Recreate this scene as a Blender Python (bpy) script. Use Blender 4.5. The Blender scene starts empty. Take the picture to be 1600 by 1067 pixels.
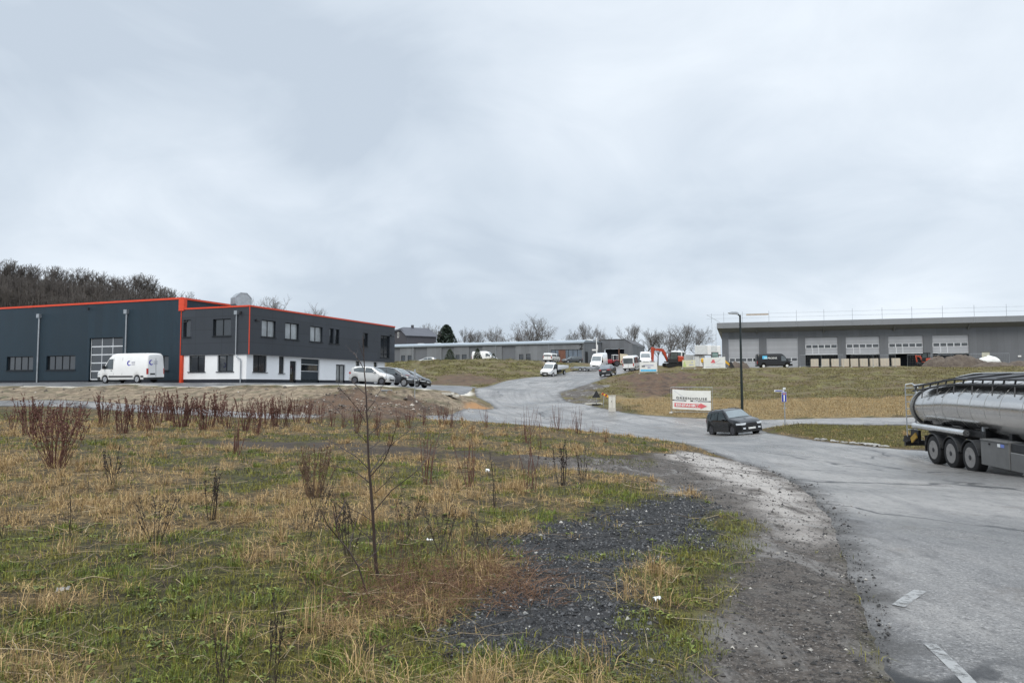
import bpy, math, random
import numpy as np
from mathutils import Vector, Matrix
from mathutils.geometry import delaunay_2d_cdt

R = math.radians
PI = math.pi
scene = bpy.context.scene
COL = scene.collection
rnd = random.Random(7)
nrg = np.random.default_rng(11)

# ------------------------------------------------------------------ camera, world, sun, exposure
CAM_Z = 1.75
PITCH = R(3.44)
FPX = 1155.6                      # focal length in photo pixels (26 mm on 36 mm)
cam_d = bpy.data.cameras.new('camera')
cam_d.sensor_width = 36.0
cam_d.lens = 26.0
cam_d.clip_start = 0.05
cam_d.clip_end = 6000
cam = bpy.data.objects.new('camera', cam_d)
COL.objects.link(cam)
cam.location = (0, 0, CAM_Z)
cam.rotation_euler = (PI/2 + PITCH, 0, 0)
scene.camera = cam

SUN_EL, SUN_AZ = R(48), R(200)    # azimuth measured clockwise from +y: behind the camera, a little to the left
world = bpy.data.worlds.new("World")
scene.world = world
world.use_nodes = True
wn, wl = world.node_tree.nodes, world.node_tree.links
wn.clear()
def W(kind, **kw):
    n = wn.new(kind)
    for k, v in kw.items(): setattr(n, k, v)
    return n
w_out = W('ShaderNodeOutputWorld'); w_bg = W('ShaderNodeBackground')
w_bg.inputs['Strength'].default_value = 0.1
w_sky = W('ShaderNodeTexSky', sky_type='NISHITA', sun_disc=False)
w_sky.sun_elevation = SUN_EL
w_sky.sun_rotation = SUN_AZ
w_sky.air_density = 1.0; w_sky.dust_density = 2.0
w_tc = W('ShaderNodeTexCoord')
w_sep = W('ShaderNodeSeparateXYZ'); wl.new(w_tc.outputs['Generated'], w_sep.inputs[0])
def wmath(op, a, b=None, clamp=False):
    n = W('ShaderNodeMath', operation=op, use_clamp=clamp)
    for i, v in enumerate((a, b)):
        if v is None: continue
        if isinstance(v, (int, float)): n.inputs[i].default_value = v
        else: wl.new(v, n.inputs[i])
    return n.outputs[0]
zpos = wmath('MAXIMUM', w_sep.outputs[2], 0.0)
den = wmath('ADD', zpos, 0.34)
w_cmb = W('ShaderNodeCombineXYZ')
wl.new(wmath('DIVIDE', w_sep.outputs[0], den), w_cmb.inputs[0])
wl.new(wmath('DIVIDE', w_sep.outputs[1], den), w_cmb.inputs[1])
def wnoise(scale, detail, rough, dist, off):
    m = W('ShaderNodeMapping'); m.inputs['Location'].default_value = off
    wl.new(w_cmb.outputs[0], m.inputs[0])
    n = W('ShaderNodeTexNoise'); n.inputs['Scale'].default_value = scale; n.inputs['Detail'].default_value = detail
    n.inputs['Roughness'].default_value = rough; n.inputs['Distortion'].default_value = dist
    wl.new(m.outputs[0], n.inputs['Vector'])
    return n.outputs['Fac']
n1 = wnoise(0.85, 4.5, 0.5, 0.35, (3.1, 1.7, 0.0))
n2 = wnoise(2.6, 6.0, 0.55, 0.6, (0.4, 5.2, 2.0))
mix_n = wmath('ADD', wmath('MULTIPLY', n1, 0.72), wmath('MULTIPLY', n2, 0.28))
# the right-hand half of this sky is thinner and brighter
side = wmath('MULTIPLY', w_sep.outputs[0], 0.07)
mix_n = wmath('ADD', mix_n, side)
w_ramp = W('ShaderNodeValToRGB')
cr = w_ramp.color_ramp
cr.elements[0].position = 0.40; cr.elements[0].color = (5.35, 6.1, 7.0, 1)
cr.elements[1].position = 0.615; cr.elements[1].color = (8.0, 8.65, 9.35, 1)
e = cr.elements.new(0.465); e.color = (6.15, 6.9, 7.75, 1)
e = cr.elements.new(0.535); e.color = (7.0, 7.7, 8.5, 1)
wl.new(mix_n, w_ramp.inputs[0])
# overcast skies grow brighter toward the zenith
zen = W('ShaderNodeMapRange', interpolation_type='SMOOTHSTEP'); zen.inputs[1].default_value = 0.50; zen.inputs[2].default_value = 0.95
zen.inputs[3].default_value = 1.0; zen.inputs[4].default_value = 3.0
wl.new(w_sep.outputs[2], zen.inputs[0])
w_mul = W('ShaderNodeVectorMath', operation='SCALE')
wl.new(w_ramp.outputs[0], w_mul.inputs[0]); wl.new(zen.outputs[0], w_mul.inputs['Scale'])
w_mix = W('ShaderNodeMix', data_type='RGBA'); w_mix.inputs[0].default_value = 0.93
wl.new(w_sky.outputs[0], w_mix.inputs[6]); wl.new(w_mul.outputs[0], w_mix.inputs[7])
wl.new(w_mix.outputs[2], w_bg.inputs['Color']); wl.new(w_bg.outputs[0], w_out.inputs[0])

sun_d = bpy.data.lights.new('sun', 'SUN')
sun_d.energy = 1.5; sun_d.angle = R(28); sun_d.color = (1.0, 0.92, 0.80)
sun = bpy.data.objects.new('sun', sun_d); COL.objects.link(sun)
sd = Vector((math.sin(SUN_AZ)*math.cos(SUN_EL), math.cos(SUN_AZ)*math.cos(SUN_EL), math.sin(SUN_EL)))
sun.rotation_euler = sd.to_track_quat('Z', 'Y').to_euler()
sun.location = (0, -20, 40)
scene.view_settings.view_transform = 'Standard'
scene.view_settings.look = 'None'
scene.view_settings.exposure = 0.18
scene.view_settings.gamma = 1.0

# ------------------------------------------------------------------ pixels of the photograph to places
cp, sp = math.cos(PITCH), math.sin(PITCH)
def ray(px, py):
    u = (px-800)/FPX; v = (533.5-py)/FPX
    return np.array([u, cp - v*sp, sp + v*cp])
def at(px, py, d):
    r = ray(px, py); k = d/r[1]
    return (r[0]*k, d, CAM_Z + r[2]*k)
def on_plane(px, py, P0, dr):
    """pixel onto the vertical plane through P0 along dr: (distance along dr, height)"""
    r = ray(px, py); nx, ny = -dr[1], dr[0]
    k = (nx*P0[0]+ny*P0[1])/(nx*r[0]+ny*r[1])
    return ((r[0]*k-P0[0])*dr[0]+(r[1]*k-P0[1])*dr[1], CAM_Z+r[2]*k)

# ------------------------------------------------------------------ noise
_lat = nrg.random((8, 256, 256))
def vnoise(x, y, seed=0):
    L = _lat[seed % 8]
    xi = np.floor(x).astype(int); yi = np.floor(y).astype(int)
    fx = x-xi; fy = y-yi
    fx = fx*fx*(3-2*fx); fy = fy*fy*(3-2*fy)
    a = L[xi & 255, yi & 255]; b = L[(xi+1) & 255, yi & 255]; c = L[xi & 255, (yi+1) & 255]; d = L[(xi+1) & 255, (yi+1) & 255]
    return (a*(1-fx)+b*fx)*(1-fy)+(c*(1-fx)+d*fx)*fy
def fbm(x, y, seed=0, octv=4):
    s = 0; a = 0.5; t = 0
    for i in range(octv):
        s = s + a*vnoise(x*2**i+17.3*i, y*2**i+5.1*i, seed+i); t += a; a *= 0.5
    return s/t
def sstep(a, b, x):
    t = np.clip((x-a)/(b-a), 0, 1); return t*t*(3-2*t)

# ------------------------------------------------------------------ terrain heights
CP = []
def Wp(*pts): CP.extend(pts)
def Pp(*pts): CP.extend(at(*p) for p in pts)
Wp((-8, 2, .08), (-3, 2, .03), (0, 2, 0), (3, 2, 0), (6, 2, -.08), (-5, 6, .05), (0, 6, 0), (2.5, 6, -.02), (5, 6, -.12), (-10, 12, .1), (-4, 12, .03), (0, 12, 0), (3, 12, -.08),
   (-18, 20, .2), (-8, 20, .08), (-3, 20, 0), (0, 20, -.03), (2.5, 19, -.08), (-30, 30, .35), (-15, 30, .15), (-6, 29, .0), (0, 28, 0), (-40, 20, .4), (-60, 40, .6),
   (2, -4, .05), (-10, -4, .1), (12, -2, -.1), (12, 6, -.25), (10, 13, -.5), (6, 13, -.37), (16, 14, -.65), (25, 14, -.8), (40, 14, -1.0), (30, 28, -1.05), (45, 32, -.9),
   (0, -15, .1), (-40, -15, .3), (40, -15, -.3), (20, 20, -.92), (14, 20, -.82))
Pp((0, 634, 52), (200, 647, 46), (400, 654, 42), (600, 658, 37), (700, 656, 37), (800, 663, 33.5), (900, 676, 28),
   (1100, 701, 26.5), (1050, 706, 23), (1152, 725, 23.7), (1210, 742, 19), (1262, 772, 14.5), (1290, 800, 12.2), (1310, 900, 7.2),
   (1460, 727, 27.5), (1518, 736, 25.2), (1600, 760, 20), (1300, 720, 26.5), (1140, 682, 45), (1040, 690, 36.5), (940, 670, 49), (860, 656, 60), (780, 647, 63), (705, 651, 54),
   (760, 640, 68), (745, 620, 80), (850, 630, 77), (956, 641, 63), (870, 610, 95), (800, 595, 108), (860, 588, 121), (950, 587, 109), (930, 577, 132), (1000, 578, 124), (970, 572, 140),
   (880, 600, 104), (905, 592, 110), (920, 631, 69), (1000, 650, 58.5), (1100, 658, 54), (1230, 660, 50), (1300, 658, 48), (1420, 656, 46), (1420, 662, 43), (1600, 660, 43), (1190, 669, 48),
   (1240, 661, 45), (1250, 690, 36), (1400, 700, 32.5), (1300, 679, 38.5), (1500, 690, 34),
   (1090, 646, 58), (1300, 649, 51.5), (1420, 648, 50), (1600, 646, 50), (1100, 629, 67), (1300, 623, 65), (1450, 621, 62), (1600, 620, 62),
   (1100, 612, 82), (1300, 609, 80), (1500, 605, 78), (1650, 604, 78), (1100, 580, 112), (1300, 578, 112), (1500, 577, 108), (1700, 576, 108), (1230, 574.5, 134), (1130, 576, 140), (1450, 573, 129),
   (1000, 585, 108), (1040, 592, 100), (960, 600, 95), (940, 614, 82), (1000, 621, 77), (1040, 613, 85), (1060, 580, 113), (1000, 572, 135), (1060, 572, 135),
   (650, 603, 92), (740, 606, 87), (680, 603, 96), (680, 598, 105), (750, 596, 107), (640, 564, 138), (750, 561, 138), (840, 564, 137), (700, 582, 118), (620, 585, 115), (860, 567, 139), (885, 579, 128), (903, 571, 139), (910, 567.6, 158),
   (0, 598, 76), (0, 600, 66), (200, 599.5, 61), (390, 601, 56), (560, 604, 56), (650, 607, 60), (715, 613, 66), (720, 631, 62), (0, 624, 57), (0, 630, 53.5), (150, 629, 52), (330, 645.5, 45), (480, 652, 43), (600, 656, 41), (690, 651, 50),
   (200, 634, 50), (380, 643, 46.3), (500, 649, 44.6), (600, 652.5, 44), (690, 640, 56), (-300, 626, 60), (-300, 601, 68))
Wp((-53, 77.5, 2.0), (-30.4, 68.7, 2.0), (-23.5, 66, 2.0), (-40, 66, 1.95), (-30, 62, 1.93), (-20, 61, 1.9), (-18, 75, 1.9), (-11, 80, 1.78), (-12, 95, 1.8), (-30, 90, 2), (-60, 95, 2.2), (-75, 72, 2.0), (-12, 66, 1.74), (-10, 69, 1.74),
   (-28, 170, 6.6), (-5, 166, 6.6), (12, 163, 6.6), (24, 178, 6.7), (35, 185, 6.7), (-60, 230, 8), (0, 230, 8), (60, 230, 8), (150, 200, 7), (40, 125, 4.6), (45, 150, 5.3), (70, 142, 5.3), (95, 135, 5.3), (120, 125, 5), (80, 60, .4), (80, 40, -.6), (120, 80, 2),
   (-230, 250, 36), (-180, 260, 27), (-145, 260, 21), (-115, 260, 15), (-85, 255, 10.5), (-140, 200, 9), (-100, 150, 5), (-200, 330, 42), (-120, 330, 24), (-60, 320, 11), (-200, 160, 10), (-260, 330, 55),
   (0, 400, 10), (100, 400, 10), (250, 300, 8), (0, 800, 9), (600, 600, 8), (-700, 600, 50), (1400, 1500, 10), (-1400, 1500, 30), (0, 2500, 10), (1400, 100, 0), (-1400, 100, 0), (500, 0, 0), (-500, 0, 2), (300, 100, 3), (-300, 60, 3))
CP = np.array(CP, float)
def _fit():
    X = CP[:, :2]; n = len(X)
    D = np.linalg.norm(X[:, None]-X[None], axis=2)
    A = np.zeros((n+3, n+3)); A[:n, :n] = D - np.eye(n)*0.02
    A[:n, n] = 1; A[:n, n+1:] = X; A[n, :n] = 1; A[n+1:, :n] = X.T
    return np.linalg.solve(A, np.concatenate([CP[:, 2], [0, 0, 0]]))
_cw = _fit()
def H(x, y):
    x = np.atleast_1d(np.asarray(x, float)); y = np.atleast_1d(np.asarray(y, float)); sh = x.shape
    x = x.ravel(); y = y.ravel(); out = np.empty_like(x); n = len(CP)
    for i in range(0, len(x), 20000):
        xs = x[i:i+20000]; ys = y[i:i+20000]
        d = np.sqrt((xs[:, None]-CP[:, 0])**2+(ys[:, None]-CP[:, 1])**2+0.25)
        out[i:i+20000] = d@_cw[:n]+_cw[n]+xs*_cw[n+1]+ys*_cw[n+2]
    return out.reshape(sh)
def h1(x, y): return float(H([x], [y])[0])
_ds = np.exp(np.linspace(math.log(3.0), math.log(420), 1400))
def G(px, py):
    """where the pixel's ray first meets the terrain: (x, y)"""
    r = ray(px, py); k = _ds/r[1]
    f = CAM_Z+r[2]*k - H(r[0]*k, _ds)
    i = np.argmax(f < 0)
    if i == 0: return (r[0]*k[-1], _ds[-1])
    t = f[i-1]/(f[i-1]-f[i]); d = _ds[i-1]+(_ds[i]-_ds[i-1])*t
    return (r[0]*d/r[1], d)
def xd(px, d): return ((px-800)/FPX*d, d)

def sdist(poly, x, y, reach=6.0):
    """signed distance to a polygon, positive inside (clamped to reach outside its box)"""
    P = np.array(poly, float); out = np.full(x.shape, -float(reach))
    m = (x > P[:, 0].min()-reach) & (x < P[:, 0].max()+reach) & (y > P[:, 1].min()-reach) & (y < P[:, 1].max()+reach)
    if not m.any(): return out
    xs = x[m]; ys = y[m]; d2 = np.full(xs.shape, 1e9); ins = np.zeros(xs.shape, bool)
    for i in range(len(P)):
        a = P[i]; b = P[(i+1) % len(P)]; e = b-a; L = e@e+1e-12
        t = np.clip(((xs-a[0])*e[0]+(ys-a[1])*e[1])/L, 0, 1)
        d2 = np.minimum(d2, (xs-a[0]-t*e[0])**2+(ys-a[1]-t*e[1])**2)
        c = ((a[1] > ys) != (b[1] > ys))
        if abs(e[1]) > 1e-12: ins ^= c & (xs < (b[0]-a[0])*(ys-a[1])/e[1]+a[0])
    d = np.sqrt(d2); out[m] = np.where(ins, d, -d)
    return out
def smooth_poly(pts, n=2, keep=()):
    for _ in range(n):
        q = []
        for i in range(len(pts)):
            a = np.array(pts[i]); b = np.array(pts[(i+1) % len(pts)])
            q.append(tuple(a*.75+b*.25)); q.append(tuple(a*.25+b*.75))
        pts = q
    return pts

road_left = [(1.75, -5.0), (1.8, 0.0), (1.9, 2.5), (2.05, 4.3)] + [G(*p) for p in [(1310, 900), (1301, 850), (1288, 805), (1256, 767), (1212, 742), (1160, 722), (1100, 706)]]
road_poly = road_left + [xd(1040, 32), xd(960, 39), xd(880, 46), xd(790, 50.5), xd(715, 47), xd(640, 41.8), xd(560, 40.8), xd(480, 41.2), xd(330, 43), xd(150, 49), xd(0, 51.5), xd(-300, 57), xd(-300, 61),
    xd(0, 56), xd(150, 53), xd(330, 46.8), xd(480, 44.8), xd(600, 44.5), xd(680, 50.5), xd(728, 60), xd(770, 65), xd(772, 70), xd(752, 75), xd(741, 81), xd(741, 88), xd(752, 95), xd(772, 103), xd(792, 109),
    xd(840, 118.5), xd(900, 128), xd(935, 135), xd(980, 150), xd(1000, 166), xd(1045, 162), xd(1015, 138), xd(987, 121), xd(960, 109.5), xd(920, 100), xd(892, 94), xd(877, 88), xd(876, 82), xd(893, 74.5), xd(930, 67),
    xd(980, 60.5), xd(1050, 57), xd(1110, 55), xd(1200, 52.5), xd(1300, 50), xd(1420, 48), xd(1700, 47.5), xd(1700, 41), xd(1420, 42), xd(1300, 43.5), xd(1222, 46), xd(1190, 47), xd(1187, 44.3), xd(1250, 37.5), xd(1330, 34), xd(1410, 32),
    (21, 30), (32, 28), (45, 24), (46, 20), (46, 8), (46, -4), (45, -6), (30, -6), (12, -6), (3, -6)]
road_poly = smooth_poly(road_poly, 2)
yard_poly = [xd(-300, 63), xd(0, 65.5), xd(200, 61.5), xd(390, 57), xd(480, 57), xd(560, 58.5), xd(620, 61), xd(668, 65.5), xd(700, 74), xd(737, 83), xd(740, 89), xd(750, 95.5), xd(720, 99), xd(640, 99), (-16, 106), (-26, 106), (-75, 106), (-110, 90)]
yard_poly = smooth_poly(yard_poly, 1)

def gp(pts): return [G(*p) for p in pts]
POLY = {
 'bank': gp([(-150, 601), (0, 601.5), (200, 600.5), (390, 602), (560, 605), (650, 608), (722, 614), (745, 628), (772, 639), (735, 650), (690, 654), (600, 658), (480, 655), (330, 649), (200, 637), (0, 627), (-150, 624)]),
 'heap': gp([(440, 652), (470, 626), (560, 614), (620, 620), (680, 634), (705, 652), (600, 660)]),
 'sand': gp([(722, 633), (735, 629), (770, 639), (762, 643), (730, 640)]),
 'gravel': gp([(690, 985), (750, 945), (800, 900), (785, 850), (850, 815), (950, 802), (1005, 785), (1040, 772), (1085, 768), (1120, 800), (1100, 850), (1035, 862), (985, 900), (1005, 960), (1015, 1010), (965, 1035), (850, 1012), (740, 1022)]),
 'wet': gp([(1062, 704), (1150, 722), (1212, 747), (1262, 785), (1280, 838), (1252, 850), (1215, 812), (1172, 772), (1110, 738), (1052, 713)]),
 'shoulder': gp([(830, 716), (1000, 718), (1050, 701), (1185, 722), (1290, 765), (1330, 810), (1355, 900), (1420, 1067), (1470, 1300), (1050, 1300), (1070, 1067), (1105, 1000), (1095, 930), (1155, 870), (1172, 830), (1120, 795), (1085, 770), (1020, 780), (1030, 748), (900, 735), (845, 728)]),
 'mud': gp([(300, 684), (480, 690), (640, 697), (760, 707), (860, 718), (1040, 708), (1060, 716), (1000, 732), (850, 735), (700, 716), (560, 706), (420, 700), (300, 694)]),
 'slope': gp([(985, 584), (1020, 584), (1060, 581), (1085, 586), (1080, 600), (1045, 618), (1012, 622), (988, 606), (968, 592)]),
 'bankbrown': gp([(668, 587), (735, 585), (792, 592), (740, 602), (660, 602)]),
 'path': gp([(847, 585), (863, 585), (861, 563), (849, 563)]),
 'golden': gp([(1000, 646), (955, 621), (1100, 624), (1420, 620), (1650, 620), (1650, 649), (1420, 650), (1200, 656), (1090, 652)]),
 'strip': [xd(-300, 62.3), xd(0, 64.9), xd(200, 60.9), xd(390, 56.2), xd(480, 56.2), xd(560, 57.6), xd(625, 60.2), xd(672, 64.5), xd(705, 73), xd(738, 81), xd(737, 84), xd(700, 75), xd(668, 66.3), xd(620, 62), xd(560, 59.5), xd(390, 58), xd(200, 62.5), xd(0, 66.5), xd(-300, 64)],
 'gravelbank': gp([(880, 605), (920, 600), (940, 600), (925, 622), (930, 634), (900, 628), (880, 616)]),
}
woods = [(-330, 215), (-190, 215), (-110, 235), (-75, 262), (-75, 420), (-330, 420)]

def masks(x, y):
    d = {}
    wob = ((fbm(x*1.3, y*1.3, 2)-.5)*2.2+(fbm(x*.35, y*.35, 5)-.5)*3.0*(y > 40))*np.clip(y/30, .25, 1.6)
    for k, p in POLY.items():
        soft = {'gravel': .25, 'shoulder': .25, 'wet': .5, 'mud': .5, 'strip': .25, 'sand': .4, 'path': .4}.get(k, .7)
        w = wob*(.35 if k in ('strip', 'path', 'sand') else 1.0)
        d[k] = sstep(-soft, soft, sdist(p, x, y)+w)
    d['road'] = sdist(road_poly, x, y, 3)
    d['yard'] = sdist(yard_poly, x, y, 3)
    d['woods'] = sstep(-8, 8, sdist(woods, x, y, 20))
    return d
def detail(x, y, m):
    far = np.clip(y/40, .4, 2.0)
    a = 0.05+.02*np.clip(far, 0, 1)
    a = a*(1-m['shoulder']*.6)*(1-m['gravel']*.3)
    z = a*(fbm(x*1.1, y*1.1, 1)-.5)*2 + .03*(fbm(x*4, y*4, 3, 3)-.5)*2*np.clip(1.4-y/30, 0, 1)
    z = z + m['bank']*.22*(fbm(x*.9, y*.9, 4, 5)-.5)*2 + m['heap']*(.15+.55*(fbm(x*.55, y*.55, 5, 4)-.35))
    rough_bank = sstep(60, 75, y)*(1-m['woods'])
    z = z + rough_bank*.30*(fbm(x*.55, y*.55, 6, 5)-.5)*2
    z = z + m['slope']*.6*(fbm(x*.8, y*.8, 2, 5)-.5)*2
    rut = np.sin((fbm(x*.2, y*.2, 3, 2)*2+y*1.0)*2*PI/1.9)
    z = z + m['mud']*(.09*rut+.07*(fbm(x*2.2, y*2.2, 7, 3)-.5)*2-.03)
    edge = np.minimum(sstep(0, .9, -m['road']), sstep(0, 1.2, -m['yard']))
    return z*edge
def ground_z(x, y):
    x = np.atleast_1d(np.asarray(x, float)); y = np.atleast_1d(np.asarray(y, float))
    m = masks(x, y)
    return H(x, y)+detail(x, y, m)
def gz(x, y): return float(ground_z([x], [y])[0])

# ------------------------------------------------------------------ materials
def lin(h):
    h = h.lstrip('#'); v = [int(h[i:i+2], 16)/255 for i in (0, 2, 4)]
    return tuple(c/12.92 if c <= .04045 else ((c+.055)/1.055)**2.4 for c in v)
class NT:
    def __init__(s, name):
        s.m = bpy.data.materials.new(name); s.m.use_nodes = True
        s.t = s.m.node_tree; s.n = s.t.nodes; s.l = s.t.links
        s.b = s.n['Principled BSDF']
    def node(s, kind, **kw):
        n = s.n.new(kind)
        for k, v in kw.items(): setattr(n, k, v)
        return n
    def put(s, sock, v):
        if hasattr(v, 'links') or isinstance(v, bpy.types.NodeSocket): s.l.new(v, sock)
        elif isinstance(v, tuple) and len(v) == 3 and sock.type == 'RGBA': sock.default_value = v+(1,)
        else: sock.default_value = v
    def noise(s, scale, detail=4, rough=.55, coord='Object', dist=0, vec=None, stretch=None):
        n = s.node('ShaderNodeTexNoise'); n.inputs['Scale'].default_value = scale; n.inputs['Detail'].default_value = detail
        n.inputs['Roughness'].default_value = rough; n.inputs['Distortion'].default_value = dist
        v = vec if vec is not None else s.node('ShaderNodeTexCoord').outputs[coord]
        if stretch:
            mp = s.node('ShaderNodeMapping'); mp.inputs['Scale'].default_value = stretch; s.l.new(v, mp.inputs[0]); v = mp.outputs[0]
        s.l.new(v, n.inputs['Vector'])
        return n.outputs['Fac']
    def ramp(s, f, stops):
        r = s.node('ShaderNodeValToRGB'); c = r.color_ramp
        while len(c.elements) < len(stops): c.elements.new(.5)
        for e, (p, col) in zip(c.elements, stops):
            e.position = p; e.color = (col, col, col, 1) if isinstance(col, (int, float)) else tuple(col)+(1,)
        s.l.new(f, r.inputs[0]); return r.outputs[0]
    def mix(s, f, a, b, mode='MIX'):
        n = s.node('ShaderNodeMix', data_type='RGBA', blend_type=mode)
        s.put(n.inputs[0], f); s.put(n.inputs[6], a); s.put(n.inputs[7], b); return n.outputs[2]
    def math(s, op, a, b=0.0, clamp=False):
        n = s.node('ShaderNodeMath', operation=op, use_clamp=clamp); s.put(n.inputs[0], a); s.put(n.inputs[1], b); return n.outputs[0]
    def attr(s, name):
        n = s.node('ShaderNodeAttribute', attribute_name=name); return n
    def bump(s, f, strength=.5, dist=.02):
        n = s.node('ShaderNodeBump'); n.inputs['Strength'].default_value = strength; n.inputs['Distance'].default_value = dist
        s.l.new(f, n.inputs['Height']); s.l.new(n.outputs[0], s.b.inputs['Normal'])
    def out(s, col=None, rough=None, metal=None, spec=None):
        for k, v in (('Base Color', col), ('Roughness', rough), ('Metallic', metal), ('Specular IOR Level', spec)):
            if v is not None: s.put(s.b.inputs[k], v)
        return s.m
_M = {}
def mat(name, col, rough=.6, metal=0.0, var=.12, scale=2.0, coat=0.0, bump=0.0, spec=None, stretch=None):
    """a plain material with a little uneven wear"""
    if name in _M: return _M[name]
    if isinstance(col, str): col = lin(col)
    t = NT(name)
    f = t.noise(scale, 5, .6, stretch=stretch)
    lo = tuple(c*(1-var) for c in col); hi = tuple(min(1, c*(1+var)) for c in col)
    c = t.ramp(f, [(.3, lo), (.7, hi)])
    r = t.ramp(t.noise(scale*3, 3), [(.3, max(0, rough-.06)), (.7, min(1, rough+.08))])
    t.out(c, r, metal, spec)
    if coat: t.b.inputs['Coat Weight'].default_value = coat; t.b.inputs['Coat Roughness'].default_value = .06
    if bump: t.bump(t.noise(scale*8, 5, .6), .6, bump)
    _M[name] = t.m
    return t.m
def vmat(name, rough=.8, mult=1.0, trans=0.0, spec=None):
    """colour from the mesh's own colour attribute (blades, stones, leaves)"""
    t = NT(name); a = t.attr('tint')
    t.out(a.outputs['Color'], rough, 0.0, spec)
    return t.m

# ------------------------------------------------------------------ objects
def tag(o, label=None, cat=None, group=None, kind=None):
    if label: o['label'] = label
    if cat: o['category'] = cat
    if group: o['group'] = group
    if kind: o['kind'] = kind
    return o
def thing(name, label, cat, loc=(0, 0, 0), rz=0.0, group=None):
    o = bpy.data.objects.new(name, None); COL.objects.link(o)
    o.location = loc; o.rotation_euler = (0, 0, rz); o.empty_display_size = .3
    return tag(o, label, cat, group)
def link(name, me, m=None, parent=None, loc=None):
    o = bpy.data.objects.new(name, me); COL.objects.link(o)
    if m is not None:
        for q in (m if isinstance(m, (list, tuple)) else [m]): me.materials.append(q)
    if parent is not None: o.parent = parent
    if loc is not None: o.location = loc
    return o
def dup(root, loc=None, rz=None, label=None, group=None, scale=None):
    r = root.copy(); COL.objects.link(r)
    if loc is not None: r.location = loc
    if rz is not None: r.rotation_euler = (0, 0, rz)
    if scale is not None: r.scale = (scale,)*3 if isinstance(scale, (int, float)) else scale
    if label: r['label'] = label
    if group: r['group'] = group
    for ch in list(root.children):
        c = ch.copy(); COL.objects.link(c); c.parent = r
        for g in list(ch.children):
            d = g.copy(); COL.objects.link(d); d.parent = c
    return r
def frame_of(d):
    d = Vector(d).normalized(); u = d.orthogonal().normalized(); return u, d.cross(u)
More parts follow.
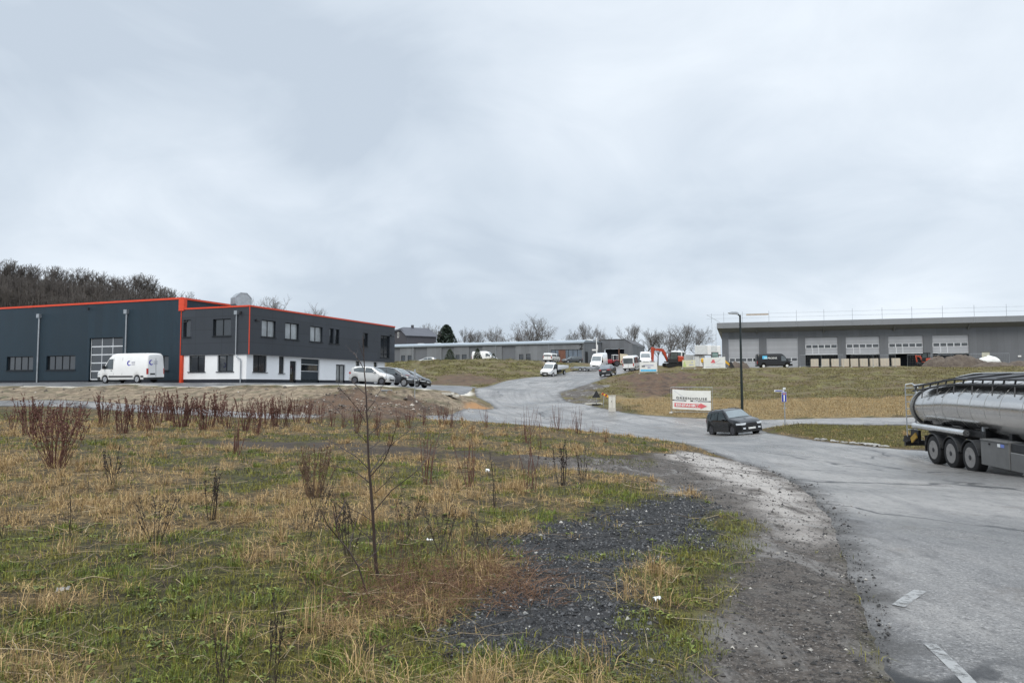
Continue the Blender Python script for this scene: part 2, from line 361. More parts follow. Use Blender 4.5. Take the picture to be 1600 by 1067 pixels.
class MB:
    def __init__(s): s.v = []; s.f = []; s.mi = []; s.cur = 0
    def add(s, vs, fs):
        b = len(s.v); s.v.extend(tuple(v) for v in vs)
        for f in fs: s.f.append(tuple(b+i for i in f)); s.mi.append(s.cur)
        return s
    def box(s, c, d, rz=0.0, bev=0.0, ry=0.0):
        x, y, z = d[0]/2, d[1]/2, d[2]/2
        if bev > 0:
            b = min(bev, x*.9, y*.9, z*.9); P = []
            for sz in (-1, 1):
                for (ax, ay) in ((x-b, y), (-(x-b), y), (-x, y-b), (-x, -(y-b)), (-(x-b), -y), (x-b, -y), (x, -(y-b)), (x, y-b)): P.append((ax, ay, sz*(z-b)))
            for sz in (-1, 1):
                for (ax, ay) in ((x-b, y-b), (-(x-b), y-b), (-(x-b), -(y-b)), (x-b, -(y-b))): P.append((ax, ay, sz*z))
            F = [(i, (i+1) % 8, 8+(i+1) % 8, 8+i) for i in range(8)]
            F += [(16, 17, 18, 19)[::-1], (20, 21, 22, 23)]
            for o, q, fl in ((0, 16, 1), (8, 20, 0)):
                for f in ((o+0, o+1, q+1, q+0), (o+1, o+2, q+1), (o+2, o+3, q+2, q+1), (o+3, o+4, q+2), (o+4, o+5, q+3, q+2), (o+5, o+6, q+3), (o+6, o+7, q+0, q+3), (o+7, o+0, q+0)):
                    F.append(f[::-1] if fl else f)
        else:
            P = [(a, b_, c_) for c_ in (-z, z) for a, b_ in ((-x, -y), (x, -y), (x, y), (-x, y))]
            F = [(3, 2, 1, 0), (4, 5, 6, 7), (0, 1, 5, 4), (1, 2, 6, 5), (2, 3, 7, 6), (3, 0, 4, 7)]
        M = Matrix.Translation(c) @ Matrix.Rotation(rz, 4, 'Z') @ Matrix.Rotation(ry, 4, 'Y')
        return s.add([M @ Vector(p) for p in P], F)
    def b2(s, lo, hi, bev=0.0):
        return s.box([(a+b)/2 for a, b in zip(lo, hi)], [abs(b-a) for a, b in zip(lo, hi)], 0, bev)
    def tube(s, pts, r, n=8, cap=True):
        pts = [Vector(p) for p in pts]; rs = r if isinstance(r, (list, tuple)) else [r]*len(pts)
        rings = []; u = None
        for i, p in enumerate(pts):
            d = (pts[min(i+1, len(pts)-1)]-pts[max(i-1, 0)]).normalized()
            if u is None: u = d.orthogonal().normalized()
            u = (u-d*u.dot(d)).normalized(); w = d.cross(u)
            rings.append([p+(u*math.cos(2*PI*k/n)+w*math.sin(2*PI*k/n))*rs[i] for k in range(n)])
        F = []
        for i in range(len(pts)-1):
            for k in range(n): F.append((i*n+k, i*n+(k+1) % n, (i+1)*n+(k+1) % n, (i+1)*n+k))
        if cap: F.append(tuple(range(n))[::-1]); F.append(tuple(range((len(pts)-1)*n, len(pts)*n)))
        return s.add([q for rg in rings for q in rg], F)
    def bar(s, a, b, w, h=None):
        a = Vector(a); b = Vector(b); d = (b-a).normalized(); h = h or w
        up = Vector((0, 0, 1)) if abs(d.z) < .95 else Vector((1, 0, 0))
        u = d.cross(up).normalized(); q = u.cross(d)
        P = [p+u*sx*w/2+q*sy*h/2 for p in (a, b) for sx, sy in ((-1, -1), (1, -1), (1, 1), (-1, 1))]
        return s.add(P, [(0, 1, 2, 3), (7, 6, 5, 4), (0, 4, 5, 1), (1, 5, 6, 2), (2, 6, 7, 3), (3, 7, 4, 0)])
    def lathe(s, prof, c, axis='y', n=28):
        P = []
        for (r, a) in prof:
            for k in range(n):
                t = 2*PI*k/n; u, w = r*math.cos(t), r*math.sin(t)
                P.append({'y': (c[0]+u, c[1]+a, c[2]+w), 'z': (c[0]+u, c[1]+w, c[2]+a), 'x': (c[0]+a, c[1]+u, c[2]+w)}[axis])
        m = len(prof); F = [(i*n+k, i*n+(k+1) % n, (i+1)*n+(k+1) % n, (i+1)*n+k) for i in range(m-1) for k in range(n)]
        F.append(tuple(range(n))); F.append(tuple(range((m-1)*n, m*n))[::-1])
        return s.add(P, F)
    def prism(s, poly, fn, t):
        """polygon in 2-D, mapped by fn(a, b, depth), from depth 0 to t"""
        n = len(poly)
        P = [fn(a, b, 0.0) for a, b in poly]+[fn(a, b, t) for a, b in poly]
        return s.add(P, [tuple(range(n)), tuple(range(n, 2*n))[::-1]]+[(i, n+i, n+(i+1) % n, (i+1) % n) for i in range(n)])
    def mesh(s, name, smooth=None):
        me = bpy.data.meshes.new(name); me.from_pydata(s.v, [], s.f); me.update()
        if any(s.mi): me.polygons.foreach_set('material_index', s.mi)
        import bmesh
        bm = bmesh.new(); bm.from_mesh(me); bmesh.ops.recalc_face_normals(bm, faces=bm.faces); bm.to_mesh(me); bm.free()
        if smooth:
            me.shade_smooth(); me.set_sharp_from_angle(angle=R(smooth))
        return me
    def build(s, name, m, parent=None, smooth=None, loc=None):
        return link(name, s.mesh(name, smooth), m, parent, loc)
def big_mesh(name, V, F, smooth=False, tint=None, quads=True):
    """numpy arrays straight into a mesh"""
    me = bpy.data.meshes.new(name); k = F.shape[1]
    me.vertices.add(len(V)); me.vertices.foreach_set('co', np.ascontiguousarray(V, np.float32).ravel())
    me.loops.add(F.size); me.loops.foreach_set('vertex_index', np.ascontiguousarray(F, np.int32).ravel())
    me.polygons.add(len(F)); me.polygons.foreach_set('loop_start', np.arange(0, F.size, k, dtype=np.int32))
    me.polygons.foreach_set('use_smooth', np.full(len(F), smooth, bool))
    if tint is not None:
        a = me.color_attributes.new('tint', 'FLOAT_COLOR', 'POINT')
        a.data.foreach_set('color', np.concatenate([tint, np.ones((len(tint), 1))], 1).astype(np.float32).ravel())
    me.update(calc_edges=True); me.validate()
    return me
def set_col(me, name, arr):
    a = me.color_attributes.new(name, 'FLOAT_COLOR', 'POINT'); a.data.foreach_set('color', arr.astype(np.float32).ravel())
def seg_mesh(name, segs, n=3, tint=None):
    """many tapered segments (p0, p1, r0, r1) as thin tubes"""
    S = np.array(segs, float); p0, p1, r0, r1 = S[:, :3], S[:, 3:6], S[:, 6], S[:, 7]
    d = p1-p0; L = np.linalg.norm(d, axis=1, keepdims=True)+1e-9; d = d/L
    ref = np.where(np.abs(d[:, 2:3]) < .9, np.array([[0, 0, 1.]]), np.array([[1., 0, 0]]))
    u = np.cross(d, ref); u /= np.linalg.norm(u, axis=1, keepdims=True)+1e-9; w = np.cross(d, u)
    V = np.empty((len(S), 2*n, 3)); F = np.empty((len(S), n, 4), int); base = np.arange(len(S))[:, None]*2*n
    for k in range(n):
        c, s_ = math.cos(2*PI*k/n), math.sin(2*PI*k/n); o = u*c+w*s_
        V[:, k] = p0+o*r0[:, None]; V[:, n+k] = p1+o*r1[:, None]
        F[:, k] = base+np.array([k, (k+1) % n, n+(k+1) % n, n+k])
    t = None if tint is None else np.repeat(tint, 2*n, axis=0)
    return big_mesh(name, V.reshape(-1, 3), F.reshape(-1, 4), True, t)
def text_mesh(body, size, ex=.002, bold=0.0, spacing=1.0, align='CENTER'):
    c = bpy.data.curves.new('lettering', 'FONT'); c.body = body; c.size = size; c.extrude = ex; c.offset = bold; c.space_character = spacing
    c.align_x = align; c.align_y = 'CENTER'
    o = bpy.data.objects.new('lettering', c); me = bpy.data.meshes.new_from_object(o); bpy.data.objects.remove(o); bpy.data.curves.remove(c)
    return me
def text(body, size, m, parent, loc, rot, name='lettering', sx=1.0, **kw):
    o = link(name, text_mesh(body, size, **kw), m, parent, loc); o.rotation_euler = rot; o.scale = (sx, 1, 1); return o

# ------------------------------------------------------------------ ground sheet
def ground_grid(q0, q1, step, ncol, smax):
    n = int(math.log(q1/q0)/step); q = q0*np.exp(np.linspace(0, math.log(q1/q0), n))
    s = np.linspace(-1, 1, ncol); s = smax*np.sign(s)*np.abs(s)**1.15
    y = np.repeat((q-9.0)[:, None], ncol, 1); x = q[:, None]*s[None]
    return x, y
gx, gy = ground_grid(2.2, 3200, .0105, 430, 1.25)
gm = masks(gx, gy)
gzv = H(gx, gy)+detail(gx, gy, gm)
low = np.maximum(sstep(0, .7, gm['road']), sstep(0, .8, gm['yard']))
gzv = gzv-.08*low
nr, nc = gx.shape
idx = np.arange(nr*nc).reshape(nr, nc)
F = np.stack([idx[:-1, :-1], idx[:-1, 1:], idx[1:, 1:], idx[1:, :-1]], -1).reshape(-1, 4)
gme = big_mesh('ground', np.stack([gx, gy, gzv], -1).reshape(-1, 3), F, True)
def straw_at(x, y): return np.clip(.50-.20*sstep(11, 4, y)+.10*sstep(9, 16, y)-.55*np.exp(-((x-2.2)/1.1)**2-((y-8)/3.5)**2)-.25*np.exp(-((x+4)/2.5)**2-((y-6)/2.2)**2)+1.5*(fbm(x*.28, y*.28, 5, 4)-.5)+2.0*(fbm(x*1.15, y*1.15, 1, 4)-.5), 0, 1)
straw = straw_at(gx, gy)
one = np.ones_like(gx)
m_ = gm
set_col(gme, 'soil_a', np.stack([np.maximum(m_['bank'], m_['path'])*(1-m_['heap']), m_['gravel'], np.maximum.reduce([m_['slope'], m_['heap'], m_['bankbrown']*.9]), straw], -1).reshape(-1, 4))
set_col(gme, 'soil_b', np.stack([m_['mud'], m_['strip'], m_['sand'], np.maximum(m_['shoulder'], m_['gravelbank'])], -1).reshape(-1, 4))
set_col(gme, 'soil_c', np.stack([m_['golden'], m_['woods'], sstep(55, 75, gy)*one, m_['wet']], -1).reshape(-1, 4))

t = NT('ground_soil')
A = t.attr('soil_a'); B = t.attr('soil_b'); C = t.attr('soil_c')
sa = t.node('ShaderNodeSeparateColor'); t.l.new(A.outputs['Color'], sa.inputs[0])
sb = t.node('ShaderNodeSeparateColor'); t.l.new(B.outputs['Color'], sb.inputs[0])
sc = t.node('ShaderNodeSeparateColor'); t.l.new(C.outputs['Color'], sc.inputs[0])
fine = t.noise(22, 6, .65); med = t.noise(3.2, 6, .62); big = t.noise(.45, 4, .6); coarse = t.noise(1.1, 7, .68, dist=.4)
green = t.mix(t.noise(9, 6, .7), (.050, .050, .008), (.26, .225, .038))
green = t.mix(t.ramp(big, [(.45, 0.0), (.65, 1.0)]), green, (.075, .085, .024))
strawc = t.mix(fine, (.085, .054, .022), (.40, .275, .115))
soil = t.mix(fine, (.026, .018, .011), (.105, .072, .043))
gs = t.ramp(t.math('ADD', A.outputs['Alpha'], t.math('MULTIPLY', t.math('SUBTRACT', fine, .5), .7)), [(.42, 0.0), (.66, 1.0)])
base = t.mix(gs, green, strawc)
base = t.mix(t.ramp(t.noise(1.9, 7, .72), [(.50, 0.0), (.60, .9)]), base, soil)
base = t.mix(t.ramp(t.noise(7.5, 5, .7), [(.42, 0.0), (.58, .85)]), base, (.020, .015, .009))
base = t.mix(t.ramp(t.noise(3.0, 5, .7), [(.40, .45), (.62, 0.0)]), base, (.030, .026, .010))
# far banks: rough olive and brown growth
bankg = t.mix(t.ramp(coarse, [(.36, 0.0), (.60, 1.0)]), (.065, .050, .025), (.21, .19, .062))
bankg = t.mix(t.ramp(t.noise(.32, 5, .65), [(.42, 0.0), (.60, .85)]), bankg, t.mix(fine, (.085, .057, .034), (.22, .155, .085)))
bankg = t.mix(t.ramp(t.noise(2.6, 5, .7), [(.50, 0.0), (.70, .6)]), bankg, (.035, .030, .018))
base = t.mix(sc.outputs[2], base, bankg)
gold = t.mix(med, (.16, .115, .050), (.40, .29, .135))
base = t.mix(t.math('MULTIPLY', sc.outputs[0], t.ramp(coarse, [(.34, .35), (.55, 1.0)])), base, gold)
tan = t.mix(t.ramp(t.noise(1.7, 8, .74, stretch=(1, .6, 2.2)), [(.36, 0.0), (.64, 1.0)]), (.070, .052, .034), (.30, .235, .16))
tan = t.mix(t.ramp(t.noise(.8, 5, .65), [(.52, 0.0), (.66, .7)]), tan, (.075, .078, .040))
tan = t.mix(t.ramp(fine, [(.62, 0.0), (.75, .5)]), tan, (.42, .37, .29))
base = t.mix(.22, base, (.018, .015, .007))  # dark wet thatch, deepened in colour for the shade between blades
base = t.mix(sa.outputs[0], base, tan)
brown = t.mix(fine, (.050, .031, .020), (.175, .108, .066))
brown = t.mix(t.ramp(t.noise(.9, 6, .7), [(.45, 0.0), (.62, .7)]), brown, (.030, .022, .018))
brown = t.mix(t.ramp(t.noise(.5, 5, .7), [(.56, 0.0), (.66, .6)]), brown, (.105, .10, .045))
brown = t.mix(t.ramp(t.noise(5.5, 4, .6), [(.62, 0.0), (.72, .6)]), brown, (.22, .19, .16))
base = t.mix(sa.outputs[2], base, brown)
grav = t.mix(t.noise(45, 3, .7), (.008, .0085, .0095), (.062, .060, .060))
base = t.mix(sa.outputs[1], base, grav)
mudc = t.mix(t.noise(2.4, 6, .7, stretch=(.5, 1.6, 1)), (.010, .0075, .006), (.095, .075, .058))
base = t.mix(t.math('MULTIPLY', sb.outputs[0], t.ramp(t.noise(1.4, 4), [(.33, .2), (.5, 1.0)])), base, mudc)
sh = t.mix(t.ramp(t.noise(11, 8, .8), [(.38, 0.0), (.62, 1.0)]), (.014, .0115, .010), (.110, .090, .074))
sh = t.mix(t.ramp(t.noise(42, 3, .7), [(.55, 0.0), (.65, .7)]), sh, (.24, .22, .20))
sh = t.mix(t.ramp(t.noise(2.2, 6, .7), [(.52, 0.0), (.62, .6)]), sh, (.135, .120, .105))
wetf = t.ramp(t.noise(.9, 6, .68, dist=.6, stretch=(1.3, .6, 1)), [(.52, 0.0), (.62, 1.0)])
sh = t.mix(t.math('MULTIPLY', wetf, .8), sh, t.mix(fine, (.12, .107, .095), (.24, .22, .20)))
base = t.mix(B.outputs['Alpha'], base, sh)
wetp = t.math('MULTIPLY', C.outputs['Alpha'], t.ramp(t.noise(1.6, 7, .72, dist=.5, stretch=(1.4, .6, 1)), [(.36, 0.0), (.50, 1.0)]))
base = t.mix(t.math('MULTIPLY', wetp, .9), base, t.mix(fine, (.28, .25, .22), (.55, .50, .455)))
base = t.mix(sb.outputs[2], base, t.mix(fine, (.20, .10, .04), (.42, .24, .11)))
base = t.mix(sb.outputs[1], base, t.mix(fine, (.36, .33, .28), (.72, .68, .60)))
base = t.mix(sc.outputs[1], base, t.mix(med, (.020, .017, .013), (.065, .052, .040)))
rough = t.mix(B.outputs['Alpha'], (.92, .92, .92), t.mix(t.math('MAXIMUM', wetp, wetf), (.8, .8, .8), (.38, .38, .38)))
t.out(base, rough, 0.0, .35)
t.bump(t.math('ADD', t.noise(30, 6, .7), t.math('MULTIPLY', t.noise(6, 5, .6), 1.5)), .9, .035)
tag(link('ground', gme, t.m), 'uneven ground of grass, bare soil and gravel', None, None, 'structure')

# ------------------------------------------------------------------ road and yard sheets
def sheet(name, poly, m, lift, dens, attrs=None):
    P = np.array(poly); mk = sdist(poly, gx, gy, 3)
    sel = (mk > dens) & (gy > 0.5) & (gy < 200)
    ii, jj = np.nonzero(sel); keep = ((ii+jj) % 2 == 0) | (gy[ii, jj] > 60)
    pts = np.stack([gx[ii, jj], gy[ii, jj]], -1)[keep]
    # subdivide the outline so it follows the terrain
    out = []
    for i in range(len(P)):
        a, b = P[i], P[(i+1) % len(P)]; L = np.linalg.norm(b-a); k = max(1, int(L/1.2))
        for j in range(k): out.append(a+(b-a)*j/k)
    out = np.array(out)
    jit = (fbm(out[:, 0]*2.3, out[:, 1]*2.3, 6, 3)-.5)*np.clip(out[:, 1]/60, .12, .45)
    out = out + jit[:, None]
    vin = [Vector(p) for p in out]+[Vector(p) for p in pts]
    r = delaunay_2d_cdt(vin, [], [list(range(len(out)))], 1, 1e-5)
    V = np.array([(v.x, v.y) for v in r[0]]); Fc = np.array([f for f in r[2]])
    sd_ = sdist(poly, V[:, 0], V[:, 1], 3); z = H(V[:, 0], V[:, 1])+lift*sstep(-.02, .45, sd_)-.012+.03*(fbm(V[:, 0]*3, V[:, 1]*3, 2, 3)-.5)*(1-sstep(.3, .8, sd_))
    me = big_mesh(name, np.concatenate([V, z[:, None]], 1), Fc, True)
    return me, V
def dist_line(L, x, y):
    L = np.array(L); best = np.full(x.shape, 1e9); along = np.zeros(x.shape); acc = 0
    for a, b in zip(L[:-1], L[1:]):
        e = b-a; l = np.linalg.norm(e); tt = np.clip(((x-a[0])*e[0]+(y-a[1])*e[1])/(l*l), 0, 1)
        d = np.hypot(x-a[0]-tt*e[0], y-a[1]-tt*e[1]); s = d < best
        best = np.where(s, d, best); along = np.where(s, acc+tt*l, along); acc += l
    return best, along
rme, RV = sheet('road', road_poly, None, .03, .25)
axis = [(8, -2), (7.5, 6), (8.2, 14), (10, 22)] + [xd(1190, 31), xd(1050, 44), xd(930, 56), xd(850, 68), xd(815, 80), xd(815, 92), xd(845, 106), xd(900, 118), xd(960, 130), xd(1005, 150)]
axis = [tuple(p) for p in axis]
def smooth_line(p, n=2):
    for _ in range(n):
        q = [p[0]]
        for a, b in zip(p[:-1], p[1:]):
            a = np.array(a); b = np.array(b); q += [tuple(a*.75+b*.25), tuple(a*.25+b*.75)]
        p = q+[p[-1]]
    return p
axis = smooth_line(axis)
la, lb = dist_line(axis, RV[:, 0], RV[:, 1])
sdr = sdist(road_poly, RV[:, 0], RV[:, 1], 3)
set_col(rme, 'lane', np.stack([la, lb, sdr, np.ones_like(la)], -1))
t = NT('wet_asphalt')
L = t.attr('lane').outputs['Vector']
sl = t.node('ShaderNodeSeparateXYZ'); t.l.new(L, sl.inputs[0])
streak = t.noise(1.0, 4, .6, vec=L, stretch=(1.1, .05, 0), dist=.6)
blot = t.noise(.16, 6, .62, dist=.5); grain = t.noise(75, 4, .75); grain2 = t.noise(14, 5, .7); mid = t.noise(1.3, 6, .65)
c = t.mix(t.ramp(blot, [(.40, 0.0), (.58, 1.0)]), (.075, .070, .064), (.27, .25, .228))
c = t.mix(t.ramp(streak, [(.46, 0.0), (.62, .6)]), c, (.050, .048, .047))
c = t.mix(t.ramp(grain, [(.35, 0.0), (.72, .75)]), c, (.26, .26, .262))
c = t.mix(t.ramp(grain2, [(.56, 0.0), (.68, .6)]), c, (.025, .024, .024))
c = t.mix(t.ramp(t.noise(32, 3, .7), [(.54, 0.0), (.64, .6)]), c, (.42, .405, .385))
c = t.mix(t.ramp(t.noise(38, 3, .7), [(.36, .7), (.46, 0.0)]), c, (.030, .028, .026))
c = t.mix(t.ramp(t.noise(.7, 6, .7, dist=.5), [(.56, 0.0), (.66, .5)]), c, (.085, .068, .052))
c = t.mix(t.ramp(t.noise(5, 5, .7, vec=L, stretch=(1, .3, 0)), [(.52, 0.0), (.66, .5)]), c, (.045, .043, .042))
# dirt washed in along the edges
edge = t.ramp(t.math('ADD', sl.outputs[2], t.math('MULTIPLY', t.math('SUBTRACT', mid, .5), 1.6)), [(.0, 1.0), (.55, 0.0)])
c = t.mix(t.math('MULTIPLY', edge, .85), c, (.030, .026, .022))
# cracks and tarred seams
vor = t.node('ShaderNodeTexVoronoi', feature='DISTANCE_TO_EDGE'); vor.inputs['Scale'].default_value = .12
mp = t.node('ShaderNodeMixRGB') if False else None
tc = t.node('ShaderNodeTexCoord'); nz = t.node('ShaderNodeTexNoise'); nz.inputs['Scale'].default_value = .9; nz.inputs['Detail'].default_value = 5
t.l.new(tc.outputs['Object'], nz.inputs['Vector'])
va = t.node('ShaderNodeVectorMath', operation='MULTIPLY_ADD'); va.inputs[1].default_value = (2.2, 2.2, 0); t.l.new(nz.outputs['Color'], va.inputs[0]); t.l.new(tc.outputs['Object'], va.inputs[2])
t.l.new(va.outputs[0], vor.inputs['Vector'])
crack = t.ramp(vor.outputs['Distance'], [(.0, 1.0), (.006, 1.0), (.011, 0.0)])
crackm = t.math('MULTIPLY', crack, t.ramp(t.noise(.25, 3), [(.40, 0.0), (.55, .9)]))
c = t.mix(crackm, c, (.014, .014, .015))
r = t.ramp(t.noise(.35, 5, .6, dist=.4), [(.36, .24), (.50, .36), (.66, .52)])
r = t.mix(edge, r, (.7, .7, .7)); r = t.mix(t.ramp(streak, [(.45, 0.0), (.62, .6)]), r, (.5, .5, .5))
t.out(c, r, 0.0, .42)
t.bump(t.math('ADD', grain, t.math('MULTIPLY', grain2, .9)), .65, .016)
M_ROAD = t.m
tag(link('road', rme, M_ROAD), 'wet patched asphalt road and junction', None, None, 'structure')
yme, YV = sheet('yard', yard_poly, None, .035, .4)
t = NT('yard_paving'); t.out(t.ramp(t.noise(.8, 6, .65), [(.35, (.07, .07, .072)), (.65, (.17, .168, .165))]), t.ramp(t.noise(.5, 4), [(.4, .28), (.6, .55)]), 0, .5); t.bump(t.noise(25, 5), .3, .01)
tag(link('yard', yme, t.m), 'wet paved yard in front of the dark office and hall', None, None, 'structure')

def mark(pts, w, name, label):
    """worn road paint: a strip lying on the road"""
    V = []; Fq = []
    pts = smooth_line([np.array(p, float) for p in pts], 2)
    for i, p in enumerate(pts):
        p = np.array(p); a = np.array(pts[max(i-1, 0)]); b = np.array(pts[min(i+1, len(pts)-1)]); d = (b-a)/np.linalg.norm(b-a)
        for s in (-1, 1):
            q = p+np.array([-d[1], d[0]])*s*w/2; V.append((q[0], q[1], h1(*q)+.0225))
    Fq = [(2*i, 2*i+1, 2*i+3, 2*i+2) for i in range(len(pts)-1)]
    me = bpy.data.meshes.new(name); me.from_pydata(V, [], Fq); me.update()
    return tag(link(name, me, M_PAINT), label, None, None, 'structure')
t = NT('worn_road_paint')
t.out(t.mix(t.noise(30, 4, .7), (.22, .22, .215), (.40, .40, .39)), .45); t.put(t.b.inputs['Alpha'], t.ramp(t.noise(9, 6, .75), [(.36, .1), (.52, .9)]))
M_PAINT = t.m
mark([G(1453, 1010), G(1478, 1034), G(1512, 1067), G(1560, 1130)], .085, 'road_marking', 'short worn white line at the near edge of the road')
mark([G(1404, 950), G(1420, 938), G(1438, 926)], .10, 'road_marking', 'faint slanted patch of worn paint on the road')
mark([G(1265, 722), G(1290, 727), G(1322, 733)], .14, 'road_marking', 'pale worn line on the road before the tanker')

# ------------------------------------------------------------------ shared materials
M_ANTH = mat('anthracite_cladding', '#343a42', .55, .0, .10, .6)
M_HALL = mat('blue_grey_profiled_sheet', '#182630', .5, .0, .08, .5)
M_WHITE = mat('white_render', (.80, .81, .82), .8, 0, .03, .8)
M_PLINTH = mat('dark_plinth', '#20242e', .7)
M_ORANGE = mat('orange_trim', (.66, .060, .018), .45, 0, .08)
M_FRAME = mat('anthracite_window_frame', '#191d22', .45)
M_GALV = mat('galvanised_steel', (.42, .44, .46), .42, .75, .15, 3)
M_ALU = mat('pale_aluminium', (.70, .72, .74), .4, .3, .06)
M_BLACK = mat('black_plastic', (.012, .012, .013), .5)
M_ROOF = mat('dark_flat_roof', (.09, .09, .095), .8)
M_GREY = mat('grey_sandwich_panel', '#7f8286', .55, 0, .05, .4)
M_GREYL = mat('light_grey_roller_door', '#8e9196', .5, 0, .04, .5)
M_GREY2 = mat('grey_hall_sheet', '#74777b', .55, 0, .05, .3)
M_DOOR2 = mat('mid_grey_sectional_door', '#686b70', .5, 0, .05, .5)
M_ROOFL = mat('pale_metal_roof_edge', '#9aa3aa', .4, .3, .06, .5)
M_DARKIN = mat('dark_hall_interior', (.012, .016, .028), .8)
M_WOODP = mat('reddish_wood_panel', '#6e4a3c', .6, 0, .2, 1.5)
M_WHITEP = mat('white_plastic', (.78, .78, .77), .45, 0, .05)
def glass_mat(name, col, rough=.04):
    t = NT(name); f = t.noise(.7, 3)
    t.out(t.ramp(f, [(.3, tuple(c*.6 for c in col)), (.7, tuple(c*1.3 for c in col))]), rough, 0, 1.0)
    t.b.inputs['IOR'].default_value = 1.6
    return t.m
M_GLASS = glass_mat('window_glass', (.016, .020, .025))
M_GLASS2 = glass_mat('blinds_behind_glass', (.30, .32, .33), .12)
M_GLASSB = glass_mat('shopfront_glass', (.07, .10, .14))
M_CARGLASS = glass_mat('car_glass', (.075, .092, .10))
M_SCREEN = glass_mat('windscreen_glass', (.10, .125, .13))

def panel_mat(name, col, sx, sz, depth, rough=.55, ribs=False):
    """facade boards with thin joints, in the wall's own coordinates"""
    t = NT(name); tc = t.node('ShaderNodeTexCoord'); s = t.node('ShaderNodeSeparateXYZ'); t.l.new(tc.outputs['Object'], s.inputs[0])
    hx = t.math('ADD', s.outputs[0], s.outputs[1])
    def joint(v, p, w):
        f = t.math('FRACT', t.math('DIVIDE', v, p)); a = t.math('ABSOLUTE', t.math('SUBTRACT', f, .5)); return t.math('GREATER_THAN', a, .5-w/p)
    j = joint(s.outputs[2], sz, .018) if not ribs else None
    jx = joint(hx, sx, .018)
    j = t.math('MAXIMUM', j, jx) if j is not None else jx
    fl = t.math('ADD', t.math('FLOOR', t.math('DIVIDE', hx, sx)), t.math('MULTIPLY', t.math('FLOOR', t.math('DIVIDE', s.outputs[2], sz)), 7.3))
    wn_ = t.node('ShaderNodeTexWhiteNoise', noise_dimensions='1D'); t.l.new(fl, wn_.inputs['W'])
    base = t.mix(wn_.outputs['Value'], tuple(c*.88 for c in col), tuple(c*1.12 for c in col))
    base = t.mix(t.ramp(t.noise(.7, 6, .65, stretch=(1, 1, .25)), [(.4, 0.0), (.75, .35)]), base, tuple(c*.6 for c in col))
    base = t.mix(t.math('MULTIPLY', j, depth), base, tuple(c*.35 for c in col))
    t.out(base, rough); 
    if ribs:
        w = t.node('ShaderNodeTexWave', wave_type='BANDS', bands_direction='X'); w.inputs['Scale'].default_value = 1.0
        cmb = t.node('ShaderNodeCombineXYZ'); t.l.new(t.math('MULTIPLY', hx, 2.2), cmb.inputs[0]); t.l.new(cmb.outputs[0], w.inputs['Vector'])
        t.bump(w.outputs['Fac'], .6, .04)
    return t.m
M_BOARDS = panel_mat('anthracite_facade_boards', lin('#33383f'), 3.1, 1.22, .8, .5)
M_RIBS = panel_mat('blue_grey_hall_sheet', lin('#172c38'), 1.0, 50.0, .35, .42, True)
M_GRIBS = panel_mat('grey_wall_sheet', lin('#6d7075'), 1.1, 50.0, .25, .5, True)
M_G2RIBS = panel_mat('grey_long_hall_sheet', lin('#7b7e82'), 1.0, 60.0, .15, .5, True)
M_RDOOR = panel_mat('light_grey_door_slats', lin('#abaeb4'), 40.0, .5, .18, .45)

def facade(mb, s0, s1, z0, z1, holes, fn, depth):
    """wall from s0..s1, z0..z1 with recessed rectangular openings; fn(s, z, d) gives the point, d counted inward"""
    S = sorted({s0, s1} | {min(max(v, s0), s1) for h in holes for v in h[:2]}); Z = sorted({z0, z1} | {min(max(v, z0), z1) for h in holes for v in h[2:4]})
    for a, b in zip(S[:-1], S[1:]):
        for c, d in zip(Z[:-1], Z[1:]):
            m, n = (a+b)/2, (c+d)/2
            if any(h[0] < m < h[1] and h[2] < n < h[3] for h in holes): continue
            mb.add([fn(a, c, 0), fn(b, c, 0), fn(b, d, 0), fn(a, d, 0)], [(0, 1, 2, 3)])
    for a, b, c, d in [h[:4] for h in holes]:
        for p, q in (((a, c), (b, c)), ((b, c), (b, d)), ((b, d), (a, d)), ((a, d), (a, c))):
            mb.add([fn(*p, 0), fn(*q, 0), fn(*q, depth), fn(*p, depth)], [(0, 1, 2, 3)])
def fbox(mb, fn, a, b, c, d, d0, d1):
    P = [fn(s, z, e) for e in (d0, d1) for s, z in ((a, c), (b, c), (b, d), (a, d))]
    mb.add(P, [(0, 1, 2, 3), (7, 6, 5, 4), (0, 4, 5, 1), (1, 5, 6, 2), (2, 6, 7, 3), (3, 7, 4, 0)])
def window(fn, h, parent, depth=.22, panes=2, glass=None, fr=.07, sill=True, name='window', mullions=None, rails=()):
    a, b, c, d = h
    w = MB()
    for (p, q, r_, s_) in ((a, a+fr, c, d), (b-fr, b, c, d), (a+fr, b-fr, c, c+fr), (a+fr, b-fr, d-fr, d)): fbox(w, fn, p, q, r_, s_, depth-.07, depth)
    for i in range(1, panes):
        m = a+(b-a)*i/panes; fbox(w, fn, m-fr/2, m+fr/2, c+fr, d-fr, depth-.075, depth-.004)
    for z in rails: fbox(w, fn, a+fr, b-fr, z-fr/2, z+fr/2, depth-.072, depth-.008)
    o = w.build(name, M_FRAME, parent)
    g = MB(); g.add([fn(a, c, depth-.03), fn(b, c, depth-.03), fn(b, d, depth-.03), fn(a, d, depth-.03)], [(0, 1, 2, 3)])
    g.build('pane', glass or M_GLASS, o)
    if sill:
        s = MB(); fbox(s, fn, a-.1, b+.1, c-.06, c-.003, -.09, depth-.08); s.build('sill', M_FRAME, o)
    return o

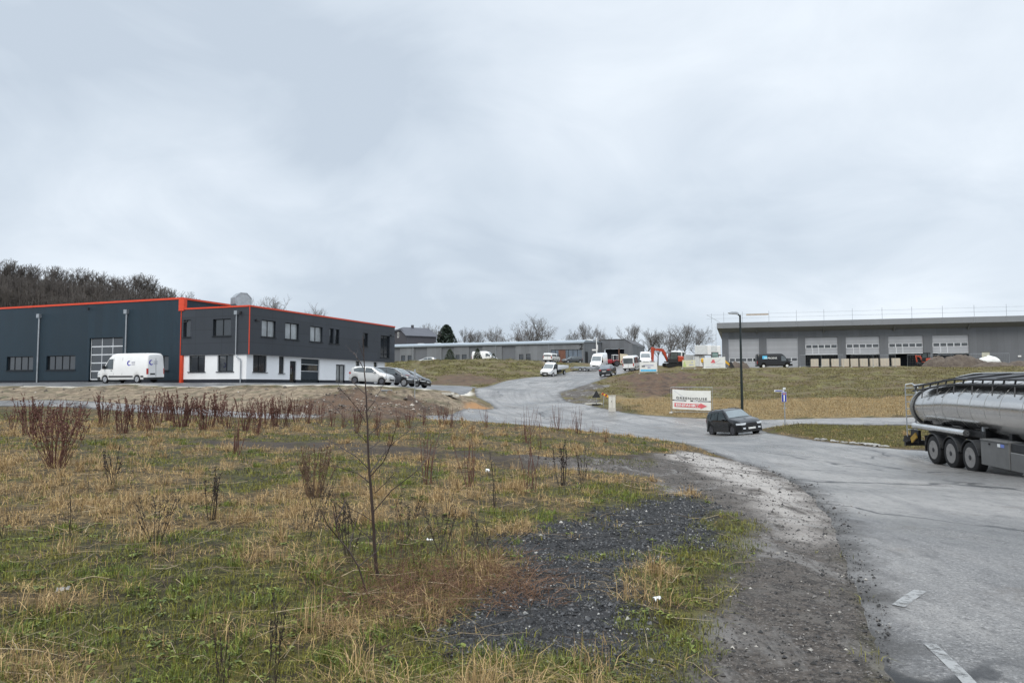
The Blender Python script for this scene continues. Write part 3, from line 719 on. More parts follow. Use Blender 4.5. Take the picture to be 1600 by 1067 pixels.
# ------------------------------------------------------------------ the dark office with its hall, on the left
C0 = (-23.5, 66.0); UD = np.array([.362, .932]); VD = np.array([-.932, .362])
OFF_Z = 2.0
TOP = at(389, 479, 66.0)[2]-OFF_Z           # height of the office
HT = on_plane(282, 467.5, C0, VD)[1]-OFF_Z  # height of the hall
LEN = on_plane(617, 512, C0, UD)[0]
DW = on_plane(284, 480, C0, VD)[0]
MID = on_plane(388, 553, C0, UD)[1]-OFF_Z   # underside of the upper storey
off = thing('office_building', 'two storey dark grey office with white ground floor and orange roof edge', 'office building', (C0[0], C0[1], OFF_Z), math.atan2(UD[1], UD[0]))
INR, INL, INE = .35, .12, 1.7               # how far the white storey steps back
fR = lambda s, z, d: (s, d, z)              # right-hand facade
fL = lambda s, z, d: (d, s, z)              # left-hand facade
def rR(x0, y0, x1, y1, inset=0.0):
    P0 = np.array(C0)+VD*inset
    a = on_plane(x0, y0, P0, UD); b = on_plane(x1, y1, P0, UD); c = on_plane(x0, y1, P0, UD); d = on_plane(x1, y0, P0, UD)
    return [a[0], b[0], (b[1]+c[1])/2-OFF_Z, (a[1]+d[1])/2-OFF_Z]
def rL(x0, y0, x1, y1, inset=0.0):
    P0 = np.array(C0)+UD*inset
    a = on_plane(x0, y0, P0, VD); b = on_plane(x1, y1, P0, VD); c = on_plane(x0, y1, P0, VD); d = on_plane(x1, y0, P0, VD)
    return [b[0], a[0], (b[1]+c[1])/2-OFF_Z, (a[1]+d[1])/2-OFF_Z]
upR = [rR(*r) for r in [(409.2, 500.7, 430.6, 526.8), (446, 505, 466.7, 530.5), (485, 510.3, 503.8, 534.3), (515, 513.3, 521, 536.5), (524.3, 514.8, 530, 537.3), (567.2, 520.5, 574.7, 541.3), (595, 524.5, 608.8, 559)]]
upL = [rL(*r) for r in [(282.8+4, 499.9, 297.3, 526.8), (333, 498.2, 360.3, 525)]]
upL[0][1] = min(upL[0][1], DW-.25)
lowR = [rR(*r, inset=INR) for r in [(395.7, 553.8, 416.8, 581.3), (436.2, 556.4, 443.8, 583), (453.2, 564, 462.5, 597), (470.5, 561, 498.8, 598), (525, 569.5, 539, 599.5), (556, 564, 562, 575.5), (584, 565.8, 589.3, 574.8)]]
lowL = [rL(*r, inset=INL) for r in [(295.4, 553.3, 319.9, 580.8), (340, 553, 364.5, 580.4)]]
PL = .36
for h in (lowR[2], lowR[3], lowR[4]): h[2] = .06
for h in lowR+lowL: h[3] = min(h[3], MID-.03)
ub = MB()
facade(ub, 0, LEN, MID, TOP, upR, fR, .26); facade(ub, 0, DW, MID, TOP, upL, fL, .26)
ub.add([(0, 0, MID), (LEN, 0, MID), (LEN, 11, MID), (0, 11, MID)], [(0, 1, 2, 3)])
ub.add([(LEN, 0, MID), (LEN, 11, MID), (LEN, 11, TOP), (LEN, 0, TOP)], [(0, 1, 2, 3)])
ub.add([(0, 11, MID), (LEN, 11, MID), (LEN, 11, TOP), (0, 11, TOP)], [(0, 1, 2, 3)])
ub.build('upper_wall', M_BOARDS, off)
lb_ = MB(); fRi = lambda s, z, d: (s, INR+d, z); fLi = lambda s, z, d: (INL+d, s, z)
facade(lb_, INL, LEN-INE, PL, MID, [[h[0], h[1], max(h[2], PL), h[3]] for h in lowR], fRi, .24); facade(lb_, INR, DW-.3, PL, MID, lowL, fLi, .24)
lb_.add([(LEN-INE, INR, 0), (LEN-INE, 10.8, 0), (LEN-INE, 10.8, MID), (LEN-INE, INR, MID)], [(0, 1, 2, 3)])
lb_.build('white_wall', M_WHITE, off)
pl = MB(); doors = [[h[0], h[1], -.2, PL] for h in lowR if h[2] < PL]
facade(pl, INL+.02, LEN-INE, -.6, PL, doors, lambda s, z, d: (s, INR+.02+d, z), .2); facade(pl, INR+.02, DW-.3, -.6, PL, [], lambda s, z, d: (INL+.02+d, s, z), .2)
pl.build('plinth', M_PLINTH, off)
for i, h in enumerate(upR):
    w = h[1]-h[0]
    window(fR, h, off, .24, 2 if w > 1.2 and i < 3 else (2 if i == 6 else 1), M_GLASS2 if i in (0, 1, 2) else M_GLASS, rails=() if i < 6 else (h[2]+1.0,))
for h in upL: window(fL, h, off, .24, 2 if h[1]-h[0] > 1.3 else 1)
for i in (0, 1, 5, 6): window(fRi, lowR[i], off, .2, 2 if i == 0 else 1)
for h in lowL: window(fLi, h, off, .2, 2)
for i in (2, 4):
    h = lowR[i]; o = window(fRi, h, off, .2, 2 if i == 4 else 1, M_GLASS2 if i == 4 else M_GLASS, .12, False, 'door')
    hb = MB(); hb.bar(fRi(h[0]+.25, .9, .06), fRi(h[0]+.25, 1.5, .06), .04); hb.build('handle', M_GALV, o)
h = lowR[3]; gd = MB(); fbox(gd, fRi, h[0], h[1], h[2], h[3], .16, .22); go = gd.build('garage_door', M_HALL, off)
gw = MB(); zc = h[2]+(h[3]-h[2])*.63
for k in range(3):
    a = h[0]+.12+(h[1]-h[0]-.24)*k/3; b = a+(h[1]-h[0]-.24)/3-.06; fbox(gw, fRi, a, b, zc-.3, zc+.3, .145, .158)
gw.build('pane', M_GLASS, go)
gf = MB()
for z in (zc-.34, zc+.34): fbox(gf, fRi, h[0]+.05, h[1]-.05, z-.025, z+.025, .135, .159)
gf.build('window_rail', M_ALU, go)
tr = MB()
fbox(tr, fR, -.03, LEN+.03, TOP, TOP+.14, -.05, .12); fbox(tr, fL, .13, DW-.35, TOP, TOP+.14, -.05, .12)
fbox(tr, lambda s, z, d: (LEN-d, s, z), .13, 11, TOP, TOP+.14, -.05, .12)
tr.build('roof_trim', M_ORANGE, off)
ct = MB(); fbox(ct, fR, -.035, .02, MID-.02, TOP-.01, -.035, .03); ct.build('corner_trim', M_ORANGE, off)
rf = MB(); rf.b2((.13, .13, TOP-.1), (LEN-.13, 11, TOP)); rf.build('roof', M_ROOF, off)
dp = MB(); yp = on_plane(370.5, 500, C0, VD)[0]
dp.box((-.12, yp, TOP-.5), (.26, .34, .34)); dp.tube([(-.1, yp, TOP-.6), (-.1, yp, MID-.05), (-.1, yp-.16, MID-.22), (-.05, yp-.5, MID-.42), (-.02, yp-.52, MID-.6), (-.02, yp-.52, -.1)], .055, 8)
dp.build('downpipe', M_GALV, off)
def camera_box(loc, dirn, par):
    m = MB(); m.box((loc[0], loc[1], loc[2]), (.12, .12, .18)); v = Vector(dirn).normalized(); p = Vector(loc)+Vector((0, 0, -.06)); m.tube([p, p+v*.32], [.05, .06], 8)
    return m.build('security_camera', M_BLACK, par)
camera_box((.8, -.08, TOP-1.15), (1, -.5, -.1), off); camera_box((-.08, .95, TOP-.5), (-.5, -.3, -.2), off); camera_box((-.08, DW-.75, TOP-1.1), (-.6, .6, -.1), off); camera_box((LEN-1.0, -.08, TOP-1.05), (.7, -.6, -.1), off)

hall = thing('workshop_hall', 'long blue grey sheet metal hall with orange roof edge and large gate', 'hall', (C0[0], C0[1], OFF_Z), math.atan2(UD[1], UD[0]))
HLEN = 62.0
hw = [rL(*r) for r in [(10.5, 557, 51, 578.6), (72.6, 556.4, 117, 578), (243, 556, 263, 579)]]; hg = rL(140, 527.5, 190, 596); hg[2] = .05
for h in hw[:2]: h[2] = hw[0][2]; h[3] = hw[0][3]
extra = [[h[0]+18, h[1]+18, h[2], h[3]] for h in hw[:1]]
hb = MB(); facade(hb, DW, DW+HLEN, 0.3, HT, hw+extra+[[hg[0], hg[1], .3, hg[3]]], fL, .25)
hb.add([(0, DW, 0), (34, DW, 0), (34, DW, HT), (0, DW, HT)], [(0, 1, 2, 3)])
hb.add([(34, DW, 0), (34, DW+HLEN, 0), (34, DW+HLEN, HT), (34, DW, HT)], [(0, 1, 2, 3)]); hb.add([(0, DW+HLEN, 0), (34, DW+HLEN, 0), (34, DW+HLEN, HT), (0, DW+HLEN, HT)], [(0, 1, 2, 3)])
hb.build('wall', M_RIBS, hall)
pb = MB(); facade(pb, DW, DW+HLEN, -.8, .3, [[hg[0], hg[1], -.2, .3]], lambda s, z, d: (.04+d, s, z), .2); pb.build('plinth', M_PLINTH, hall)
for h in hw+extra: window(fL, h, hall, .24, 4 if h[1]-h[0] > 2 else 2)
g = MB(); fbox(g, fL, hg[0], hg[1], hg[2], hg[3], .2, .26); gate = g.build('gate', M_FRAME, hall)
gf = MB(); gp_ = MB(); n_r = 5; zs = np.linspace(hg[2]+.35, hg[3]-.05, n_r+1); ss = np.linspace(hg[0]+.05, hg[1]-.1, 4)
for z in zs[:-1]: fbox(gf, fL, hg[0]+.02, hg[1]-.08, z-.055, z+.055, .165, .197)
for s in ss: fbox(gf, fL, s-.035, s+.035, zs[0]+.06, zs[-1], .168, .194)
for i in range(n_r):
    for j in range(3): fbox(gp_, fL, ss[j]+.04, ss[j+1]-.04, zs[i]+.06, zs[i+1]-.06, .18, .1985)
gf.build('gate_frame', M_ALU, gate); gp_.build('pane', M_GLASS, gate)
ht = MB(); fbox(ht, fL, DW-.05, DW+HLEN, HT-.02, HT+.16, -.06, .14); fbox(ht, lambda s, z, d: (s, DW-d, z), -.06, 34, HT-.02, HT+.16, .0, .12)
ht.build('roof_trim', M_ORANGE, hall)
cb = MB(); fbox(cb, fL, DW-.33, DW+.3, TOP-.1, HT-.03, -.09, .3); fbox(cb, fL, DW-.28, DW-.0, .0, MID-.02, -.09, .2); fbox(cb, fL, DW-.02, DW+.04, MID, TOP-.12, -.05, .05)
cb.build('corner_trim', M_ORANGE, hall)
hr = MB(); hr.b2((.15, DW+.01, HT-.1), (34, DW+HLEN, HT)); hr.build('roof', M_ROOF, hall)
for px in (61, 197.5):
    y = on_plane(px, 540, C0, VD)[0]; d = MB(); d.box((-.14, y, HT-.95), (.3, .4, .4)); d.tube([(-.1, y, HT-1.1), (-.1, y, -.1)], .075, 8); d.build('downpipe', M_GALV, hall)
y = on_plane(139, 482, C0, VD)[0]; camera_box((-.08, y, HT-.45), (-.5, -.6, -.2), hall)

# octagonal ventilation outlet on the office roof
vx, vy = 3.5, 4.1
vent = thing('roof_vent', 'big octagonal galvanised ventilation outlet on the office roof', 'roof vent', tuple(np.append(np.array(C0)+UD*vx+VD*vy, OFF_Z+TOP)), R(40))
prof = [(.84*math.cos(R(22.5+45*k)), .84*math.sin(R(22.5+45*k))) for k in range(8)]
v = MB(); v.prism(prof, lambda a, b, d: (a, -.65+d, 1.0+b), 1.3); v.build('hood', M_GALV, vent)
v = MB(); v.b2((-.4, -.4, -.05), (.4, .4, .22)); v.build('base', M_GALV, vent)
v = MB()
for k in range(8):
    a, b = prof[k], prof[(k+1) % 8]; v.bar((a[0]*.97, -.67, 1.0+a[1]*.97), (b[0]*.97, -.67, 1.0+b[1]*.97), .05)
v.build('rim', M_GALV, vent)

# ------------------------------------------------------------------ long grey hall across the middle, with its neighbour
GD = np.array([.928, -.373]); GN = np.array([.373, .928]); GP = np.array([16.0, 165.0]) - GD*70; GZ = 6.3
grey = thing('long_grey_hall', 'long low grey hall with pale roof edge and row of sectional doors', 'hall', (GP[0], GP[1], GZ), math.atan2(GD[1], GD[0]))
ET = on_plane(880, 535.5, GP, GD)[1]-GZ; RT = ET+.75
fG = lambda s, z, d: (s, d, z)
def rG(x0, y0, x1, y1):
    a = on_plane(x0, y0, GP, GD); b = on_plane(x1, y1, GP, GD); return [a[0], b[0], b[1]-GZ, a[1]-GZ]
gd_ = [rG(*r) for r in [(611, 543.8, 624.7, 562), (647.6, 543, 667, 562), (690, 542.3, 709.7, 562), (733, 542, 753.6, 562), (784, 541, 805.3, 562)]]
gw_ = [rG(*r) for r in [(627, 555.3, 633, 562), (637, 555.3, 643, 562), (712, 554.5, 718, 562), (722, 554, 729, 562), (811, 553.5, 817.8, 562), (822, 553, 829, 562)]]
gs_ = rG(860.5, 546.5, 909, 566.5)
for h in gd_: h[2] = .05; 
for h in gw_: h[2] = .9
gs_[2] = .05
extra = [[h[0]-s, h[1]-s, h[2], h[3]] for h in gd_[:2] for s in (16,)]
b = MB(); facade(b, 0, 70, -.5, ET, gd_+gw_+[gs_]+extra, fG, .3)
b.add([(70, 0, -.5), (70, 15.4, -.5), (70, 15.4, RT), (70, 0, ET)], [(0, 1, 2, 3)]); b.add([(0, 0, -.5), (0, 15.4, -.5), (0, 15.4, RT), (0, 0, ET)], [(0, 1, 2, 3)])
b.add([(0, 15.4, -.5), (70, 15.4, -.5), (70, 15.4, RT), (0, 15.4, RT)], [(0, 1, 2, 3)]); b.build('wall', M_G2RIBS, grey)
for h in gd_+extra: d = MB(); fbox(d, fG, h[0], h[1], h[2], h[3], .22, .28); d.build('sectional_door', M_DOOR2, grey)
for h in gw_: window(fG, h, grey, .2, 1, None, .06, False)
sh_ = MB(); a, bb, c, d = gs_
for s in np.linspace(a, bb, 8): fbox(sh_, fG, max(a, s-.05), min(bb, s+.05), c, d, .1, .16)
fbox(sh_, fG, a, bb, d-.1, d-.002, .09, .162)
so = sh_.build('shopfront', M_FRAME, grey)
p = MB(); p.add([fG(a, c, .14), fG(bb, c, .14), fG(bb, d, .14), fG(a, d, .14)], [(0, 1, 2, 3)]); p.build('pane', M_GLASSB, so)
wa = rG(872.5, 547, 883.5, 566); p = MB(); fbox(p, fG, wa[0], wa[1], c, d-.1, .07, .135); p.build('wood_panel', M_WOODP, so)
r_ = MB(); r_.prism([(-.35, ET-.22), (-.35, ET+.12), (1.2, ET+.62), (15.6, RT+.15), (15.6, RT), (.0, ET)], lambda y, z, d: (-.2+d, y, z), 70.4); r_.build('roof', M_ROOFL, grey)
for px in (645.5, 775, 858): s = on_plane(px, 550, GP, GD)[0]; d = MB(); d.tube([(s, -.1, ET-.2), (s, -.1, 0)], .07, 6); d.build('downpipe', M_GALV, grey)
for px in (628, 655, 692, 735, 776, 826, 852, 896):
    s = on_plane(px, 533, GP, GD)[0]+1.5; d = MB(); d.prism([(-.9, 0), (.9, 0), (.7, .42), (-.7, .42)], lambda a_, z, e: (s+a_, 6.5+e, RT*.45+ET*.55+.3+z), 1.6); d.build('roof_light', M_WHITEP, grey)
nb = on_plane(908, 542, GP, GD); text('2', 1.6, M_BLACK, grey, (nb[0], -.03, nb[1]-GZ), (PI/2, 0, 0), 'number', ex=.01, bold=.03)
db = MB(); fbox(db, lambda s, z, d: (70-d, s, z), 1.2, 3.4, 0, 3.2, -.03, .1); db.build('side_door', M_FRAME, grey)

KP = GP+GD*70+GN*15.2; KZ = 6.5
kb = thing('grey_workshop', 'grey workshop with sloping roof corner and wide open dark gate', 'workshop', (KP[0], KP[1], KZ), math.atan2(GD[1], GD[0]))
KT = on_plane(950, 531.3, KP, GD)[1]-KZ; kx1 = on_plane(976, 535, KP, GD)[0]; kx2 = on_plane(988, 538, KP, GD)[0]; kz2 = on_plane(988, 538.5, KP, GD)[1]-KZ
ko = [on_plane(944, 550, KP, GD)[0], on_plane(975.3, 550, KP, GD)[0], 0.0, on_plane(960, 545, KP, GD)[1]-KZ]
b = MB(); facade(b, 0, kx1, -.5, min(KT, kz2), [[ko[0], ko[1], -.4, min(ko[3], kz2-.05)]], fG, .3)
b.add([fG(kx1, -.5, 0), fG(kx2, -.5, 0), fG(kx2, kz2, 0), fG(kx1, kz2, 0)], [(0, 1, 2, 3)]); b.add([fG(0, kz2, 0), fG(kx2, kz2, 0), fG(kx1, KT, 0), fG(0, KT, 0)], [(0, 1, 2, 3)])
b.add([(kx2, 0, -.5), (kx2, 14, -.5), (kx2, 14, kz2), (kx2, 0, kz2)], [(0, 1, 2, 3)])
b.build('wall', M_GRIBS, kb)
b = MB(); b.prism([(-.05, KT+.01), (kx1, KT+.01), (kx2+.1, kz2+.01), (kx2+.1, kz2+.2), (kx1, KT+.2), (-.05, KT+.2)], lambda x, z, d: (x, -.1+d, z), 14.2); b.build('roof', M_ROOF, kb)
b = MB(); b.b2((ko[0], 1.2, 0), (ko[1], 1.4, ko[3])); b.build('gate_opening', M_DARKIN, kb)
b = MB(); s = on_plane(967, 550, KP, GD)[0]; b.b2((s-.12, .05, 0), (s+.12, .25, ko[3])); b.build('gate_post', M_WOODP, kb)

# slate-hung house behind the long hall
HZ = 8.0; hx, hy = xd(622, 216)
hs = thing('slate_house', 'dark slate clad house with half hipped roof behind the long hall', 'house', (hx, hy, HZ), R(33))
M_SLATE = mat('dark_slate', '#4b4a50', .6, 0, .15, 3); M_SLATER = mat('dark_roof_tiles', '#4a4b52', .55, 0, .15, 4); M_CREAM = mat('cream_render', '#c9c7b4', .8)
zb, ze = 0, on_plane(622, 526, (hx, hy), (1, 0))[1]-HZ; zr = ze+2.7
W2 = 5.6; LN = 9.5
b = MB(); b.add([(0, -W2, 0), (0, W2, 0), (0, W2, ze), (0, 2.2, zr-.5), (0, -2.2, zr-.5), (0, -W2, ze)], [(0, 1, 2, 3, 4, 5)])
b.add([(0, -W2, 0), (LN, -W2, 0), (LN, -W2, ze), (0, -W2, ze)], [(0, 1, 2, 3)]); b.add([(LN, -W2, 0), (LN, W2, 0), (LN, W2, ze), (LN, 0, zr), (LN, -W2, ze)], [(0, 1, 2, 3, 4)]); b.add([(0, W2, 0), (LN, W2, 0), (LN, W2, ze), (0, W2, ze)], [(0, 1, 2, 3)])
b.build('wall', M_SLATE, hs)
b = MB()
E = .4; sl_ = (zr-ze)/W2
for sg in (-1, 1):
    P = [(-E, sg*(W2+.3), ze-.3*sl_), (LN+E, sg*(W2+.3), ze-.3*sl_), (LN+E, 0, zr), (1.6, 0, zr), (-E, sg*2.3, zr-.95)]
    b.add(P+[(p[0], p[1], p[2]+.18) for p in P], [(0, 1, 2, 3, 4), (5, 6, 7, 8, 9)]+[(i, (i+1) % 5, 5+(i+1) % 5, 5+i) for i in range(5)])
b.add([(-E, -2.3, zr-.93), (-E, 2.3, zr-.93), (1.6, 0, zr+.05)], [(0, 1, 2)])
rfo = b.build('roof', M_SLATER, hs)
b = MB(); b.b2((4.2, -.35, zr-.3), (4.8, .35, zr+.9)); b.build('chimney', M_SLATE, rfo)
window(lambda s, z, d: (d-.05, -s, z), [-.5, .5, zr-3.0, zr-1.4], hs, .02, 1, M_GLASS, .16, False).data.materials[0] = M_WHITEP
ax, ay = xd(672, 206)
an = thing('cream_annex', 'low cream annex with pale roof beside the slate house', 'annex', (ax, ay, HZ), R(20))
b = MB(); b.add([(-3, -2, 0), (3, -2, 0), (3, -2, 3.6), (0, -2, 4.9), (-3, -2, 3.6)], [(0, 1, 2, 3, 4)]); b.add([(3, -2, 0), (3, 4, 0), (3, 4, 3.6), (3, -2, 3.6)], [(0, 1, 2, 3)]); b.add([(-3, -2, 0), (-3, 4, 0), (-3, 4, 3.6), (-3, -2, 3.6)], [(0, 1, 2, 3)]); b.build('wall', M_CREAM, an)
b = MB()
for sg in (-1, 1): b.add([(sg*3.3, -2.3, 3.5), (sg*3.3, 4.3, 3.5), (0, 4.3, 5.0), (0, -2.3, 5.0)], [(0, 1, 2, 3)])
b.build('roof', M_ROOFL, an)

# ------------------------------------------------------------------ big grey hall on the right
QD = np.array([.955, -.296]); QN = np.array([.296, .955]); QF = np.array(xd(1121, 148.0)); QZ = 5.2
right = thing('loading_hall', 'big grey hall with deep roof fascia and six tall sectional doors', 'hall', (QF[0], QF[1], QZ), math.atan2(QD[1], QD[0]))
FT = on_plane(1121, 504.6, QF, QD)[1]-QZ; FB = on_plane(1121, 513, QF, QD)[1]-QZ; IN = 2.2
QW = QF+QN*IN
wx0 = on_plane(1128, 540, QW, QD)[0]; QL = 95.0
fQ = lambda s, z, d: (s, IN+d, z)
def rQ(x0, y0, x1, y1):
    a = on_plane(x0, y0, QW, QD); b = on_plane(x1, y1, QW, QD); return [a[0], b[0], b[1]-QZ, a[1]-QZ]
qd = [rQ(*r) for r in [(1138.4, 528.5, 1186.4, 576), (1197.8, 528, 1247.3, 576), (1257.9, 527, 1309.9, 576), (1321.4, 526.3, 1375.5, 575), (1387.8, 525.3, 1443.8, 575), (1456.6, 524.3, 1515.3, 575)]]
zt = sum(h[3] for h in qd)/6
for h in qd: h[2] = .02; h[3] = zt
sd_ = rQ(1534, 550, 1547.5, 572); sd_[2] = .02
b = MB(); facade(b, wx0, QL, -.8, FB, qd+[sd_], fQ, .35)
b.add([(wx0, IN, -.8), (wx0, IN+40, -.8), (wx0, IN+40, FB), (wx0, IN, FB)], [(0, 1, 2, 3)]); b.add([(QL, IN, -.8), (QL, IN+40, -.8), (QL, IN+40, FB), (QL, IN, FB)], [(0, 1, 2, 3)])
b.build('wall', M_GRIBS, right)
b = MB(); b.b2((0, 0, FB), (QL+1, .25, FT)); b.add([(0, 0, FB), (wx0, IN, FB-.75), (wx0, IN+40, FB-.75), (0, 40, FB), (0, 40, FT), (0, .25, FT)], [(0, 1, 2, 3), (0, 3, 4, 5)])
b.build('fascia', M_GREY, right)
b = MB(); b.add([(.02, .25, FB+.02), (QL, .25, FB+.02), (QL, IN, FB-.75), (wx0, IN, FB-.75)], [(0, 1, 2, 3)]); b.build('soffit', M_GREY, right)
b = MB(); b.b2((.0, .26, FT-.3), (QL, 42, FT-.08)); b.build('roof', M_ROOF, right)
for s in np.arange(7.5, QL, 12.4): b = MB(); b.prism([(.26, FB-.02), (IN-.01, FB-.6), (IN-.01, FB-1.15)], lambda y, z, d: (s+d, y, z), .25); b.build('bracket', M_GREY, right)
def q_door(h, raised):
    a, b_, c, d = h; HH = d-c; lift = HH*.45 if raised else 0.0
    o = MB(); z0 = c+lift; z1 = d if raised else d
    fbox(o, fQ, a+.02, b_-.02, z0, z1-.01, .2, .3)
    root = o.build('sectional_door', M_RDOOR, right)
    zc = c+(HH*.70 if raised else HH*.29); p = MB(); fr = MB(); n = 5; ws = np.linspace(a+.1, b_-.1, n+1)
    for i in range(n):
        fbox(p, fQ, ws[i]+.10, ws[i+1]-.10, zc-.3, zc+.3, .185, .198)
        fbox(fr, fQ, ws[i]-.05, ws[i]+.07, zc-.3, zc+.3, .178, .199)
    fbox(fr, fQ, a+.03, b_-.03, zc+.30, zc+.37, .178, .199); fbox(fr, fQ, a+.03, b_-.03, zc-.40, zc-.30, .178, .199)
    if raised:
        fbox(fr, fQ, a+.02, b_-.02, z0-.08, z0+.03, .17, .31)
        for k in (1.15, 2.1): s = a+(b_-a)*k/n; fbox(fr, fQ, s-.05, s+.05, z0+.04, zc-.41, .185, .199); 
    p.build('pane', M_GLASS, root); fr.build('window_frame', M_ALU, root)
    if raised:
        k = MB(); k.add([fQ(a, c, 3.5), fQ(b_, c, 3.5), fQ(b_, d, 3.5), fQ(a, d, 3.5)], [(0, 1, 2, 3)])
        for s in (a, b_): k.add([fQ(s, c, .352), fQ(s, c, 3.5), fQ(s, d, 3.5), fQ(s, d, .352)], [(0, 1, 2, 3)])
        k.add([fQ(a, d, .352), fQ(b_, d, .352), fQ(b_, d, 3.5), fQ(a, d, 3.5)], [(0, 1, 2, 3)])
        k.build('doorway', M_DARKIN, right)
for i, h in enumerate(qd): q_door(h, i > 1)
b = MB(); fbox(b, fQ, sd_[0], sd_[1], sd_[2], sd_[3], .1, .2); b.build('door', M_CREAM, right)
for px in (1593,): q = on_plane(px, 556.5, QW, QD); b = MB(); b.box((q[0], IN-.06, q[1]-QZ), (.5, .12, .28)); b.build('wall_lamp', M_WHITEP, right)
# guard rail along the roof edge
gr_ = thing('roof_guardrail', 'thin scaffold guardrail along the roof edge of the right hand hall', 'guardrail', (QF[0], QF[1], QZ+FT), math.atan2(QD[1], QD[0]))
xs = [on_plane(px, 500, QF, QD)[0] for px in (1131, 1160, 1201.5, 1244.5, 1287.5, 1332, 1378.5, 1425, 1473, 1522.5, 1573)] + [59, 67, 75, 83, 91]
for x in xs: b = MB(); b.tube([(x, -.06, -1.1), (x, -.06, 2.15)], .032, 6); b.build('post', M_GALV, gr_)
for z in (.85, 1.65): b = MB(); b.tube([(-2.0, -.12, z), (QL, -.12, z)], .02, 6); b.build('rail', M_GALV, gr_)
b = MB(); b.tube([(-1.9, -.1, 1.65), (.6, -.1, .1)], .035, 6); b.tube([(-1.0, -.1, .0), (-1.0, -.1, 1.9)], .035, 6); b.build('brace', M_GALV, gr_)
s_ = on_plane(1165, 495, QF, QD)[0]; b = MB(); b.box((s_+2.2, -.3, 1.45), (4.2, .06, .32)); b.build('toe_board', mat('pale_board', '#b3a89b', .7), gr_)
tw = thing('ladder_tower', 'thin scaffold ladder tower at the left end of the big hall', 'scaffold', tuple(np.append(QF+QD*(-.6)+QN*1.2, QZ)), math.atan2(QD[1], QD[0]))
b = MB(); 
for x in (-.4, .4): b.tube([(x, 0, -.2), (x, 0, FT)], .022, 6)
b.build('post', M_GALV, tw); b = MB()
for k in range(24): b.tube([(-.4, 0, .2+k*.38), (.4, 0, .2+k*.38)], .02, 5)
b.build('rung', M_GALV, tw)

# ------------------------------------------------------------------ vehicles
def paint(name, col, rough=.3, metal=.0):
    return mat(name, col, rough, metal, .04, 1.2, .8)
M_PBLACK = mat('black_car_paint', (.003, .0035, .0045), .3, 0, .04, 1.2, .7, 0, .2)
M_PDARK = paint('anthracite_car_paint', (.018, .021, .026), .3)
M_PWHITE = paint('white_van_paint', (.78, .78, .77), .35)
M_PSILV = paint('silver_car_paint', (.50, .50, .49), .35, .3)
M_PGREY = paint('dark_grey_car_paint', (.055, .060, .068), .3, .2)
M_TYRE = mat('tyre_rubber', (.012, .012, .013), .85, 0, .2, 12)
M_RIM = mat('alloy_rim', (.55, .56, .58), .3, .8)
M_RIMD = mat('dark_rim', (.10, .10, .11), .35, .6)
M_TRIM = mat('grey_bumper_plastic', (.022, .023, .025), .6)
M_LAMPW = mat('headlamp_glass', (.62, .66, .70), .08, 0, .1, 8, 1.0)
M_LAMPR = mat('tail_lamp_glass', (.38, .015, .012), .15, 0, .1, 8, 1.0)
M_PLATE = mat('number_plate', (.70, .71, .70), .5)
M_LOGO = mat('blue_emblem', (.05, .04, .42), .5)
M_LOGOG = mat('pale_grey_lettering', (.42, .43, .52), .5)
M_CYAN = mat('light_blue_emblem', (.10, .50, .78), .5)
M_RED = mat('red_paint', (.30, .022, .03), .4)
M_REDORANGE = mat('orange_red_machine_paint', (.44, .062, .026), .45, 0, .1)
M_YEL = mat('yellow_machine_paint', (.70, .40, .03), .5, 0, .12)

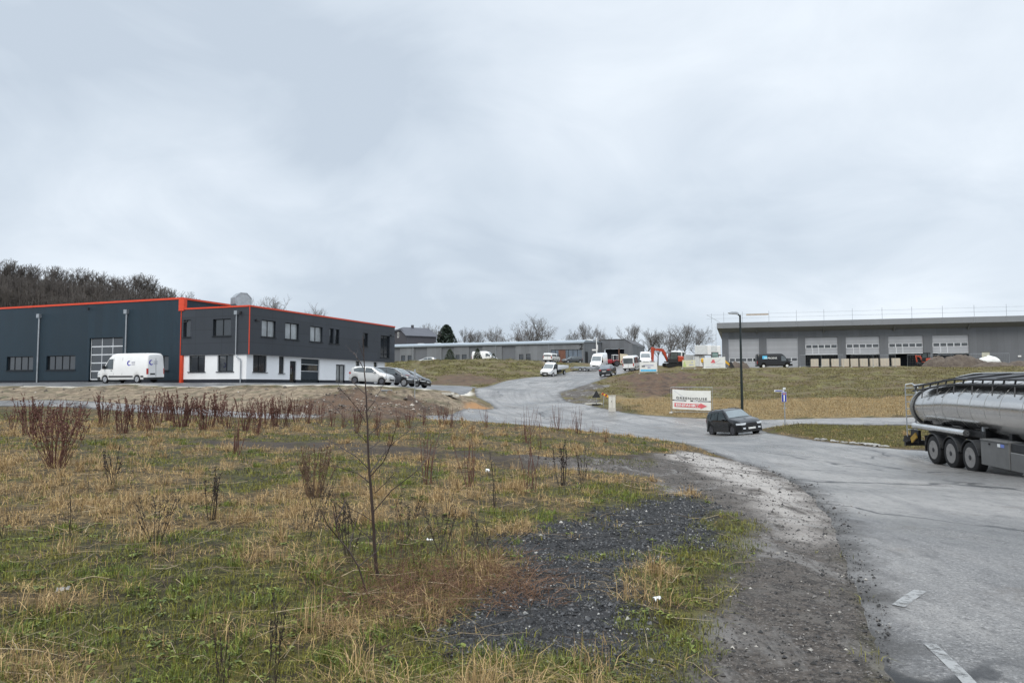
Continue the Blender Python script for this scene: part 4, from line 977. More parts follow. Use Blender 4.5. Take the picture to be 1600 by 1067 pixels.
def interp(P, x):
    P = sorted(P); return float(np.interp(x, [p[0] for p in P], [p[1] for p in P]))
class Body:
    def __init__(s, L, Wd, top, belt, zb, wheels, tumble, endr=.45, endk=.16, rim=.06):
        s.L, s.W, s.top, s.belt, s.zb, s.wheels, s.tum, s.endr, s.endk, s.rim = L, Wd, top, belt, zb, wheels, tumble, endr, endk, rim
    def hw(s, x):
        e = max(0.0, (abs(x)-(s.L/2-s.endr))/s.endr); return s.W/2*(1-s.endk*e*e)
    def T(s, x): return interp(s.top, x)
    def B(s, x): return min(interp(s.belt, x), s.T(x)-.05)
    def side(s, x, z):
        b = s.B(x); w = s.hw(x)
        return w if z <= b else w-s.tum*(z-b)
    def arch(s, x):
        a = s.zb
        for (xw, r, _) in s.wheels:
            R_ = r*1.13
            if abs(x-xw) < R_: a = max(a, r+math.sqrt(R_*R_-(x-xw)**2)*.98)
        return a
    def mesh(s, name):
        xs = set(np.linspace(-s.L/2, s.L/2, 45)) | {p[0] for p in s.top}
        for (xw, r, _) in s.wheels:
            xs |= set(xw+np.linspace(-1, 1, 25)*r*1.13) | {xw-r*1.131, xw+r*1.131}
        xs = sorted(x for x in xs if -s.L/2 <= x <= s.L/2)
        rings = []
        for x in xs:
            w = s.hw(x); T = s.T(x); B = s.B(x); a = min(s.arch(x), B-.04); wi = s.W/2-.26; wt = w-s.tum*(T-B); zb = s.zb+.02
            low = s.zb+.0 if a <= s.zb+.001 else a
            half = [(0, zb), (min(wi, w*.8), zb), (min(wi, w*.8), max(low, zb)), (w*.955, max(low, zb)), (w*.992, min(max(low, zb)+.09, B-.03)), (w, max(low+.10, min(max(low, zb)+.30, B-.02))) if B-low > .16 else (w, B-.012), (w*.985, B), (wt+.012*(T-B), T-min(.10, (T-B)*.3)), (wt-.04, T-min(.03, (T-B)*.12)), (wt-.14, T), (wt*.45, T+.018), (0, T+.025)]
            rings.append([(x, y, z) for y, z in half]+[(x, -y, z) for y, z in half[-2:0:-1]])
        n = len(rings[0]); mb = MB(); F = []
        for i in range(len(rings)-1):
            for k in range(n): F.append((i*n+k, i*n+(k+1) % n, (i+1)*n+(k+1) % n, (i+1)*n+k))
        F.append(tuple(range(n))); F.append(tuple(range((len(rings)-1)*n, len(rings)*n))[::-1])
        mb.add([p for r in rings for p in r], F)
        return mb
    def sidepoly(s, mb, poly, sg, off=.006):
        """panel on the flank, following its slope"""
        P = []
        c = [sum(p[0] for p in poly)/len(poly), sum(p[1] for p in poly)/len(poly)]
        for x, z in poly: P.append((x, sg*(s.side(x, z)+off), z))
        mb.add(P, [tuple(range(len(P)))])
    def topstrip(s, mb, x0, x1, inset, off=.008, n=8):
        """glass lying along the top line between two stations"""
        V = []
        for i in range(n+1):
            x = x0+(x1-x0)*i/n; T = s.T(x); B = s.B(x); w = s.hw(x)-s.tum*(T-B)-inset
            dx = .01; sl = (s.T(x+dx)-s.T(x-dx))/(2*dx); nx, nz = -sl, 1; l = math.hypot(nx, nz); nx /= l; nz /= l
            for k in range(7):
                q = -1+2*k/6; y = w*q; zz = T+.025*(1-abs(q)**1.5)
                V.append((x+nx*off, y, zz+nz*off))
        mb.add(V, [(i*7+k, i*7+k+1, i*7+k+8, i*7+k+7) for i in range(n) for k in range(6)])
    def wrap(s, mb, z0, z1, front, back=.4, inner=.2, off=.012, sg=(1, -1)):
        """band round a corner: from back metres along the flank to inner metres in from the corner along the end"""
        E = 1 if front else -1
        for g in sg:
            pts = [(E*(s.L/2-back*(1-i/6)), None) for i in range(7)]; P = [(x, g*(s.hw(x)+off)) for x, _ in pts]
            we = s.hw(E*s.L/2); P.append((E*(s.L/2+off), g*(we+off*.3))); P.append((E*(s.L/2+off), g*max(0, we-inner)))
            V = [(x, y, z) for x, y in P for z in (z0, z1)]
            mb.add(V, [(2*i, 2*i+1, 2*i+3, 2*i+2) for i in range(len(P)-1)])
    def endpanel(s, mb, z0, z1, y0, y1, front, off=.016, dep=.02):
        E = 1 if front else -1; x = E*(s.L/2+off); mb.box((x, (y0+y1)/2, (z0+z1)/2), (dep, y1-y0, z1-z0), 0, .006)
def wheel(par, x, y, r, wdt, rimm, spokes=5, sg=1):
    p = [(r*.60, -wdt/2), (r*.93, -wdt/2), (r, -wdt/2+.03), (r, wdt/2-.03), (r*.93, wdt/2), (r*.60, wdt/2)]
    m = MB(); m.lathe(p, (0, 0, 0), 'y', 30); t_ = m.build('wheel', M_TYRE, par, 40, (x, y, r))
    q = MB(); q.lathe([(r*.66, sg*(wdt/2+.002)), (r*.62, sg*(wdt/2+.004)), (r*.56, sg*(wdt/2-.02))], (0, 0, 0), 'y', 30)
    q.lathe([(r*.16, sg*(wdt/2-.015)), (r*.13, sg*(wdt/2+.006))], (0, 0, 0), 'y', 12)
    for k in range(spokes if spokes < 8 else 0):
        a = 2*PI*k/spokes; q.bar((r*.1*math.cos(a), sg*(wdt/2-.01), r*.1*math.sin(a)), (r*.62*math.cos(a), sg*(wdt/2-.006), r*.62*math.sin(a)), r*.14 if spokes < 8 else r*.09, .02)
    if spokes >= 8:
        q.lathe([(r*.55, sg*(wdt/2-.02)), (r*.40, sg*(wdt/2-.05)), (r*.36, sg*(wdt/2-.06))], (0, 0, 0), 'y', 24)
        for k in range(10): a = 2*PI*k/10; q.lathe([(.018, sg*(wdt/2-.03)), (.018, sg*(wdt/2+.0))], (r*.29*math.cos(a), 0, r*.29*math.sin(a)), 'y', 6)
    q.build('rim', rimm, t_, 40)
    if spokes >= 8: d = MB(); d.lathe([(r*.35, sg*(wdt/2-.055)), (r*.20, sg*(wdt/2-.05)), (r*.16, sg*(wdt/2+.01)), (r*.05, sg*(wdt/2+.02))], (0, 0, 0), 'y', 20); d.build('hub', M_TRIM, t_, 40)
    d = MB(); d.lathe([(r*.60, sg*(wdt/2-.035)), (r*.60, sg*(wdt/2-.03))], (0, 0, 0), 'y', 20); d.build('rim_shade_disc', M_BLACK, t_)  # black disc behind the rim, standing in for shade inside the wheel
    return t_
def settle(root, x, y, heading, L=4.0, dz=.035, flat=False):
    """stand a vehicle on the ground, tilted with the slope"""
    z = h1(x, y); c, s = math.cos(heading), math.sin(heading); e = L*.3
    fx = (h1(x+c*e, y+s*e)-h1(x-c*e, y-s*e))/(2*e); fy = (h1(x-s*.8, y+c*.8)-h1(x+s*.8, y-c*.8))/1.6
    if flat: fx = fy = 0
    X = Vector((c, s, fx)).normalized(); Y = Vector((-s, c, fy)); Z = X.cross(Y).normalized(); Y = Z.cross(X)
    root.matrix_world = Matrix.Translation((x, y, z+dz)) @ Matrix((X, Y, Z)).transposed().to_4x4()
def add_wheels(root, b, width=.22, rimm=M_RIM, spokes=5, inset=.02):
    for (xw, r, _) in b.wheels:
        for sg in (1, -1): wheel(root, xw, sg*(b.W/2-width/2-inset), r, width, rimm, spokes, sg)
def mirror(root, b, x, z, m, size=(.12, .2, .15)):
    for sg in (1, -1):
        q = MB(); q.box((x, sg*(b.side(x, z)+.13), z), size, 0, .03); q.bar((x, sg*(b.side(x, z)-.02), z-.05), (x, sg*(b.side(x, z)+.1), z-.03), .05); q.build('wing_mirror', m, root)
def glassparts(root, b, sides, wind, rear, m=M_CARGLASS, screen=M_SCREEN):
    for nm, polys in (('side_window', sides),):
        for poly in polys:
            for sg in (1, -1): q = MB(); b.sidepoly(q, poly, sg); q.build(nm, m, root)
    if wind: q = MB(); b.topstrip(q, wind[0], wind[1], wind[2] if len(wind) > 2 else .10); q.build('windscreen', screen, root, 60)
    if rear: q = MB(); b.topstrip(q, rear[0], rear[1], .12); q.build('rear_window', m, root, 60)

def suv(label, x, y, hd, p=M_PBLACK, rimm=M_RIMD, sporty=False, plate_rear=False):
    root = thing('parked_suv' if False else 'suv', label, 'car')
    if sporty: top = [(-2.32, .80), (-2.26, 1.02), (-1.9, 1.18), (-1.2, 1.50), (-.5, 1.60), (0, 1.58), (.25, 1.54), (.95, 1.10), (1.3, 1.06), (1.95, .97), (2.22, .86), (2.32, .74)]
    else: top = [(-2.32, .86), (-2.27, 1.10), (-2.05, 1.44), (-1.75, 1.60), (-1.1, 1.66), (-.3, 1.67), (.15, 1.62), (.35, 1.55), (1.0, 1.13), (1.3, 1.09), (1.95, 1.00), (2.22, .90), (2.32, .78)]
    b = Body(4.65, 1.88, top, [(-2.32, .92), (-2.2, 1.04), (-1, 1.0), (.9, .98), (1.2, .95), (2.32, .72)], .24, [(-1.38, .37, 0), (1.43, .37, 0)], .34)
    b.endr, b.endk = .75, .22
    b.mesh('b').build('body', p, root, 38)
    zr = 1.52 if not sporty else 1.42
    sides = [[(.80, 1.03), (.17, zr-.02), (-.32, zr+.02), (-.32, 1.03)], [(-.40, 1.03), (-.40, zr+.02), (-1.15, zr-.02 if not sporty else 1.36), (-1.28, 1.06)]]
    sides.append([(-1.36, 1.07), (-1.24, zr-.03), (-1.70, zr-.10), (-1.93, 1.20)] if not sporty else [(-1.36, 1.07), (-1.22, 1.33), (-1.62, 1.18)])
    glassparts(root, b, sides, (.32, .98), (-2.22, -1.82) if not sporty else (-1.98, -1.15))
    add_wheels(root, b, .24, rimm, 5)
    for z0, z1, fr, mm, nm, bk, inn in ((.70, .84, True, M_LAMPW, 'headlight', .38, .34), (.84, 1.0, False, M_LAMPR, 'tail_light', .35, .3)):
        for sg in (1, -1): q = MB(); b.wrap(q, z0, z1-(.02 if fr else 0), fr, bk, inn, .012, (sg,)); q.build(nm, mm, root)
    q = MB(); b.endpanel(q, .58, .78, -.42, .42, True); q.build('grille', M_BLACK, root)
    for sg in (1, -1): q = MB(); b.endpanel(q, .44, .53, sg*.55-.09, sg*.55+.09, True); q.build('fog_light', M_LAMPW, root)
    q = MB(); b.wrap(q, .25, .40, True, .35, 2, .01); b.wrap(q, .25, .42, False, .35, 2, .01); q.build('bumper', M_BLACK, root)
    q = MB(); b.endpanel(q, .42, .53, -.26, .26, True, .03) ; q.build('number_plate', M_PLATE, root)
    q = MB(); b.endpanel(q, .66, .77, -.26, .26, False, .03); q.build('number_plate', M_PLATE, root)
    mirror(root, b, .62, 1.06, p)
    if not sporty:
        q = MB()
        for sg in (1, -1): q.tube([(.1, sg*.62, 1.63), (-.3, sg*.63, 1.70), (-1.3, sg*.62, 1.69), (-1.7, sg*.60, 1.62)], .02, 6)
        q.build('roof_rail', M_TRIM, root)
    settle(root, x, y, hd, 4.6); return root

def hatch(label, x, y, hd, p, name='parked_hatchback', L=3.6, Wd=1.64, h=1.48, rimm=M_RIMD, cross=False, extras=True):
    root = thing(name, label, 'car'); k = L/3.6; q_ = h/1.48
    top = [(-1.80*k, .84*q_), (-1.77*k, 1.05*q_), (-1.60*k, 1.36*q_), (-1.35*k, 1.45*q_), (-.6*k, 1.48*q_), (.1*k, 1.45*q_), (.35*k, 1.37*q_), (1.0*k, 1.02*q_), (1.2*k, .97*q_), (1.6*k, .86*q_), (1.76*k, .74*q_), (1.80*k, .64*q_)]
    r = .29 if not cross else .34
    b = Body(L, Wd, top, [(-1.8*k, .86*q_), (-1.3*k, .94*q_), (.9*k, .86*q_), (1.8*k, .60*q_)], .2 if not cross else .26, [(-1.20*k, r, 0), (1.21*k, r, 0)], .30, .5, .2)
    b.mesh('b').build('body', p, root, 38)
    z0 = .96*q_; z1 = 1.36*q_
    sides = [[(.78*k, z0-.03), (.22*k, z1-.03), (-.30*k, z1), (-.30*k, z0)], [(-.37*k, z0), (-.37*k, z1), (-1.0*k, z1-.02), (-1.38*k, 1.22*q_), (-1.30*k, z0+.05)]]
    glassparts(root, b, sides, (.36*k, .99*k, .09), (-1.745*k, -1.44*k))
    add_wheels(root, b, .2, rimm, 5 if cross else 6)
    for zz0, zz1, fr, mm, nm, bk, inn in ((.56*q_, .70*q_, True, M_LAMPW, 'headlight', .4, .22), (.80*q_, .95*q_, False, M_LAMPR, 'tail_light', .2, .2)):
        for sg in (1, -1): q = MB(); b.wrap(q, zz0, min(zz1, b.T(L/2)-.02) if fr else zz1, fr, bk, inn, .012, (sg,)); q.build(nm, mm, root)
    q = MB(); b.endpanel(q, .36*q_, .48*q_, -.45, .45, True); q.build('grille', M_BLACK, root)
    q = MB(); b.endpanel(q, .49*q_, .58*q_, -.26, .26, True, .03); q.build('number_plate', M_PLATE, root)
    mirror(root, b, .55*k, z0+.04, p if not cross else M_BLACK, (.1, .18, .13))
    if cross:
        q = MB(); b.wrap(q, .27, .46, True, .35, 2, .012); b.wrap(q, .27, .46, False, .35, 2, .012); q.build('bumper', M_TRIM, root)
        q = MB()
        for sg in (1, -1): q.tube([(.98*k, sg*(b.side(.98*k, .95)-.05), 1.03*q_), (.36*k, sg*(b.side(.36*k, 1.36)-.02), 1.385*q_), (-.2*k, sg*(b.side(-.2*k, 1.45)-.03), 1.47*q_), (-1.3*k, sg*(b.side(-1.3*k, 1.45)-.03), 1.45*q_)], .03, 6)
        q.build('roof_rail', M_GALV, root)
    settle(root, x, y, hd, L); return root

def van(label, x, y, hd, p, L=5.9, h=2.6, name='panel_van', cab_only=False, sidewin=False, rearwin=False, logo=None, rimm=M_RIM, trim=True, dz=.035):
    root = thing(name, label, 'van'); Lh = L/2
    top = [(-Lh, h-.42), (-Lh+.05, h-.16), (-Lh+.25, h-.02), (-Lh+1, h), (Lh-2.1, h), (Lh-1.75, h-.10), (Lh-1.45, h-.32), (Lh-.80, 1.42), (Lh-.55, 1.28), (Lh-.15, 1.08), (Lh-.03, .95), (Lh, .80)]
    if h < 2.3: top = [(-Lh, h-.4), (-Lh+.05, h-.14), (-Lh+.25, h-.02), (-Lh+1, h), (Lh-1.9, h), (Lh-1.6, h-.08), (Lh-.85, 1.32), (Lh-.6, 1.2), (Lh-.15, 1.05), (Lh-.03, .95), (Lh, .80)]
    b = Body(L, 2.0, top, [(-Lh, 1.25), (Lh-1.2, 1.22), (Lh-.5, 1.1), (Lh, .72)], .30, [(-Lh+1.15, .35, 0), (Lh-.98, .35, 0)], .11, .35, .10)
    if cab_only:
        c0 = Lh-2.15
        top = [(c0, h-.12), (c0+.2, h-.01)]+[t_ for t_ in top if t_[0] > c0+.3]
        b.top = top
        bb = Body(2.15, 2.0, [(t_[0]-c0-1.075, t_[1]) for t_ in top], [(-1.075, 1.22), (-.1, 1.2), (.55, 1.1), (1.075, .72)], .30, [(1.075-.98, .35, 0)], .11, .3, .08)
        m = bb.mesh('b'); m.v = [(vx_+c0+1.075, vy_, vz_) for vx_, vy_, vz_ in m.v]; m.build('cab', p, root, 38)
    else: b.mesh('b').build('body', p, root, 38)
    sides = [[(Lh-.92, 1.28), (Lh-1.42, h-.50 if h > 2.3 else h-.22), (Lh-1.95, h-.46 if h > 2.3 else h-.2), (Lh-1.98, 1.24)]]
    if sidewin: sides += [[(Lh-2.15, 1.25), (Lh-2.15, h-.25), (Lh-3.2, h-.25), (Lh-3.2, 1.25)], [(Lh-3.3, 1.25), (Lh-3.3, h-.25), (-Lh+.25, h-.25), (-Lh+.25, 1.25)]]
    glassparts(root, b, sides, (Lh-1.42, Lh-.84, .12), None)
    add_wheels(root, b, .22, rimm, 6)
    for sg in (1, -1):
        q = MB(); b.wrap(q, .74, .92 if h < 2.3 else .90, True, .4, .22, .012, (sg,)); q.build('headlight', M_LAMPW, root)
        if not cab_only: q = MB(); b.wrap(q, .78, 1.28, False, .08, .10, .012, (sg,)); q.build('tail_light', M_LAMPR, root)
    q = MB(); b.endpanel(q, .60, .78, -.55, .55, True); q.build('grille', M_BLACK, root)
    q = MB(); b.wrap(q, .30, .56, True, .45, 2, .014)
    if not cab_only: b.wrap(q, .30, .50, False, .35, 2, .014)
    q.build('bumper', M_TRIM, root)
    q = MB(); b.endpanel(q, .42, .53, -.26, .26, True, .03); q.build('number_plate', M_PLATE, root)
    mirror(root, b, Lh-1.0, 1.42, M_BLACK if p is not M_PWHITE else M_BLACK, (.14, .22, .34))
    if trim and not cab_only:
        for sg in (1, -1):
            q = MB(); a, c = -Lh+1.6, Lh-1.45; b.sidepoly(q, [(a, .52), (c, .52), (c, .66), (a, .66)], sg, .01); b.sidepoly(q, [(-Lh+.36, .52), (-Lh+.70, .52), (-Lh+.70, .66), (-Lh+.36, .66)], sg, .01); q.build('side_moulding', M_TRIM, root)
        q = MB()
        for sg in (1, -1): b.sidepoly(q, [(Lh-2.05, .7), (Lh-2.03, .7), (Lh-2.03, h-.4), (Lh-2.05, h-.4)], sg, .008); b.sidepoly(q, [(-.1, .7), (-.075, .7), (-.075, h-.35), (-.1, h-.35)], sg, .008)
        q.bar((-Lh-.004, 0, .55), (-Lh-.004, 0, h-.45), .03, .008)
        for sg in (1, -1): b.sidepoly(q, [(Lh-1.9, 1.10), (Lh-1.72, 1.10), (Lh-1.72, 1.15), (Lh-1.9, 1.15)], sg, .02)
        q.build('door_gap', M_TRIM, root)
    if rearwin:
        q = MB(); q.b2((-Lh-.03, -.80, 1.22), (-Lh-.004, .80, h-.36)); q.build('rear_window', M_CARGLASS, root)
    settle(root, x, y, hd, L, dz); root['_'] = 0; del root['_']
    return root, b

# -- cars in the left yard
HU = math.atan2(-VD[1], -VD[0])
vp = xd(205, 66.3)
w1, wb = van('white high roof van parked along the blue grey hall, blue ring emblems on its doors', vp[0], vp[1], math.atan2(VD[1], VD[0]), M_PWHITE, 5.95, 2.62)
def ring_emblem(par, loc, rot, s):
    q = MB(); n = 18
    a0 = R(60); a1 = R(330); P = []
    for i in range(n+1):
        a = a0+(a1-a0)*i/n; w = .10+.16*math.sin(PI*i/n)
        P += [((.5-w)*math.cos(a)*s, (.5-w)*math.sin(a)*s, 0), (.5*math.cos(a)*s, .5*math.sin(a)*s, 0)]
    q.add(P, [(2*i, 2*i+1, 2*i+3, 2*i+2) for i in range(n)])
    o = q.build('emblem', M_LOGO, par, None, loc); o.rotation_euler = rot
    for k in range(3):
        q = MB(); q.b2((0, 0, 0), (.50*s*(1.7 if k else 1.9), .10*s, .002)); o2 = q.build('lettering', M_LOGOG, par); o2.rotation_euler = rot
        M_ = Matrix.Translation(loc) @ Matrix.Rotation(rot[2], 4, 'Z') @ Matrix.Rotation(rot[0], 4, 'X'); o2.location = M_ @ Vector((.62*s, (.18-.26*k)*s, 0))
Lh = 5.95/2
ring_emblem(w1, (-Lh+2.1, wb.side(-Lh+1.6, 1.75)+.014, 1.75), (PI/2, 0, PI), .46)
ring_emblem(w1, (-Lh-.016, .52, 1.80), (PI/2, 0, -PI/2), .46)
q = MB(); q.b2((-Lh-.02, .10, .74), (-Lh-.003, .62, .86)); q.build('plate_recess', M_BLACK, w1)
c1 = xd(581, 63.2)
hatch('light silver three door hatchback with dark wheels, nearest of the cars by the office', c1[0], c1[1], HU+R(8), M_PSILV, L=3.65, Wd=1.66, h=1.5)
c2 = xd(616, 66.0)
k2 = hatch('dark grey crossover with silver roof rails and red bonnet sticker, middle of the parked row', c2[0], c2[1], HU+R(2), M_PGREY, 'parked_crossover', 4.15, 1.76, 1.62, M_RIM, True)
c3 = xd(635, 69.0)
hatch('low black car with dark rims, farthest of the cars by the office', c3[0], c3[1], HU+R(2), M_PBLACK, 'parked_hatchback', 4.35, 1.78, 1.50, M_RIM)
q = MB(); q.box((1.62, -.55, 1.0), (.34, .5, .02), 0, 0, .12); q.build('bonnet_sticker', M_RED, k2)

# -- cars on the road
s1 = xd(1145.0, 44.9)
suv('black suv waiting at the junction with its headlights towards the road', s1[0], s1[1], R(284)).scale = (.88, .88, .94)
s2 = xd(950, 110)
suv('dark sloping-back crossover driving away up the hill road', s2[0], s2[1], R(70), M_PDARK, M_RIM, True)
# -- pickup with drop-side bed
pk = xd(866, 121.5)
fb, b_ = van('white drop-side pickup truck parked on the left of the hill road', pk[0], pk[1], R(236), M_PWHITE, 5.8, 2.25, 'flatbed_truck', True)
fb['category'] = 'truck'
Lh = 2.9; q = MB(); q.b2((-Lh-.1, -1.02, .98), (Lh-2.3, 1.02, 1.06)); q.build('load_bed', M_GALV, fb)
for nm, lo, hi in (('drop_side', (-Lh-.1, 1.0, 1.06), (Lh-2.3, 1.04, 1.46)), ('drop_side', (-Lh-.1, -1.04, 1.06), (Lh-2.3, -1.0, 1.46)), ('tailgate', (-Lh-.13, -1.0, 1.06), (-Lh-.09, 1.0, 1.46)), ('headboard', (Lh-2.33, -1.0, 1.06), (Lh-2.29, 1.0, 2.0))):
    q = MB(); q.b2(lo, hi); q.build(nm, M_ALU if nm != 'headboard' else M_TRIM, fb)
q = MB()
for sg in (1, -1): q.b2((-Lh, sg*.40-.05, .55), (Lh-2.0, sg*.40+.05, .72))
q.b2((-1.0, .45, .5), (.1, .8, .85)); q.build('chassis', M_BLACK, fb)
# -- white van behind it
pv = xd(936, 133)
van('white high roof van parked beside the flat trailer on the hill road', pv[0], pv[1], R(250), M_PWHITE, 6.0, 2.65)
# -- flat trailer
tr_x = xd(913, 127.5)
ft = thing('flat_trailer', 'low galvanised flat trailer parked in front of the white van', 'trailer')
q = MB(); q.b2((-2.2, -.98, .42), (2.2, .98, .52)); q.build('deck', M_GALV, ft)
q = MB()
for sg in (1, -1): q.b2((-2.2, sg*1.0-.03, .40), (2.2, sg*1.0+.03, .66))
q.b2((2.2, -1.0, .45), (2.26, 1.0, .95)); q.build('side_rail', M_GALV, ft)
q = MB(); q.bar((2.2, .8, .46), (3.5, 0, .46), .08); q.bar((2.2, -.8, .46), (3.5, 0, .46), .08); q.build('drawbar', M_GALV, ft)
for xw in (-.4, .4):
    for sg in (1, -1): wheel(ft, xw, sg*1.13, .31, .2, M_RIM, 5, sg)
q = MB(); q.b2((-2.24, -.98, .3), (-2.2, .98, .45)); q.build('light_bar', M_LAMPR, ft)
settle(ft, tr_x[0], tr_x[1], R(338), 4)
# -- vehicles up on the forecourts
p_ = xd(862, 152); w, _ = van('small white van with dark rear windows above the bank behind the pickup', p_[0], p_[1], R(62), M_PWHITE, 4.4, 1.85, 'delivery_van', False, True, True)
p_ = xd(757, 158); van('white van half hidden behind the bank in front of the long hall', p_[0], p_[1], R(-20), M_PWHITE, 5.2, 2.35)
p_ = xd(668, 166); hatch('silver car parked behind the bank by the long hall doors', p_[0], p_[1], R(160), M_PSILV, 'parked_hatchback', 4.2, 1.75, 1.45)
p_ = xd(894, 158); hatch('grey car parked in front of the blue shopfront', p_[0], p_[1], R(205), M_PGREY, 'parked_hatchback', 4.4, 1.8, 1.45, M_RIM)
p_ = xd(988, 124); w, _ = van('white minibus with dark rear window at the top of the road', p_[0], p_[1], R(66), M_PWHITE, 5.0, 2.45, 'minibus', False, True, True)
p_ = xd(1008, 137); van('white van facing the road behind the blue and white banner', p_[0], p_[1], R(262), M_PWHITE, 5.6, 2.6)
p_ = xd(1209, 137.5); bv, bb = van('black high roof van with light blue emblem and white lettering before the big hall', p_[0], p_[1], R(-8), M_PBLACK, 6.3, 2.65, rimm=M_PLATE)
yy = -(bb.side(-1.0, 1.9)+.013)
q = MB(); q.box((-1.75, yy, 1.88), (.85, .012, .72), 0, .005); eb = q.build('emblem', M_CYAN, bv)
q = MB(); q.box((-1.62, yy-.008, 1.82), (.5, .008, .3)); q.build('emblem_inlay', mat('pale_blue_inlay', (.45, .75, .88), .5), eb)
text('PROENS', .46, M_PLATE, bv, (-.42, yy, 1.78), (PI/2, 0, 0), 'lettering', sx=1.0, ex=.006, bold=.012)
q = MB(); q.b2((-2.2, yy-.004, 1.38), (-.1, yy+.004, 1.44)); q.b2((-2.1, yy-.004, 1.22), (.1, yy+.004, 1.28)); q.build('lettering', M_LOGOG, bv)
# white lorry and the red tractor
p_ = xd(1064, 152); lo = thing('white_lorry', 'white lorry with glazed cab standing behind the excavator', 'lorry')
q = MB(); q.box((1.9, 0, 2.0), (1.7, 2.4, 2.3), 0, .15); q.build('cab', M_PWHITE, lo); q = MB(); q.b2((2.74, -1.05, 2.0), (2.77, 1.05, 2.95)); q.build('windscreen', M_SCREEN, lo)
for sg in (1, -1): q = MB(); q.b2((1.5, sg*1.2-.012, 2.0), (2.4, sg*1.2+.012, 2.85)); q.build('side_window', M_CARGLASS, lo)
q = MB(); q.b2((-3.6, -1.2, 1.15), (.85, 1.2, 2.5)); q.build('tipper_body', M_WHITEP, lo); q = MB(); q.b2((-3.5, -.5, .7), (2.5, .5, 1.1)); q.build('chassis', M_BLACK, lo)
for xw in (-2.4, -1.2, 1.9):
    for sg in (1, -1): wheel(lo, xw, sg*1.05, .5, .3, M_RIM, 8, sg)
settle(lo, p_[0], p_[1], R(235), 5)
p_ = xd(956, 138); tc_ = thing('red_tractor', 'red tractor with open cab frame behind the white van', 'tractor')
q = MB(); q.box((.9, 0, 1.15), (1.9, .9, .9), 0, .12); q.box((-.9, 0, 1.1), (1.2, 1.5, .7), 0, .1); q.build('body', M_RED, tc_)
q = MB()
for sx in (-1.3, -.2):
    for sy in (-.6, .6): q.bar((sx, sy, 1.3), (sx, sy, 2.6), .07)
q.b2((-1.4, -.7, 2.58), (-.1, .7, 2.66)); q.build('cab_frame', M_WHITEP, tc_)
q = MB(); q.b2((-.23, -.55, 1.6), (-.2, .55, 2.5)); q.build('windscreen', M_SCREEN, tc_)
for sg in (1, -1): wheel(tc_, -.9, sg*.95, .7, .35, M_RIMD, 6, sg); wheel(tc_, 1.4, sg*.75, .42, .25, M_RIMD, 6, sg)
settle(tc_, p_[0], p_[1], R(190), 3); tc_.scale = (.8, .8, .8)

# -- orange excavator
p_ = xd(1051, 131); ex = thing('excavator', 'orange red crawler excavator with raised boom and dark cab on the site above the bank', 'excavator')
for sg in (1, -1):
    q = MB(); q.prism([(-1.5, .1), (-1.25, 0), (1.25, 0), (1.5, .1), (1.6, .4), (1.45, .68), (-1.45, .68), (-1.6, .4)], lambda a, z, d: (a, sg*.75+d-.2, z), .4); q.build('track', M_BLACK, ex)
q = MB(); q.b2((-1.6, -1.0, .8), (1.2, 1.0, .98)); q.b2((-.6, -.5, .6), (.6, .5, .8)); q.build('turntable', M_TRIM, ex)
q = MB(); q.box((-1.15, 0, 1.45), (1.1, 2.0, .95), 0, .12); q.box((.1, -.55, 1.35), (1.5, .85, .72), 0, .08); q.build('engine_housing', M_REDORANGE, ex)
q = MB(); q.prism([(-.55, .98), (1.0, .98), (1.05, 1.5), (.8, 2.65), (-.5, 2.65)], lambda a, z, d: (a, .02+d, z), .95); cb_ = q.build('cab', M_TRIM, ex)
q = MB()
for y0 in (.005, .975): q.add([(-.4, y0, 1.5), (.9, y0, 1.5), (.72, y0, 2.55), (-.4, y0, 2.55)], [(0, 1, 2, 3)])
q.add([(1.06, .1, 1.5), (1.06, .9, 1.5), (.815, .9, 2.6), (.815, .1, 2.6)], [(0, 1, 2, 3)]); q.build('pane', M_SCREEN, cb_)
q = MB(); q.prism([(.75, 1.15), (.95, 1.0), (1.25, 1.6), (1.9, 2.75), (3.55, 3.05), (3.6, 3.3), (1.75, 3.25), (1.2, 2.6)], lambda a, z, d: (a, -.55+d, z), .36); q.build('boom', M_REDORANGE, ex)
q = MB(); q.prism([(3.35, 3.45), (3.7, 3.55), (3.95, 3.4), (3.8, 1.0), (3.5, .9), (3.42, 2.6)], lambda a, z, d: (a, -.52+d, z), .3); q.build('dipper_arm', M_REDORANGE, ex)
q = MB(); q.prism([(3.85, .95), (3.45, 1.05), (3.0, .75), (2.85, .2), (3.25, .0), (3.7, .35)], lambda a, z, d: (a, -.85+d, z), .95); q.build('bucket', M_TRIM, ex)
q = MB(); q.tube([(1.0, -.37, 1.5), (1.9, -.37, 2.5)], .07, 8); q.tube([(2.0, -.37, 3.3), (3.5, -.37, 3.5)], .06, 8); q.build('hydraulic_ram', M_GALV, ex)
settle(ex, p_[0], p_[1], R(180+12), 3, .0); 
